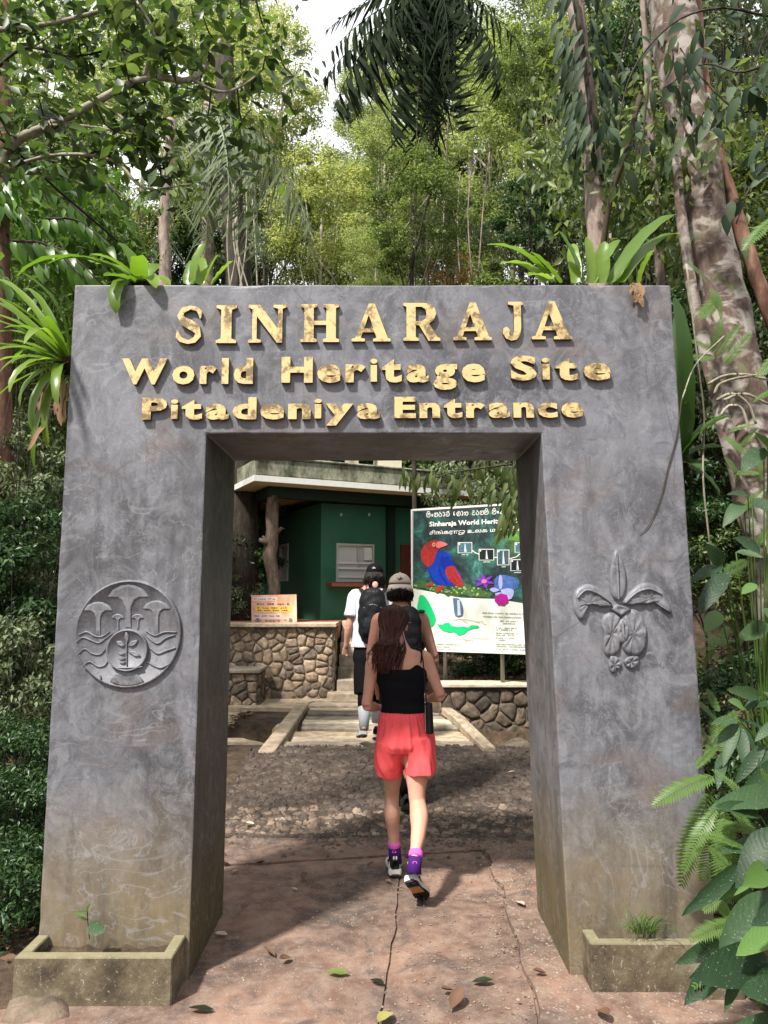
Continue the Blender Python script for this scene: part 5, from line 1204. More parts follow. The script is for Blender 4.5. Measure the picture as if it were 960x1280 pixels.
for i in range(11):
    th = math.pi*(.2+.6*i/10)
    for k, g_ in enumerate((1., 1.3, 1.6)): b.v.append(Lw(math.cos(th)*.088, -.012+math.sin(th)*.106*g_, .02-.01*k))
b.f = [(i*3+k, i*3+k+1, (i+1)*3+k+1, (i+1)*3+k) for i in range(10) for k in (0, 1)]; b.build('brim', CBLK, cp, smooth=True)
for x0, z0, x1, z1 in ((-.018, .06, .0, .075), (.0, .075, .016, .058), (-.010, .055, .014, .066)):
    b = B(); f_ = lambda x, z: Lw(x, -.012-.108*math.sqrt(max(0, 1-(x/.09)**2-((z-.036)/.09)**2))-.003, z); b.tube([f_(x0, z0), f_(x1, z1)], .003, 5); b.build('cap_emblem', MSOLE, cp)
strands('hair', HBK, mw, lambda r: (lambda t: [Lw(math.sin(t)*.086, -.02-math.cos(t)*.102, .02), Lw(math.sin(t)*.10, -.03-math.cos(t)*.115+r.gauss(0, .01), -.03), Lw(math.sin(t)*.088+r.gauss(0, .012), -.02-math.cos(t)*.105+r.gauss(0, .015), -.075-.02*r.random()), Lw(math.sin(t)*.07+r.gauss(0, .02), -.02-math.cos(t)*.10, -.115-.03*r.random())])(r.uniform(-1.7, 1.7)), 240, .007, 9)
backpack('black backpack on the farthest walker in the white shirt', P(466, 769, 7.66), .30, .50, .18, P(466, 800, 7.66), .12, P(0, 737, 7.85).z)
b = B(); c = P(469, 731, 7.62); b.ell(c, (.03, .008, .034), 12, 8); 
b.build('pack_tag', plain('pink_tag', (.6, .36, .32), .6), [o for o in bpy.data.objects if o.name.startswith('backpack')][-1], smooth=True)
# ------------------------------------------------------------------ leaf meshes
rng = np.random.default_rng(5)
LM_DARK = leafmat('dark_glossy_leaf', [(.010, .028, .010), (.022, .055, .018), (.045, .095, .03), (.07, .13, .04)], .38, .25)
LM_MID = leafmat('mid_green_leaf', [(.03, .05, .018), (.075, .115, .033), (.135, .18, .055), (.25, .30, .10)], .42, .45)
LM_LIME = leafmat('lime_green_leaf', [(.13, .175, .07), (.21, .26, .10), (.31, .35, .15), (.46, .48, .27)], .5, .5)
LM_YEL = leafmat('yellow_green_leaf', [(.15, .19, .06), (.25, .29, .10), (.36, .38, .15), (.50, .48, .26)], .5, .5)
LM_GREY = leafmat('grey_green_leaf', [(.045, .06, .035), (.09, .12, .06), (.16, .20, .10), (.24, .28, .16)], .5, .25)
LM_PALM = leafmat('blackish_palm_leaf', [(.006, .010, .005), (.012, .020, .009), (.022, .036, .012)], .8, .06, None, .08)
LM_ORG = leafmat('rusty_leaf', [(.30, .13, .04), (.40, .20, .06), (.28, .22, .07)], .5, .35)
LM_FERN = leafmat('fern_green', [(.05, .10, .02), (.09, .165, .035), (.15, .24, .055)], .4, .4)
LM_NEST = leafmat('nest_fern_leaf', [(.09, .17, .018), (.14, .24, .025), (.22, .32, .05)], .32, .45, None, .5, 'object')
LM_BIG = leafmat('big_velvet_leaf', [(.016, .040, .018), (.030, .068, .026), (.055, .105, .038)], .5, .25, None, .3, 'object', True)
LM_BIGL = leafmat('young_bright_leaf', [(.08, .17, .04), (.12, .23, .05), (.09, .19, .045)], .42, .35, None, .5, 'object', True)
LM_OVD = leafmat('ovate_climber_leaf', [(.012, .026, .014), (.025, .045, .025), (.05, .08, .045), (.11, .15, .09)], .6, .25, None, .15, 'object')
LM_TL = leafmat('broad_tree_leaf', [(.015, .026, .014), (.028, .045, .02), (.055, .08, .03), (.10, .14, .05), (.24, .32, .08)], .34, .4, None, .6, 'object')
LM_DEAD = leafmat('dead_leaf', [(.05, .025, .015), (.13, .07, .04), (.26, .16, .09), (.36, .27, .17)], .8, .1, (1.1, .9, .7))
LM_LIT = leafmat('litter_leaf', [(.035, .018, .012), (.09, .045, .028), (.18, .10, .06), (.30, .20, .12), (.10, .08, .05)], .8, .05, (1.1, .9, .7))
MB_BARK = mk_bark('mottled_bark', [(.035, .022, .018), (.085, .058, .045), (.16, .12, .095)], (1, 1, .5), (.33, .30, .27), .5, 14, .75)
MB_RED = mk_bark('reddish_bark', [(.06, .028, .018), (.15, .075, .05), (.30, .17, .12)])
MB_GREY = mk_bark('pinkish_bark', [(.09, .065, .055), (.22, .165, .14), (.36, .30, .26)])
MB_DARK = mk_bark('dark_bark', [(.012, .010, .008), (.035, .027, .02), (.08, .062, .045)])
MB_PALE = mk_bark('pale_branch_bark', [(.10, .09, .06), (.24, .22, .16), (.40, .38, .30)])

def leaf_mesh(name, mat, L=1., W=.4, n=6, peak=.45, droop=.15, fold=.12, wav=0., tip=1.5, seed=0):
    """leaf along +Y, normal +Z, midrib valley, drooping tip"""
    r = random.Random(seed); v, f = [], []
    for i in range(n+1):
        t = i/n; w_ = W/2*(math.sin(math.pi*min(1, t**(math.log(.5)/math.log(peak))))**.75 if 0 < t < 1 else 0.015/ (1 if i else 1))
        if i == n: w_ = .004*W
        y = L*t; z = -droop*L*t*t
        for s in (-1, 0, 1):
            v.append((s*w_, y, z+(abs(s)*fold*w_*2)+(wav*math.sin(i*2.3+s+seed)*W if s else 0)))
    for i in range(n):
        for j in (0, 1): f.append((i*3+j, i*3+j+1, (i+1)*3+j+1, (i+1)*3+j))
    return mesh(name, v, f, mat, True)
def strap_mesh(name, mat, L=1., W=.1, arch=.4, n=12, wav=.0, seed=0):
    v, f = [], []; x = y = 0; ang = arch; z = 0
    for i in range(n+1):
        t = i/n; w_ = W/2*(.35+.65*math.sin(math.pi*min(1, .12+t*.88))**.6)*(1 if t < .95 else .3)
        for s in (-1, 0, 1): v.append((s*w_+wav*math.sin(t*9+seed)*W*.3, y, z+(abs(s)*w_*.35)+(wav*W*.35*math.sin(t*26+s*1.7+seed) if s else 0)))
        ang -= 2.0*arch/n*(.6+.8*t); y += L/n*math.cos(ang); z += L/n*math.sin(ang)
    for i in range(n):
        for j in (0, 1): f.append((i*3+j, i*3+j+1, (i+1)*3+j+1, (i+1)*3+j))
    return mesh(name, v, f, mat, True)
def frond_mesh(name, mat, L=1., W=.4, pairs=18, droop=.35, pw=.035, sag=.25, seed=0, tipn=1, rach=.006, irr=0.):
    """pinnate frond along +Y; pinnae are folded blades joined to the rachis"""
    r = random.Random(seed); v, f = [], []; m = pairs+1; pts = []
    for i in range(m+1):
        t = i/m; pts.append(Vector((0, L*t*(1-.15*droop*t), -droop*L*t*t)))
    for i, p_ in enumerate(pts):
        rr = rach*(1-.7*i/m)
        v += [p_+Vector((-rr, 0, 0)), p_+Vector((0, 0, rr)), p_+Vector((rr, 0, 0)), p_-Vector((0, 0, rr))]
    for i in range(m):
        for j in range(4): f.append((i*4+j, i*4+(j+1) % 4, (i+1)*4+(j+1) % 4, (i+1)*4+j))
    for i in range(1, m):
        t = i/m; ln = W/2*math.sin(math.pi*(.12+.86*t))**.7*r.uniform(.85, 1.1)
        tan = (pts[i+1]-pts[i-1]).normalized()
        for s in (-1, 1):
            if irr and r.random() < irr*.2: continue
            d = (Vector((s*r.uniform(1-irr, 1), .45+.3*t+r.uniform(-irr, irr), -sag*r.uniform(.5, 1.5)+r.uniform(-irr, irr)*.5))).normalized(); a = pts[i]; ln = ln*(1+r.uniform(-irr, irr)*.6)
            sd = tan*pw*r.uniform(.8, 1.2)
            k = len(v)
            v += [a-sd*.35, a+sd*.35, a+d*ln*.5+sd*.55+Vector((0, 0, -.03*ln)), a+d*ln*.5-sd*.55, a+d*ln-Vector((0, 0, sag*ln*.35))]
            # the blade shares the rachis ring so that a frond is one piece
            f += [(i*4+(0 if s < 0 else 2), k, k+1), (k, k+1, k+2, k+3), (k+3, k+2, k+4)]
    return mesh(name, v, f, mat, False)

def cloud(name, mat, n, clusters, size, spread, flat=.6, aspect=.42, up=.7, hang=0.):
    """n small folded leaves in clusters (array k x 4: x, y, z, r)"""
    C = clusters[rng.integers(0, len(clusters), n)]
    d = rng.normal(size=(n, 3)); d /= np.linalg.norm(d, axis=1)[:, None]
    rad = rng.random(n)**.45
    pos = C[:, :3]+d*(C[:, 3]*spread*rad)[:, None]*np.array([1, 1, flat])
    nor = d*.6+rng.normal(size=(n, 3))*.45+np.array([0, 0, up]); nor /= np.linalg.norm(nor, axis=1)[:, None]
    t = np.cross(nor, rng.normal(size=(n, 3)))+np.array([0, 0, -hang]); t /= np.linalg.norm(t, axis=1)[:, None]
    sd = np.cross(nor, t); sd /= np.linalg.norm(sd, axis=1)[:, None]
    s = size*rng.uniform(.6, 1.25, n)[:, None]
    a = pos; b_ = pos+t*s; m1 = pos+t*s*.45+sd*s*aspect*.5+nor*s*.08; m2 = pos+t*s*.45-sd*s*aspect*.5+nor*s*.08
    V = np.stack([a, m1, b_, m2], 1).reshape(-1, 3); i = np.arange(n)*4
    F = np.concatenate([np.stack([i, i+1, i+2], 1), np.stack([i, i+2, i+3], 1)])
    return npmesh(name, V, F, mat)
def crown_clusters(k, rx, ry, rz, r, shell=.5):
    d = rng.normal(size=(k, 3)); d /= np.linalg.norm(d, axis=1)[:, None]
    q = shell+(1-shell)*rng.random(k)**.6
    c = d*q[:, None]*np.array([rx, ry, rz]); return np.column_stack([c, r*rng.uniform(.6, 1.3, k)])
def limb_mesh(name, H, r, clusters, z0, mat, nb=10, lean=(0, 0), taper=.4, seed=0):
    rr = random.Random(seed); b = B(); pts = []
    for i in range(9):
        t = i/8; pts.append(Vector((lean[0]*t+.03*H*math.sin(t*5+seed)*.4, lean[1]*t+.02*H*math.cos(t*4+seed)*.4, H*t)))
    b.tube(pts, [r*(1-(1-taper)*i/8) for i in range(9)], 8, noisef=.08)
    for k in range(nb):
        c = clusters[rr.randrange(len(clusters))]; e = Vector((c[0], c[1], c[2]+z0)); t = rr.uniform(.35, .95); s = pts[int(t*8)]
        mid = s.lerp(e, .5)+Vector((0, 0, .08*(e-s).length)); b.tube(catmull([s, mid, e], 3), [r*.35*(1-.85*i/6) for i in range(7)], 5)
    return b
# ---- shared tree meshes (crown centred at its own origin)
SPEC = {}
def spec(key, mat, bark, n, k, rx, rz, r, size, H, tr, **kw):
    cl = crown_clusters(k, rx, rx, rz, r, kw.pop('shell', .45)); cm = cloud('crown', mat, n, cl, size, 1., **kw)
    tb = limb_mesh('trunk', H, tr, cl, H, bark, 12, seed=len(SPEC)); SPEC[key] = (cm, mesh('trunk', tb.v, tb.f, bark, True), H)
spec('yellow', LM_YEL, MB_PALE, 15000, 75, 2.6, 3.6, .75, .17, 7.5, .14)
spec('lime', LM_LIME, MB_PALE, 17000, 75, 3.0, 3.6, .8, .16, 7.5, .14, flat=.5)
spec('mid', LM_MID, MB_DARK, 16000, 70, 3.0, 3.4, .85, .19, 7.5, .16)
spec('grey', LM_GREY, MB_GREY, 14000, 60, 2.8, 3.2, .8, .20, 7.0, .14, hang=.8)
spec('dark', LM_DARK, MB_DARK, 15000, 60, 2.8, 3.2, .8, .24, 7.0, .16, hang=.5)
spec('shrub', LM_MID, MB_DARK, 7000, 45, 1.0, 1.0, .34, .085, .9, .03)
spec('dshrub', LM_DARK, MB_DARK, 7500, 45, 1.05, 1.05, .36, .11, .9, .03, hang=.4)
spec('gshrub', LM_GREY, MB_DARK, 6500, 42, 1.0, 1.1, .33, .10, .9, .03, hang=.8)
def tree(key, x, y, zc, s, label, group=None, name='forest_tree', cat='tree', sz=1.):
    """crown centred at height zc"""
    cm, tm, H = SPEC[key]; z0 = height(x, y); t = thing(name, (x, y, z0), label, cat, group)
    rz_ = Matrix.Rotation(random.uniform(0, 6.28), 4, 'Z')
    put('crown', cm, t, Matrix.Translation((x, y, zc))@rz_@Matrix.Diagonal((s, s, s*sz, 1)))
    hs = max(.3, (zc-z0))/H
    put('trunk', tm, t, Matrix.Translation((x, y, z0-.05))@rz_@Matrix.Diagonal((s, s, hs, 1)))
    return t
def tp(key, px, py, Y, rpx, label, group=None, name='forest_tree', cat='tree', sz=1.):
    """crown centre seen at px, py at depth Y with a radius of rpx pixels"""
    q = P(px, py, Y); base = {'yellow': 2.9, 'lime': 3.3, 'mid': 3.3, 'grey': 3.1, 'dark': 3.1, 'shrub': 1.15, 'dshrub': 1.2, 'gshrub': 1.15}[key]
    return tree(key, q.x, q.y, q.z, rpx*Y/FPX/base, label, group, name, cat, sz)
GB1 = 'forest trees filling the backdrop'; LB1 = 'forest tree'
LOOK = {'yellow': 'yellow green feathery', 'lime': 'light lime green', 'mid': 'mid green bushy', 'grey': 'grey green drooping', 'dark': 'dark green broad leaved', 'shrub': 'mid green small leaved', 'dshrub': 'dark glossy', 'gshrub': 'grey green drooping'}
ANCH = [('the letter S of SINHARAJA', 238, 350), ('the dark hanging palm', 545, 110), ('the white sky gap', 395, 60), ('the grey drooping palm', 300, 220), ('the broadleaf tree branches', 130, 110), ('the feathery tree', 70, 290), ('the strap leaved fern', 40, 440), ('the round medallion', 60, 790), ('the left planter', 30, 1100), ('the left pillar top', 60, 580),
        ('the pinkish trunk', 745, 250), ('the thin speckled trunk', 818, 300), ('the big leaning tree', 890, 320), ('the nest fern over the right end', 715, 320), ('the orchid relief', 860, 740), ('the right pillar top', 880, 460), ('the mossy booth roof', 400, 590), ('the log post', 320, 690), ('the information board', 610, 700), ('the top centre of the gateway', 480, 345), ('the top right corner of the picture', 940, 30), ('the hidden wall behind the board', 620, 830)]
USED = {}
def uniq(key, px, py, Y, base, where):
    n_, ax, ay = min(ANCH, key=lambda a: (a[1]-px)**2+(a[2]-py)**2); dx, dy = px-ax, py-ay
    rel = ('above' if dy < 0 else 'below') if abs(dy) > abs(dx) else ('left of' if dx < 0 else 'right of')
    for l in (f'{LOOK[key]} {base} {where} {rel} {n_}', f'{"far" if Y > 20 else "nearer"} {LOOK[key]} {base} {where} {rel} {n_}', f'{"faint distant" if Y > 24 else "low spreading" if dy > 0 else "tall"} {LOOK[key]} {base} {where} {rel} {n_}'):
        if l not in USED: USED[l] = 1; return l
    return l
tp('yellow', 335, 130, 19, 85, 'tall sunlit yellow green tree left of the white sky gap', None, sz=1.25)
tp('yellow', 400, 270, 17, 85, 'yellow green tree with brownish twigs above the word SINHARAJA')
tp('lime', 640, 165, 21, 120, 'bright lime green tree right of the dark hanging palm', None, sz=1.2)
tp('lime', 690, 235, 18, 80, 'lime green tree between the dark palm and the pale trunk')
tp('mid', 515, 270, 12.5, 80, 'mid green tree with hanging vines behind the dark palm')
tp('lime', 470, 330, 15, 55, 'low light green tree just above the top edge of the gateway')
tp('grey', 560, 300, 16, 60, 'grey green tree behind the rust coloured bush')
q = P(563, 338, 13.5); tree('shrub', q.x, q.y, q.z, .35, 'small rust orange bush above the letters A and R', name='rusty_bush', cat='bush')
SPEC['rust'] = (cloud('crown', LM_ORG, 2500, crown_clusters(25, 1, 1, .8, .35), .09, 1.), SPEC['shrub'][1], .9)
o_ = [o for o in bpy.data.objects if o.name == 'rusty_bush'][0]
for c in [c for c in bpy.data.objects if c.parent == o_ and c.data == SPEC['shrub'][0]]: c.data = SPEC['rust'][0]; c.matrix_basis = Matrix.Translation(P(563, 338, 13.5))@Matrix.Diagonal((.45, .45, .35, 1))
for k, (key, px, py, Y, r) in enumerate([
    ('lime', 220, 60, 22, 110), ('yellow', 290, 220, 24, 100), ('lime', 180, 200, 18, 120), ('lime', 60, 90, 20, 130), ('mid', 90, 300, 16, 110), ('grey', 330, 330, 18, 80), ('dark', 240, 330, 20, 90),
    ('lime', 440, 330, 24, 110), ('lime', 560, 330, 26, 110), ('mid', 650, 320, 20, 90), ('mid', 760, 120, 20, 130), ('grey', 760, 290, 15, 90), ('dark', 880, 100, 16, 150), ('mid', 900, 300, 16, 140), ('dark', 830, 330, 14, 110),
    ('mid', 700, 20, 24, 100), ('lime', 270, 10, 26, 80), ('mid', 30, 200, 14, 120), ('mid', 560, 250, 30, 110), ('mid', 450, 280, 30, 100), ('grey', 480, 240, 32, 80), ('lime', 480, 200, 24, 80), ('lime', 475, 100, 27, 62), ('lime', 585, 50, 25, 70), ('mid', 530, 60, 30, 70), ('mid', 575, 150, 26, 95), ('lime', 610, 95, 23, 70), ('mid', 450, 130, 28, 45), ('yellow', 310, 60, 22, 70), ('mid', 340, 250, 22, 80), ('mid', 680, 100, 19, 80), ('lime', 730, 60, 22, 90),
    ('dark', 320, 560, 22, 150), ('mid', 600, 520, 20, 160), ('dark', 640, 620, 19, 150), ('dark', 330, 700, 24, 150), ('dark', 720, 480, 18, 150), ('mid', 140, 500, 18, 150), ('mid', 480, 480, 24, 150), ('dark', 500, 620, 22, 140)]):
    tp(key, px, py, Y, r, uniq(key, px, py, Y, 'forest tree', 'seen'), GB1)
# understory left of the gateway
GB2 = 'understory shrubs left of the gateway'; LB2 = 'dense understory shrub in the shade left of the gateway'
for k, (key, px, py, Y, r) in enumerate([
    ('gshrub', 40, 600, 6.5, 95), ('dshrub', 20, 700, 5.6, 90), ('shrub', 60, 480, 7.5, 100), ('dshrub', 60, 820, 6.2, 85), ('gshrub', 15, 850, 5.0, 90), ('shrub', 10, 560, 8, 110), ('dshrub', 70, 930, 6.5, 70), ('dshrub', 10, 960, 4.6, 70),
    ('gshrub', 75, 720, 8, 90), ('shrub', 30, 420, 9, 130), ('shrub', 100, 380, 10, 110), ('dshrub', -40, 760, 5.2, 110), ('gshrub', -30, 640, 6, 110), ('shrub', -60, 480, 7, 120), ('mid', 60, 350, 12, 130), ('dark', 40, 700, 12, 200), ('mid', 10, 520, 13, 190), ('dark', 100, 880, 13, 150)]):
    tp(key, px, py, Y, r, uniq(key, px, py, Y, 'shrub', 'in the shade'), GB2, 'understory_shrub', 'shrub')
GB3 = 'understory shrubs right of the gateway'; LB3 = 'dense understory shrub on the bank right of the gateway'
for k, (key, px, py, Y, r) in enumerate([
    ('dshrub', 900, 420, 7.5, 100), ('gshrub', 870, 520, 7, 90), ('dshrub', 920, 600, 7, 110), ('gshrub', 960, 480, 6.5, 120), ('dshrub', 880, 680, 6.6, 70), ('shrub', 940, 700, 6.5, 90), ('shrub', 990, 300, 7, 140), ('gshrub', 900, 250, 8.5, 110), ('dshrub', 835, 280, 10.5, 70), ('gshrub', 790, 200, 11.5, 80),
    ('dark', 900, 560, 11, 200), ('dark', 960, 350, 12, 200), ('gshrub', 690, 300, 11.5, 70), ('gshrub', 700, 240, 11.5, 60), ('dshrub', 660, 270, 11, 55), ('shrub', 950, 180, 7.5, 130), ('gshrub', 900, 30, 8, 120), ('dshrub', 790, 60, 11.5, 70)]):
    tp(key, px, py, Y, r, uniq(key, px, py, Y, 'shrub', 'on the bank'), GB3, 'understory_shrub', 'shrub')
GB4 = 'shrubs behind the board and the booth'
for k, (key, px, py, Y, r) in enumerate([('dshrub', 305, 700, 13.5, 60), ('gshrub', 300, 735, 13, 35), ('dshrub', 310, 640, 15, 60), ('dshrub', 610, 840, 11.6, 60), ('dshrub', 680, 820, 11.4, 80), ('dshrub', 570, 800, 12.3, 60), ('dark', 700, 700, 14, 140), ('dark', 290, 640, 19, 110), ('gshrub', 600, 610, 12.5, 75), ('gshrub', 650, 590, 11.8, 70), ('dshrub', 560, 600, 14.5, 60)]):
    tp(key, px, py, Y, r, uniq(key, px, py, Y, 'shrub', 'growing'), GB4, 'background_shrub', 'shrub')

# ------------------------------------------------------------------ large trunks
def trunk_thing(name, pts, label, mat, n=14, noisef=.1, cat='tree'):
    q = catmull([P(a, c, Y) for a, c, r, Y in pts], 5); rr = []
    for i in range(len(q)):
        t = i/(len(q)-1)*(len(pts)-1); k = min(int(t), len(pts)-2); f_ = t-k; rr.append((pts[k][2]*(1-f_)+pts[k+1][2]*f_)*pts[k][3]/FPX)
    t = thing(name, q[0], label, cat); b = B(); b.tube(q, rr, n, noisef=noisef); b.build('trunk', mat, t, smooth=True); return t, q, rr
bigt, BQ, BR = trunk_thing('leaning_tree', [(1000, 860, 36, 5.2), (972, 700, 34, 5.3), (940, 560, 32, 5.4), (914, 430, 31, 5.5), (893, 310, 28, 5.6), (870, 200, 27, 5.7), (850, 90, 28, 5.8), (832, -40, 36, 5.9), (815, -180, 34, 6)], 'big leaning tree with mottled white and brown bark right of the gateway', MB_BARK, 18, .12)
b = B()   # pale climbing root along its left edge
q = catmull([P(950, 700, 5.15), P(912, 560, 5.2), P(880, 430, 5.3), P(862, 340, 5.35), P(850, 260, 5.4), P(846, 190, 5.5)], 5); b.tube(q, [.055*(1-.4*i/len(q)) for i in range(len(q))], 8, noisef=.2); b.build('climbing_root', MB_BARK, bigt, smooth=True)
for pts in ([(958, 468), (925, 472), (900, 480), (893, 492)], [(960, 505), (930, 492), (905, 500)], [(896, 500), (915, 492), (935, 505), (945, 530)], [(885, 480), (905, 470), (930, 468), (958, 474)], [(900, 520), (912, 507), (928, 512), (938, 545)]):
    b = B(); q = catmull([P(a, c, 5.12) for a, c in pts], 5); b.tube(q, [.010]*len(q), 6); b.build('aerial_root', MB_PALE, bigt, smooth=True)
lian, _, _ = trunk_thing('reddish_liana', [(1010, 520, 9, 5.6), (958, 380, 9, 5.6), (930, 300, 9, 5.7), (900, 200, 8, 5.8), (884, 130, 8, 5.8), (872, 20, 7, 6), (865, -60, 7, 6)], 'straight reddish liana rising beside the big leaning tree', MB_RED, 8, .15, 'liana')
tk, _, _ = trunk_thing('slender_tree', [(765, 760, 14, 6), (752, 420, 14, 6), (748, 310, 14, 6), (743, 230, 13, 6), (738, 150, 11, 6), (726, 60, 11, 6), (712, -60, 10, 6)], 'tall pinkish trunk standing over the right end of the gateway', MB_GREY, 12)
tk2, _, _ = trunk_thing('slender_tree', [(850, 640, 7, 6.2), (825, 340, 6, 6.2), (820, 260, 5.5, 6.2), (814, 180, 5, 6.2), (808, 60, 5, 6.2), (800, -40, 4, 6.2)], 'thin speckled trunk between the pinkish trunk and the big leaning tree', MB_GREY, 8)
tk3, _, _ = trunk_thing('slender_tree', [(200, 700, 10, 12), (206, 350, 8, 12), (205, 290, 7.5, 12), (208, 240, 7, 12), (214, 150, 6.5, 12)], 'slim ringed palm trunk behind the left end of the gateway', MB_GREY, 10)
tk4, _, _ = trunk_thing('rooty_tree', [(305, 800, 22, 13), (297, 350, 16, 13), (292, 280, 15, 13), (285, 180, 14, 13), (280, 60, 12, 13)], 'dark trunk hung with pale roots behind the word SINHARAJA', MB_DARK, 10)
for k in range(7):
    b = B(); a = 284+k*4.5; q = catmull([P(a+6*math.sin(k*2), 120+k*14, 12.6), P(a+3*math.cos(k), 230, 12.6), P(a+8*math.sin(k*1.3), 300, 12.6), P(a+12*math.sin(k*2.2)+4, 370, 12.6)], 5); b.tube(q, [.015]*len(q), 5); b.build('hanging_root', MB_PALE, tk4, smooth=True)
tk5, _, _ = trunk_thing('reddish_tree', [(-2, 620, 18, 6), (-4, 300, 15, 6), (0, 170, 13, 6), (2, 60, 12, 6), (3, -60, 11, 6)], 'reddish trunk cut by the left edge of the picture', MB_RED, 10)
def vine(pts, r, label, mat=MVINE, name='vine', Y=None):
    q = catmull([P(a, c, y) for a, c, y in pts], 5); b = B(); b.tube(q, [r]*len(q), 6); o = b.build(name, mat, None, smooth=True); return tag(o, label, name.replace('_', ' '))
vine([(-40, 140, 4), (30, 198, 4.3), (75, 240, 4.7), (145, 300, 5.6), (175, 330, 6)], .009, 'black cable slanting down behind the left end of the gateway', plain('black_cable', (.008, .008, .008), .5), 'cable')
vine([(800, 120, 5.6), (782, 190, 5.6), (763, 250, 5.7), (750, 330, 5.8)], .022, 'dark slanting vine crossing in front of the pinkish trunk')
vine([(858, 330, 4.6), (872, 450, 4.7), (880, 520, 4.8), (879, 600, 4.8), (888, 690, 4.8), (893, 760, 4.8)], .006, 'thin pale vine hanging down beside the right pillar', MB_PALE)
vine([(905, 420, 4.7), (870, 455, 4.5), (852, 500, 3.75)], .004, 'thin pale tendril reaching from the leaning tree to the pillar', MB_PALE)
for k, (pts) in enumerate([[(560, 150), (556, 240), (552, 340)], [(612, 190), (604, 260), (598, 345)], [(480, 320), (510, 280), (540, 240)], [(575, 215), (572, 280), (575, 350)], [(590, 200), (585, 270), (590, 350)]]):
    vine([(a, c, 14) for a, c in pts], .013, 'pale hanging vine behind the dark palm, '+('longest and leftmost', 'steepest of the right ones', 'slanting across', 'second from the right', 'rightmost thin')[k], MB_GREY); bpy.data.objects[-1] if False else None
for o in bpy.data.objects:
    if str(o.get('label', '')).startswith('pale hanging vine behind the dark palm'): o['group'] = 'hanging vines behind the dark palm'

# ------------------------------------------------------------------ palms
def palm(name, hub, fr, mat, label, trunkpts, size, W, pw, pairs, droops, cat='palm', sag=.5, tr=.07):
    h = P(*hub); t = thing(name, (h.x, h.y, height(h.x, h.y)), label, cat)
    ms = [frond_mesh('frond', mat, 1., W, pairs, dr, pw, sag, s, irr=.7) for s, dr in enumerate(droops+droops)]; droops = droops+droops
    for k, (tx, ty, dY) in enumerate(fr):
        e = P(tx, ty, hub[2]+dY); d = e-h; L = d.length
        d2 = d.normalized(); m = ms[k % len(ms)]; dr = droops[k % len(ms)]
        dir_ = (d2+Vector((0, 0, dr*.9))).normalized()
        put('frond', m, t, basis(h, dir_, Vector((0, 0, 1)), L*1.03))
    b = B(); b.tube(catmull([P(*q) for q in trunkpts], 4), tr, 8, noisef=.06); b.build('trunk', MB_DARK if mat != LM_GREY else MB_GREY, t, smooth=True)
    return t
palm('dark_palm', (545, -15, 14), [(535, 120, -.6), (545, 150, -.7), (555, 130, .6), (540, 190, .2), (560, 190, -.3), (520, 120, .5), (500, 110, -.5), (600, 150, -.2), (470, 60, .3), (410, 60, -.3), (650, 60, .3), (400, 95, .5), (645, 85, -.5), (430, 20, 0), (620, 10, .2), (405, 118, -.5), (418, 30, .2), (420, 135, .5), (455, 160, -.4), (480, 150, .6), (505, 140, -.2), (530, 195, .3), (548, 170, -.5), (575, 150, .2), (572, 175, .4), (565, 60, -1.2), (640, 108, .1), (610, 45, .6), (600, -30, .3), (450, -30, .3), (500, -50, .1), (470, 75, -.8), (520, 90, -1), (440, 80, .9)],
     LM_PALM, 'black hanging fishtail palm crown against the white sky', [(536, 520, 14.6), (534, 300, 14.4), (540, 150, 14.2), (548, 20, 14)], 1, .40, .030, 20, (.35, .55, .25), sag=1.8, tr=.035)
palm('grey_palm', (262, 130, 8), [(215, 160, -.2), (200, 300, .2), (225, 260, -.4), (262, 285, -.5), (290, 300, .3), (320, 290, .4), (345, 300, -.3), (380, 305, .3), (395, 270, 0), (370, 220, .6), (330, 250, .8), (300, 260, -.6), (240, 220, .6), (350, 180, .4), (285, 230, .1)],
     LM_GREY, 'grey drooping palm with hanging fronds above the left letters', [(255, 620, 8.2), (258, 400, 8.1), (262, 130, 8)], 1, .42, .020, 40, (.55, .7, .45), sag=1.1)
palm('small_palm', (300, 715, 13.2), [(318, 712, -.3), (312, 700, -.2), (322, 728, 0), (292, 690, .2), (284, 730, .1), (305, 735, -.4), (314, 690, .2)], LM_GREY, 'small pale palm seen left of the log post', [(299, 780, 13.3), (300, 715, 13.2)], 1, .5, .04, 12, (.4, .3), tr=.03)

# ------------------------------------------------------------------ upper left broadleaf branches with separate leaves
bl = thing('broadleaf_tree', (-3.4, 5, height(-3.4, 5)), 'broadleaf tree reaching pale branches across the upper left', 'tree')
def branch(p, pts, r, mat, name='branch', n=6, dk=1.):
    q = catmull([P(a[0], a[1], a[2]*dk) for a in pts], 5); b = B(); b.tube(q, [r*(1-.65*i/len(q)) for i in range(len(q))], n, noisef=.1); return b.build(name, mat, p, smooth=True), q
br = []
br.append(branch(bl, [(-60, 420, 5), (-20, 260, 5), (15, 182, 5), (60, 158, 5), (105, 135, 5), (180, 98, 5), (235, 100, 5.1), (258, 80, 5.2), (275, 50, 5.3)], .034, MB_PALE, dk=.8))
br.append(branch(bl, [(180, 98, 5), (190, 60, 4.9), (192, 38, 4.8), (170, 0, 4.8)], .014, MB_PALE, dk=.8)); br.append(branch(bl, [(50, 157, 5), (110, 158, 4.9), (165, 168, 4.8)], .013, MB_PALE, dk=.8))
br.append(branch(bl, [(122, 128, 5), (150, 145, 5), (178, 180, 5), (200, 210, 5.1)], .010, MB_PALE, dk=.8)); br.append(branch(bl, [(-40, 230, 5.2), (60, 195, 5.2), (140, 200, 5.1), (180, 235, 5), (240, 230, 5)], .014, MB_PALE, dk=.8))
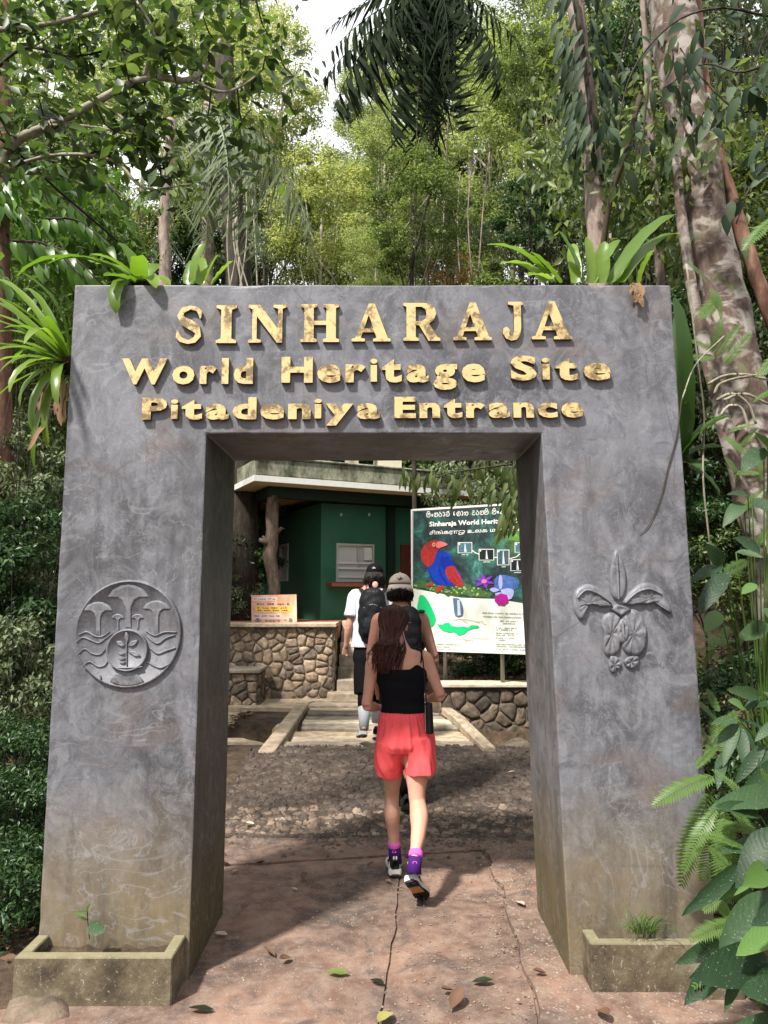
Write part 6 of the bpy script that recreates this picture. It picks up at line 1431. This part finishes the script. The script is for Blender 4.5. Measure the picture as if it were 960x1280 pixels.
br.append(branch(bl, [(-30, 40, 5.4), (60, 30, 5.3), (140, 10, 5.2), (220, -10, 5.2), (320, 0, 5.3)], .018, MB_PALE, dk=.8)); br.append(branch(bl, [(-20, 100, 5.6), (30, 60, 5.6), (90, 70, 5.5), (150, 60, 5.5)], .012, MB_DARK, dk=.8))
br.append(branch(bl, [(240, 100, 5.1), (280, 115, 5.2), (320, 95, 5.3), (345, 60, 5.4)], .010, MB_PALE, dk=.8))
TLm = [leaf_mesh('leaf', LM_TL, 1, .46, 6, .55, dr, .14, .02, seed=s) for s, dr in enumerate((.12, .3, .05))]
random.seed(21)
hubs = []
for o, q in br:
    for k in range(3, len(q), 3): hubs.append(q[k]+Vector((random.uniform(-.1, .1), random.uniform(-.2, .2), random.uniform(-.1, .12))))
while len(hubs) < 78:
    a = random.choice([(0, 340, 0, 120), (0, 260, 0, 250), (180, 340, 0, 140), (0, 330, 0, 70)]); hubs.append(P(random.uniform(a[0], a[1]), random.uniform(a[2], a[3]), random.uniform(3.9, 4.9)))
def whorl(h, n, s0, s1, ms, p, name='leaf', dn=.3, twig=None):
    ax = Vector((random.uniform(-.5, .5), random.uniform(-.6, .2), random.uniform(.2, .9))).normalized(); a0 = random.uniform(0, 6.28)
    u = ax.orthogonal().normalized(); v = ax.cross(u)
    for k in range(n):
        th = a0+6.283*k/n+random.uniform(-.25, .25); d = (u*math.cos(th)+v*math.sin(th)+ax*random.uniform(-.15, .6)-Vector((0, 0, dn))).normalized()
        put(name, random.choice(ms), p, basis(h, d, ax, random.uniform(s0, s1)))
for h in hubs[:58]: whorl(h, 5, .085, .14, TLm, bl)
rest = []
clu = np.array([[h.x, h.y, h.z, .16] for h in hubs]+[[*P(random.uniform(-40, 345), random.uniform(-30, 240), random.uniform(4.4, 5.4)), .3] for _ in range(60)])
LM_TLi = leafmat('broad_tree_leaf_mass', [(.022, .036, .016), (.035, .06, .022), (.06, .10, .03), (.16, .25, .05)], .42, .4)
put('leaf_mass', cloud('leaf_mass', LM_TLi, 2000, clu, .10, 1.4, flat=1, aspect=.5), bl, kind='stuff')
b = B()
for h in hubs[:70]:
    e = min((q for _, qq in br for q in qq), key=lambda a: (a-h).length)
    if (e-h).length > .05: b.tube([e, e.lerp(h, .5)+Vector((0, 0, -.04)), h], [.006, .005, .003], 4)
b.build('twig_mass', MB_DARK, bl, kind='stuff')
# bright feathery tree, left
ft = thing('feathery_tree', (-4.2, 6.5, height(-4.2, 6.5)), 'bright green tree with drooping leaflets behind the left nest fern', 'tree')
FTm = [leaf_mesh('leaf', leafmat('bright_drooping_leaf', [(.04, .11, .012), (.08, .18, .02), (.13, .26, .03)], .35, .5, None, .5, 'object'), 1, .36, 5, .4, .3, .1, seed=s) for s in range(3)]
random.seed(4); 
for k in range(15):
    a = (random.uniform(-60, 60), random.uniform(190, 330)); e = (a[0]+random.uniform(50, 110), a[1]+random.uniform(5, 60)); Y = random.uniform(5.2, 6.8)
    o, q = branch(ft, [(a[0], a[1], Y), ((a[0]+e[0])/2, (a[1]+e[1])/2-18, Y), (e[0], e[1], Y-.2)], .012, MB_DARK)
    for j in range(20):
        h = q[int(j/20*(len(q)-1))]; s = 1 if j % 2 else -1
        d = Vector((.35, -.3*s+random.uniform(-.3, .3), -.75+random.uniform(-.4, .3))); put('leaf', random.choice(FTm), ft, basis(h, d, Vector((random.uniform(-.3, .6), -1, .5)), random.uniform(.13, .21)))
clu = np.array([[*P(random.uniform(-60, 150), random.uniform(190, 420), random.uniform(6.2, 7.8)), .35] for _ in range(50)])
put('leaf_mass', cloud('leaf_mass', LM_FERN, 4200, clu, .13, 1.3, flat=.8, aspect=.4, hang=.8), ft, kind='stuff')
q = P(-60, 400, 6.5); b = B(); b.tube([Vector((-4.6, 6.6, height(-4.6, 6.6)-.1)), q, P(-60, 180, 6.4)], [.09, .07, .04], 8); b.build('trunk', MB_DARK, ft, smooth=True)

# ------------------------------------------------------------------ climber leaves, upper right
cl_ = thing('leafy_climber', P(860, 180, 5.3), 'dark climber with hanging ovate leaves draping the big leaning tree', 'climber')
OVm = [leaf_mesh('leaf', LM_OVD, 1, w_*.85, 6, .4, dr, .14, .03, seed=s) for s, (w_, dr) in enumerate(((.42, .3), (.34, .5), (.5, .2)))]
random.seed(8); stems = []
for pts in ([(960, 20, 5), (900, 10, 5), (840, 30, 5), (790, 90, 5), (770, 170, 5)], [(1000, 60, 4.8), (930, 90, 4.8), (880, 80, 4.9), (830, 110, 4.9)], [(990, 120, 4.6), (930, 140, 4.6), (880, 100, 4.7), (850, 60, 4.8)], [(860, 60, 5), (850, 130, 5), (862, 170, 4.9), (880, 140, 4.9)],
            [(960, -20, 4.8), (820, -10, 5.2), (740, 0, 6.2), (680, 10, 6.6)], [(740, 20, 6.4), (730, 90, 6.4), (725, 160, 6.4)], [(790, 20, 5.6), (770, 100, 5.8), (755, 200, 5.8)], [(980, 180, 5), (940, 230, 5), (920, 280, 5)], [(812, 90, 5.2), (806, 150, 5.2), (800, 220, 5.2)], [(985, 0, 5), (950, 60, 5), (935, 140, 5)]):
    o, q = branch(cl_, pts, .011, MB_DARK, 'stem', 5); stems.append(q)
cnt = 0
while cnt < 170:
    q = random.choice(stems); h = random.choice(q)+Vector((random.uniform(-.16, .16), random.uniform(-.25, .2), random.uniform(-.16, .14)))
    put('leaf', random.choice(OVm), cl_, basis(h, Vector((random.uniform(-.7, .5), random.uniform(-.5, .3), random.uniform(-1, -.2))), Vector((random.uniform(-.6, .4), -1, random.uniform(0, 1.2))), random.uniform(.10, .19))); cnt += 1
clu = np.array([[*(random.choice(q)+Vector((random.uniform(-.3, .3), random.uniform(.7, 1.6), random.uniform(-.3, .3)))), .35] for q in stems for _ in range(5)])
put('leaf_mass', cloud('leaf_mass', LM_MID, 2200, clu, .13, 1.2, flat=1, aspect=.42, hang=1., up=.3), cl_, kind='stuff')
# hanging lanceolate leaves round the pinkish trunk
hl = thing('hanging_creeper', P(735, 120, 5.9), 'dark creeper with narrow hanging leaves wrapped round the pinkish trunk', 'climber')
o, q = branch(hl, [(716, -20, 5.85), (728, 60, 5.85), (738, 140, 5.85), (742, 190, 5.85)], .03, MB_DARK, 'stem'); HLm = [leaf_mesh('leaf', LM_OVD, 1, .22, 5, .4, .4, .1, seed=s) for s in range(3)]
for k in range(150):
    h = random.choice(q); s = random.choice((-1, 1)); h = h+Vector((s*random.uniform(.02, .2), random.uniform(-.2, .1), random.uniform(-.1, .1)))
    put('leaf', random.choice(HLm), hl, basis(h, Vector((s*random.uniform(.1, .8), random.uniform(-.4, .1), -1)), Vector((0, -1, .6)), random.uniform(.12, .23)))

# branch hanging in front of the board seen through the gate
wb = thing('overhanging_branch', P(640, 600, 8.6), 'leafy branch hanging over the top right of the information board', 'branch')
WLm = [leaf_mesh('leaf', leafmat('willowy_leaf', [(.04, .07, .02), (.09, .13, .04), (.22, .25, .10)], .4, .4, None, .5, 'object'), 1, .24, 5, .4, .35, .1, seed=s) for s in range(3)]
WQ = []
for pts in ([(700, 520, 8.6), (660, 560, 8.5), (630, 600, 8.4), (600, 625, 8.4)], [(690, 540, 8.5), (650, 600, 8.4), (635, 640, 8.4), (628, 665, 8.4)], [(680, 560, 8.4), (655, 620, 8.3), (640, 660, 8.3)], [(640, 580, 8.6), (570, 590, 8.8), (530, 600, 9), (500, 590, 9.2)], [(650, 570, 8.6), (600, 580, 8.9), (565, 610, 9)], [(670, 600, 8.2), (648, 625, 8.2), (650, 650, 8.2)]):
    o, q = branch(wb, pts, .014, MB_DARK, 'twig', 5); WQ += q[3:]
for k in range(170):
    h = random.choice(WQ)+Vector((random.uniform(-.07, .07), random.uniform(-.2, .2), random.uniform(-.05, .1))); put('leaf', random.choice(WLm), wb, basis(h, Vector((random.uniform(-.7, .5), random.uniform(-.3, .2), -1)), Vector((random.uniform(-.5, .5), -1, .7)), random.uniform(.12, .24)))

# ------------------------------------------------------------------ nest ferns
def nest(name, label, base, leaves, W=.085, mat=LM_NEST, cat='fern', wav=.12):
    bp = Vector(base); t = thing(name, bp, label, cat)
    for k, (p0, p1, Y1, ar) in enumerate(leaves):
        h = P(p0[0], p0[1], base[1]) if p0 else bp; e = P(p1[0], p1[1], Y1); d = e-h; L = d.length
        m = strap_mesh('leaf', mat, 1., W/L*random.uniform(.85, 1.15), ar, 12, wav, k)
        ch = Vector((0, sum(math.cos(ar-2.0*ar/12*sum((.6+.8*i/12) for i in range(j+1))) for j in range(12))/12, 0)); ang = ar; y = z = 0
        for i in range(13):
            ang_ = ang; ang -= 2.0*ar/12*(.6+.8*i/12); 
            if i < 12: y += math.cos(ang)/12; z += math.sin(ang)/12
        # rotate so the chord points at the tip
        al = math.atan2(z, y); cl2 = math.hypot(y, z); B_ = basis(h, d, Vector((.12*math.sin(k*2.), -.45, 1)), L/cl2)
        put('leaf', m, t, B_@Matrix.Rotation(-al, 4, 'X'))
    b = B(); b.ell(bp+Vector((0, 0, .0)), (.07, .06, .05), 9, 6); b.build('root_ball', plain('fibrous_root', (.05, .03, .015), .95, vary=.8), t)
    return t
zt = 3.085
nest('nest_fern', 'glossy nest fern on the left corner of the gateway, one leaf dangling over the front', (P(178, 352, 3.52).x, 3.52, zt+.03), [
    (None, (112, 318), 3.4, .5), (None, (148, 303), 3.5, .3), (None, (60, 330), 3.45, .6), (None, (22, 345), 3.5, .7), (None, (130, 345), 3.3, .3), (None, (172, 320), 3.3, .4), (None, (213, 357), 3.42, .7), (None, (200, 330), 3.6, .4), ((165, 352), (145, 392), 3.37, .9), (None, (195, 360), 3.35, .8), (None, (120, 330), 3.7, .3)], .072)
nest('nest_fern', 'small upright nest fern over the first letters of SINHARAJA', (P(262, 357, 3.75).x, 3.75, zt), [
    ((240, 356), (256, 303), 3.75, .25), ((256, 356), (273, 318), 3.7, .15), ((266, 356), (291, 326), 3.7, .1), ((236, 356), (243, 325), 3.8, .1), ((250, 356), (252, 322), 3.85, .2)], .062)
nest('nest_fern', 'wide nest fern spreading over the right end of the gateway top', (P(715, 352, 3.8).x, 3.8, zt), [
    ((690, 354), (609, 306), 3.6, .45), ((700, 354), (664, 315), 3.7, .1), ((680, 354), (625, 330), 3.6, .45), ((728, 354), (697, 287), 3.75, .15), ((738, 354), (733, 296), 3.8, .15), ((752, 354), (755, 302), 3.8, .12), ((765, 354), (800, 310), 3.9, .2), ((762, 354), (845, 268), 4.1, .3),
    ((775, 354), (850, 292), 4.2, .3), ((740, 354), (775, 300), 4.1, .2), ((690, 354), (660, 345), 3.6, .3), ((800, 354), (818, 312), 3.7, .2), ((720, 354), (715, 305), 3.9, .2)], .070)
nest('epiphyte_fern', 'big strap leaved fern hanging on the left side of the gateway', (-1.56, 3.6, 2.75), [
    (None, (0, 372), 3.3, .4), (None, (-20, 390), 3.5, .4), (None, (20, 338), 3.4, .7), (None, (5, 410), 3.2, .6), (None, (-10, 440), 3.3, .5), (None, (0, 465), 3.4, .7), (None, (12, 490), 3.3, .8), (None, (25, 508), 3.5, .8), (None, (40, 540), 3.4, .7), (None, (60, 560), 3.5, .6), (None, (-15, 420), 3.8, .5), (None, (45, 590), 3.6, .5),
    (None, (15, 455), 3.9, .6), (None, (30, 360), 3.8, .5), (None, (-30, 360), 3.6, .3), (None, (50, 400), 3.2, .8), (None, (30, 430), 3.15, .9), (None, (55, 520), 3.8, .6), (None, (72, 505), 3.35, .8), (None, (-20, 375), 3.9, .3), (None, (-10, 400), 3.7, .25), (None, (-20, 430), 3.5, .3), (None, (-10, 455), 3.8, .3), (None, (10, 480), 3.9, .4), (None, (-10, 350), 3.9, .5), (None, (-10, 505), 3.6, .4), (None, (20, 395), 3.45, .2), (None, (15, 425), 3.6, .2)], .040, wav=.15)
dd = thing('dead_fronds', (-1.58, 3.55, 2.6), 'dark dead fronds hanging under the strap leaved fern', 'dead leaves')
for k, (a, c) in enumerate([((60, 470), (38, 520)), ((62, 470), (48, 515)), ((80, 475), (76, 535)), ((84, 480), (80, 530)), ((62, 525), (35, 565)), ((75, 475), (70, 520))]):
    h, e = P(a[0], a[1], 3.5), P(c[0], c[1], 3.45); put('leaf', strap_mesh('leaf', LM_DEAD, 1, .13, .3, 8, .5, k), dd, basis(h, e-h, Vector((0, -1, .2)), (e-h).length))
q = P(795, 352, 3.43); dl = thing('dead_leaf_clump', q, 'dark curled dead leaf clinging over the right end of the gateway edge', 'dead leaves')
for k, (a, c) in enumerate([((793, 354), (795, 380)), ((790, 356), (787, 368)), ((797, 354), (801, 385))]):
    h, e = P(a[0], a[1], 3.385), P(c[0], c[1], 3.37); put('leaf', strap_mesh('leaf', LM_DEAD, 1, .3, .3, 8, .6, k), dl, basis(h, e-h, Vector((0, -1, .2)), (e-h).length))

# ------------------------------------------------------------------ right foreground plants
BLm = [leaf_mesh('leaf', LM_BIG, 1, w_, 11, .40, dr, fo, .035, seed=s) for s, (w_, dr, fo) in enumerate(((.46, .10, .1), (.40, .35, .2), (.52, .22, .05), (.44, -.05, .25), (.48, .45, .15)))]
BLy = [leaf_mesh('leaf', LM_BIGL, 1, .44, 9, .42, .12, .12, .015, seed=7)]
BLn = [leaf_mesh('leaf', LM_BIG, 1, .26, 9, .42, .2, .12, .02, seed=s) for s in (11, 12)]
def plant(name, label, root, leaves, cat='plant', stemr=.006):
    t = thing(name, root, label, cat); R0 = Vector(root)
    for k, (a, c, Y, wsc, kind) in enumerate(leaves):
        h, e = P(a[0], a[1], Y), P(c[0], c[1], Y-.06-.05*(k % 3)); ms = {'b': BLm, 'y': BLy, 'n': BLn}[kind]; L = (e-h).length
        L *= .86; put('leaf', ms[k % len(ms)], t, basis(h, e-h, Vector((random.uniform(-.55, .3), -.85, random.uniform(.1, 1.1))), (L*wsc*.82, L, L)))
        b = B(); m_ = R0.lerp(h, .55)+Vector((.02, .06, .05)); b.tube(catmull([R0, m_, h], 4), [stemr*(1-.5*i/9) for i in range(9)], 5); b.build('stalk', LM_FERN, t, smooth=True)
    return t
random.seed(31)
plant('broadleaf_plant', 'large broad velvety leaved plant in the bottom right corner', (1.75, 2.95, .1), [
    ((968, 1118), (888, 1205), 2.75, 1.15, 'b'), ((972, 1160), (915, 1195), 2.7, 1., 'y'), ((958, 1195), (866, 1228), 2.72, 1.0, 'b'), ((950, 1020), (882, 1008), 2.95, .9, 'b'), ((975, 1040), (915, 1095), 2.8, 1.2, 'b'), ((925, 1080), (846, 1156), 2.9, .5, 'b'),
    ((945, 1098), (893, 1128), 2.9, .5, 'y'), ((990, 1070), (928, 1072), 2.85, 1.1, 'b'), ((958, 1085), (932, 1107), 2.74, 1.2, 'y'), ((905, 1175), (848, 1208), 2.85, .9, 'b'), ((900, 1205), (850, 1262), 2.8, .9, 'b'), ((925, 1215), (905, 1262), 2.78, 1., 'n'), ((905, 1210), (875, 1255), 2.74, 1.2, 'n'),
    ((985, 1215), (925, 1240), 2.7, 1., 'b'), ((975, 1000), (905, 985), 3.0, .9, 'b'), ((985, 1130), (935, 1160), 2.6, 1.1, 'b'), ((960, 1060), (905, 1050), 3.0, 1., 'b'), ((995, 1250), (935, 1225), 2.6, 1, 'b'), ((985, 1270), (905, 1285), 2.6, 1., 'n'), ((915, 1150), (880, 1110), 3., .8, 'y'), ((940, 1130), (905, 1090), 3, 1, 'b')])
plant('narrow_leaved_plant', 'whorls of narrow pointed leaves above the fern, right of the pillar', (1.95, 3.5, .5), [
    ((922, 905), (888, 935), 3.3, 1.3, 'n'), ((922, 905), (900, 960), 3.3, 1.2, 'n'), ((925, 908), (935, 968), 3.3, 1.2, 'n'), ((922, 905), (955, 945), 3.3, 1.3, 'n'), ((922, 900), (890, 898), 3.3, 1.3, 'n'), ((925, 900), (960, 905), 3.35, 1.3, 'n'), ((955, 930), (915, 985), 3.2, 1.2, 'n'), ((958, 935), (950, 1000), 3.2, 1.2, 'n'),
    ((950, 870), (915, 860), 3.5, 1.3, 'n'), ((950, 870), (925, 890), 3.5, 1.3, 'n'), ((955, 865), (985, 880), 3.5, 1.3, 'n'), ((905, 940), (895, 985), 3.4, 1.2, 'n'), ((930, 885), (910, 872), 3.4, 1.4, 'y'), ((945, 960), (985, 975), 3.2, 1.3, 'n'), ((940, 885), (975, 870), 3.5, 1.4, 'n'), ((975, 900), (940, 925), 3.2, 1.4, 'n'), ((980, 955), (935, 990), 3.1, 1.4, 'b')])
plant('blue_leaved_sapling', 'sapling with bluish oval leaves right of the orchid relief', (1.98, 4.0, .45), [
    ((903, 707), (857, 727), 3.75, 1.1, 'b'), ((902, 706), (888, 682), 3.75, 1.5, 'b'), ((909, 715), (868, 765), 3.7, .75, 'b'), ((920, 690), (960, 700), 3.8, 1., 'b'), ((930, 630), (905, 645), 3.9, 1.2, 'b'), ((940, 625), (975, 640), 3.9, 1.1, 'b'), ((935, 620), (912, 610), 3.9, 1.2, 'b'), ((955, 560), (925, 585), 4, 1.1, 'b'), ((960, 560), (940, 540), 4, 1.1, 'b'), ((945, 730), (925, 742), 3.8, 1.3, 'y'),
    ((950, 690), (918, 668), 3.9, 1.2, 'b'), ((955, 760), (985, 790), 3.8, 1.2, 'b'), ((960, 780), (920, 800), 3.9, 1.1, 'b'), ((900, 765), (880, 790), 4., 1.4, 'y')])
# ferns
FRm = [frond_mesh('frond', LM_FERN, 1., w_, 24, dr, .034, .15, s, rach=.005) for s, (w_, dr) in enumerate(((.40, .25), (.34, .4), (.45, .1)))]
def fern(name, label, root, fr, p=None):
    t = thing(name, root, label, 'fern')
    for k, (a, c, Y, dY) in enumerate(fr):
        h, e = P(a[0], a[1], Y), P(c[0], c[1], Y+dY); d = e-h; L = d.length; dr = (.25, .4, .1)[k % 3]
        put('frond', FRm[k % 3], t, basis(h, (d.normalized()+Vector((0, 0, dr*.8))).normalized(), Vector((random.uniform(-.2, .2), -.6, 1)), L*1.02))
    return t
fern('ladder_fern', 'pale ladder fern arching across the right pillar face low down', P(900, 985, 3.15), [((893, 970), (823, 1008), 3.15, -.1), ((895, 1010), (860, 1090), 3.1, -.1), ((905, 1020), (905, 1120), 3.05, -.1), ((905, 1010), (855, 1058), 3.2, 0), ((905, 1000), (950, 1060), 3.2, -.1), ((900, 1015), (880, 1105), 3.12, 0), ((900, 1005), (930, 1110), 3.1, 0), ((890, 990), (850, 1120), 3.2, 0)])
fern('ladder_fern', 'bright fern beside the right pillar edge, above the ladder fern', P(900, 930, 3.5), [((893, 940), (866, 895), 3.5, 0), ((893, 940), (895, 885), 3.5, .1), ((890, 935), (865, 925), 3.45, 0), ((895, 940), (925, 885), 3.5, .1), ((895, 900), (860, 865), 3.6, 0), ((898, 890), (885, 860), 3.6, .1), ((893, 935), (875, 960), 3.45, -.1)])
fern('ladder_fern', 'small yellow green fern beside the tip of the orchid relief', P(890, 810, 4.3), [((895, 808), (868, 790), 4.3, 0), ((895, 808), (882, 780), 4.3, .1), ((895, 808), (912, 782), 4.3, .1), ((893, 810), (868, 815), 4.2, 0), ((897, 808), (925, 800), 4.3, 0), ((895, 808), (880, 830), 4.2, 0)])
fern('ladder_fern', 'bright fern tip poking in at the right edge of the picture', P(990, 262, 4.2), [((985, 262), (935, 305), 4.2, -.1), ((990, 300), (940, 275), 4.3, 0), ((985, 430), (948, 470), 4.2, 0), ((990, 480), (945, 500), 4.2, 0)])
tf_ = thing('trunk_fern', P(905, 450, 5.1), 'small creeping ferns growing along the mottled leaning trunk', 'fern')
for k, (a, c) in enumerate([((893, 440), (870, 425)), ((897, 445), (925, 405)), ((905, 455), (938, 420)), ((890, 440), (905, 400)), ((888, 360), (905, 385)), ((885, 350), (862, 330)), ((905, 545), (930, 565)), ((910, 540), (938, 530)), ((915, 590), (945, 595)), ((925, 600), (915, 575)), ((940, 560), (955, 590)), ((900, 370), (880, 395)), ((925, 640), (955, 615)), ((925, 560), (945, 540)), ((893, 445), (868, 450)), ((935, 700), (905, 720)), ((940, 690), (965, 660))]):
    h, e = P(a[0], a[1], 5.12), P(c[0], c[1], 5.0); put('frond', FRm[k % 3], tf_, basis(h, e-h+Vector((0, 0, .03)), Vector((0, -1, .6)), (e-h).length*1.1))
fern('ladder_fern', 'dark ferns tangled among the broad leaves in the bottom right corner', P(930, 1180, 2.9), [((925, 1150), (870, 1180), 2.85, -.1), ((930, 1180), (880, 1240), 2.8, -.1), ((940, 1120), (890, 1060), 2.9, 0), ((935, 1200), (960, 1270), 2.7, 0), ((945, 1020), (905, 960), 3, 0), ((950, 1040), (900, 1030), 3, 0), ((950, 960), (990, 1020), 2.9, 0), ((930, 1060), (870, 1045), 2.95, 0), ((940, 1100), (880, 1140), 2.9, 0)])
# strap leaves behind the right pillar, dark
nest('strap_plant', 'dark strap leaved plant drooping behind the right pillar', (1.95, 4.9, 2.5), [(None, (850, 430), 4.8, .3), (None, (905, 560), 4.8, .5), (None, (860, 500), 4.7, .4), (None, (880, 590), 4.8, .5), (None, (900, 620), 4.9, .4), (None, (848, 385), 4.9, .3), (None, (842, 372), 4.6, .3), (None, (915, 520), 4.7, .5), (None, (870, 540), 4.9, .4)], .12, leafmat('dark_strap_leaf', [(.03, .075, .012), (.05, .12, .018)], .35, .3, None, .5, 'object'))
# sapling in the left planter and grass tuft in the right one
sapl = thing('seedling', P(111, 1170, 3.32), 'tiny seedling with one round leaf in the left planter', 'plant')
b = B(); b.tube(catmull([P(112, 1174, 3.32), P(110, 1155, 3.32), P(109, 1135, 3.31)], 4), .0022, 5); b.build('stem', MVINE, sapl)
for a, c, w_ in (((110, 1158), (131, 1163), 1.4), ((109, 1140), (92, 1141), .6), ((109, 1138), (112, 1130), .6), ((109, 1150), (98, 1146), .6)):
    h, e = P(*a, 3.31), P(*c, 3.28); L = (e-h).length; put('leaf', BLy[0] if w_ < 1 else BLm[0], sapl, basis(h, e-h, Vector((0, -1, .5)), (L*w_, L, L)))
gt = thing('grass_tuft', P(805, 1172, 3.36), 'tuft of grass spilling over the rim of the right planter', 'grass tuft')
random.seed(5); b = B()
GLm = [strap_mesh('blade', LM_FERN if k < 2 else LM_DARK, 1, .035, .9, 7, 0, k) for k in range(3)]
for k in range(110):
    h = P(805+random.gauss(0, 9), 1168, random.uniform(3.25, 3.38)); th = random.uniform(0, 6.28); put('blade', random.choice(GLm), gt, basis(h, Vector((math.cos(th), math.sin(th)*.7-.35, random.uniform(.1, 1.1))), Vector((0, 0, 1)), random.uniform(.06, .13)))

# ------------------------------------------------------------------ litter
FLm = [leaf_mesh('fallen_leaf', m, 1, w_, 5, .5, dr, f_, .03, seed=s) for s, (m, w_, dr, f_) in enumerate(((LM_DEAD, .4, -.2, .3), (LM_DEAD, .5, .2, .1), (LM_TL, .42, -.1, .2), (plain('yellow_leaf', (.30, .27, .09), .6), .45, -.15, .3), (plain('pale_leaf', (.40, .34, .27), .7), .5, -.1, .2), (plain('brown_leaf', (.12, .065, .04), .7), .5, -.3, .4)))]
for i, (px, py, k, L, lb) in enumerate([
    (596, 1036, 2, .10, 'green leaf lying on the path right of the walker, near the cobbles'), (437, 1217, 2, .10, 'upright green leaf on the path left of the central crack'), (463, 1224, 2, .075, 'small light green leaf beside the central crack'), (590, 1227, 2, .09, 'green leaf on the path, right of centre near the bottom'), (490, 1265, 3, .12, 'yellow leaf lying at the bottom centre of the path'), (563, 1262, 5, .11, 'brown leaf lying right of the yellow leaf'), (268, 1262, 2, .10, 'green leaf on the path in front of the left planter'),
    (344, 1195, 5, .07, 'curled brown leaf, left one of a close pair on the path'), (364, 1197, 5, .07, 'curled brown leaf, right one of a close pair on the path'), (285, 1168, 4, .065, 'pale leaf on the path by the left pillar'), (378, 1101, 5, .08, 'brown leaf on the path left of the walker'), (372, 1112, 4, .04, 'small pale leaf below the brown leaf left of the walker'), (320, 1079, 5, .06, 'brown leaf just inside the left pillar, second from it'), (287, 1080, 5, .07, 'brown leaf just inside the left pillar, nearest to it'), (288, 1090, 4, .05, 'pale leaf just inside the left pillar'),
    (458, 1082, 5, .05, 'tiny brown leaf close behind the walker'), (481, 1100, 0, .06, 'reddish dry leaf beside the walker, at the crack'), (567, 1237, 5, .06, 'small dark leaf near the green leaf at lower right'), (683, 1216, 5, .06, 'yellowish leaf near the right planter'), (645, 1126, 4, .08, 'thin pale leaf on the rough strip inside the right pillar'), (395, 1005, 5, .06, 'dark leaf on the cobbled ramp left side'), (318, 1030, 4, .07, 'pale leaf on the left of the cobbled ramp'), (747, 1262, 5, .1, 'dark curled leaf in front of the right planter'), (635, 965, 4, .06, 'pale leaf on the right side of the cobbled ramp'), (595, 1140, 0, .03, 'tiny twig like leaf on the path')]):
    z = .012 if px < 640 else .03
    if py < 1040: z = rz(G(px, py, .05).y)+.035
    h = G(px, py, z); th = random.uniform(0, 6.28); o = put('fallen_leaf', FLm[k], None, basis(h, Vector((math.cos(th), math.sin(th)*.6, .0)), Vector((random.uniform(-.2, .2), random.uniform(-.2, .2), 1)), L)); tag(o, lb, 'leaf', 'leaves fallen on the path')
def litter(name, n, fn, mat, size, lift=.015, tilt=.5):
    V = []; F = []
    for i in range(n):
        x, y = fn(); z = height(x, y)+lift*random.uniform(.3, 1.6); h = Vector((x, y, z)); m = basis(h, Vector((random.uniform(-1, 1), random.uniform(-1, 1), random.uniform(-tilt, tilt)*.5)), Vector((random.uniform(-tilt, tilt), random.uniform(-tilt, tilt), 1)), size*random.uniform(.5, 1.3))
        k = len(V); V += [m@Vector(q) for q in ((0, 0, 0), (.22, .45, .06), (0, 1, -.05), (-.22, .45, .1))]; F += [(k, k+1, k+2), (k, k+2, k+3)]
    o = npmesh(name, np.array([tuple(v) for v in V]), np.array(F), mat); return put(name, o, None, None, 'stuff')
random.seed(77)
tag(litter('leaf_litter', 9000, lambda: (random.uniform(1.5, 6), random.uniform(2, 9.6)), LM_LIT, .10), 'brown leaf litter covering the bank right of the gateway', 'leaf litter')
tag(litter('leaf_litter', 7000, lambda: (random.uniform(-6, -1.7), random.uniform(2.5, 10)), LM_LIT, .10), 'brown leaf litter in the gully left of the gateway', 'leaf litter')
tag(litter('leaf_litter', 1500, lambda: (random.choice((random.uniform(.8, 2.6), random.uniform(1.25, 1.9))), random.choice((random.uniform(10.15, 11.2), random.uniform(7.0, 9.2)))), LM_LIT, .07), 'dry leaf litter around the foot of the information board', 'leaf litter')
boulder(G(45, 1278, -.05)+Vector((0, 0, .0)), (.16, .13, .10), MSTONED, 'dark jagged rock at the foot of the left planter', seed=11)
# ground cover plants on the banks
def cover(name, n, fn, mat, size, hgt, label):
    c = []
    for i in range(n): x, y = fn(); c.append([x, y, height(x, y)+hgt*random.uniform(.2, 1), hgt])
    return tag(put(name, cloud(name, mat, n*38, np.array(c), size, 1., flat=.8, aspect=.4), None, None, 'stuff'), label, 'ground cover')
cover('ground_cover', 260, lambda: (random.uniform(1.7, 7), random.uniform(3.6, 12)), LM_MID, .09, .3, 'low leafy ground cover on the right bank')
cover('ground_cover', 200, lambda: (random.uniform(-8, -2.4), random.uniform(4.5, 13)), LM_DARK, .09, .35, 'low dark ground cover on the left bank')
for k, (px, py, Y, r) in enumerate([(15, 1030, 4.3, 75), (60, 1010, 5.2, 60), (-20, 1130, 3.9, 90), (30, 1110, 4.6, 60)]): tp('dshrub', px, py, Y, r, ('dark low shrub in the gully beside the foot of the left pillar', 'dark shrub farther back in the gully left of the pillar', 'dark shrub cut by the left edge near the left planter', 'lowest dark shrub just behind the left planter')[k], 'shrubs in the gully', 'understory_shrub', 'shrub')
tp('dshrub', 945, 1040, 3.5, 95, 'dark shrub filling the bottom right behind the broad leaved plant', None, 'background_shrub', 'shrub')
tp('dshrub', 950, 900, 4.6, 90, 'dark shrub on the bank behind the narrow leaved plant', None, 'background_shrub', 'shrub')
cover('ground_cover', 500, lambda: (random.uniform(-16, 16), random.uniform(16, 34)), LM_MID, .16, .8, 'undergrowth covering the slope behind the booth')
print('objects', len(bpy.data.objects), 'tris', sum(len(m.polygons) for m in bpy.data.meshes))
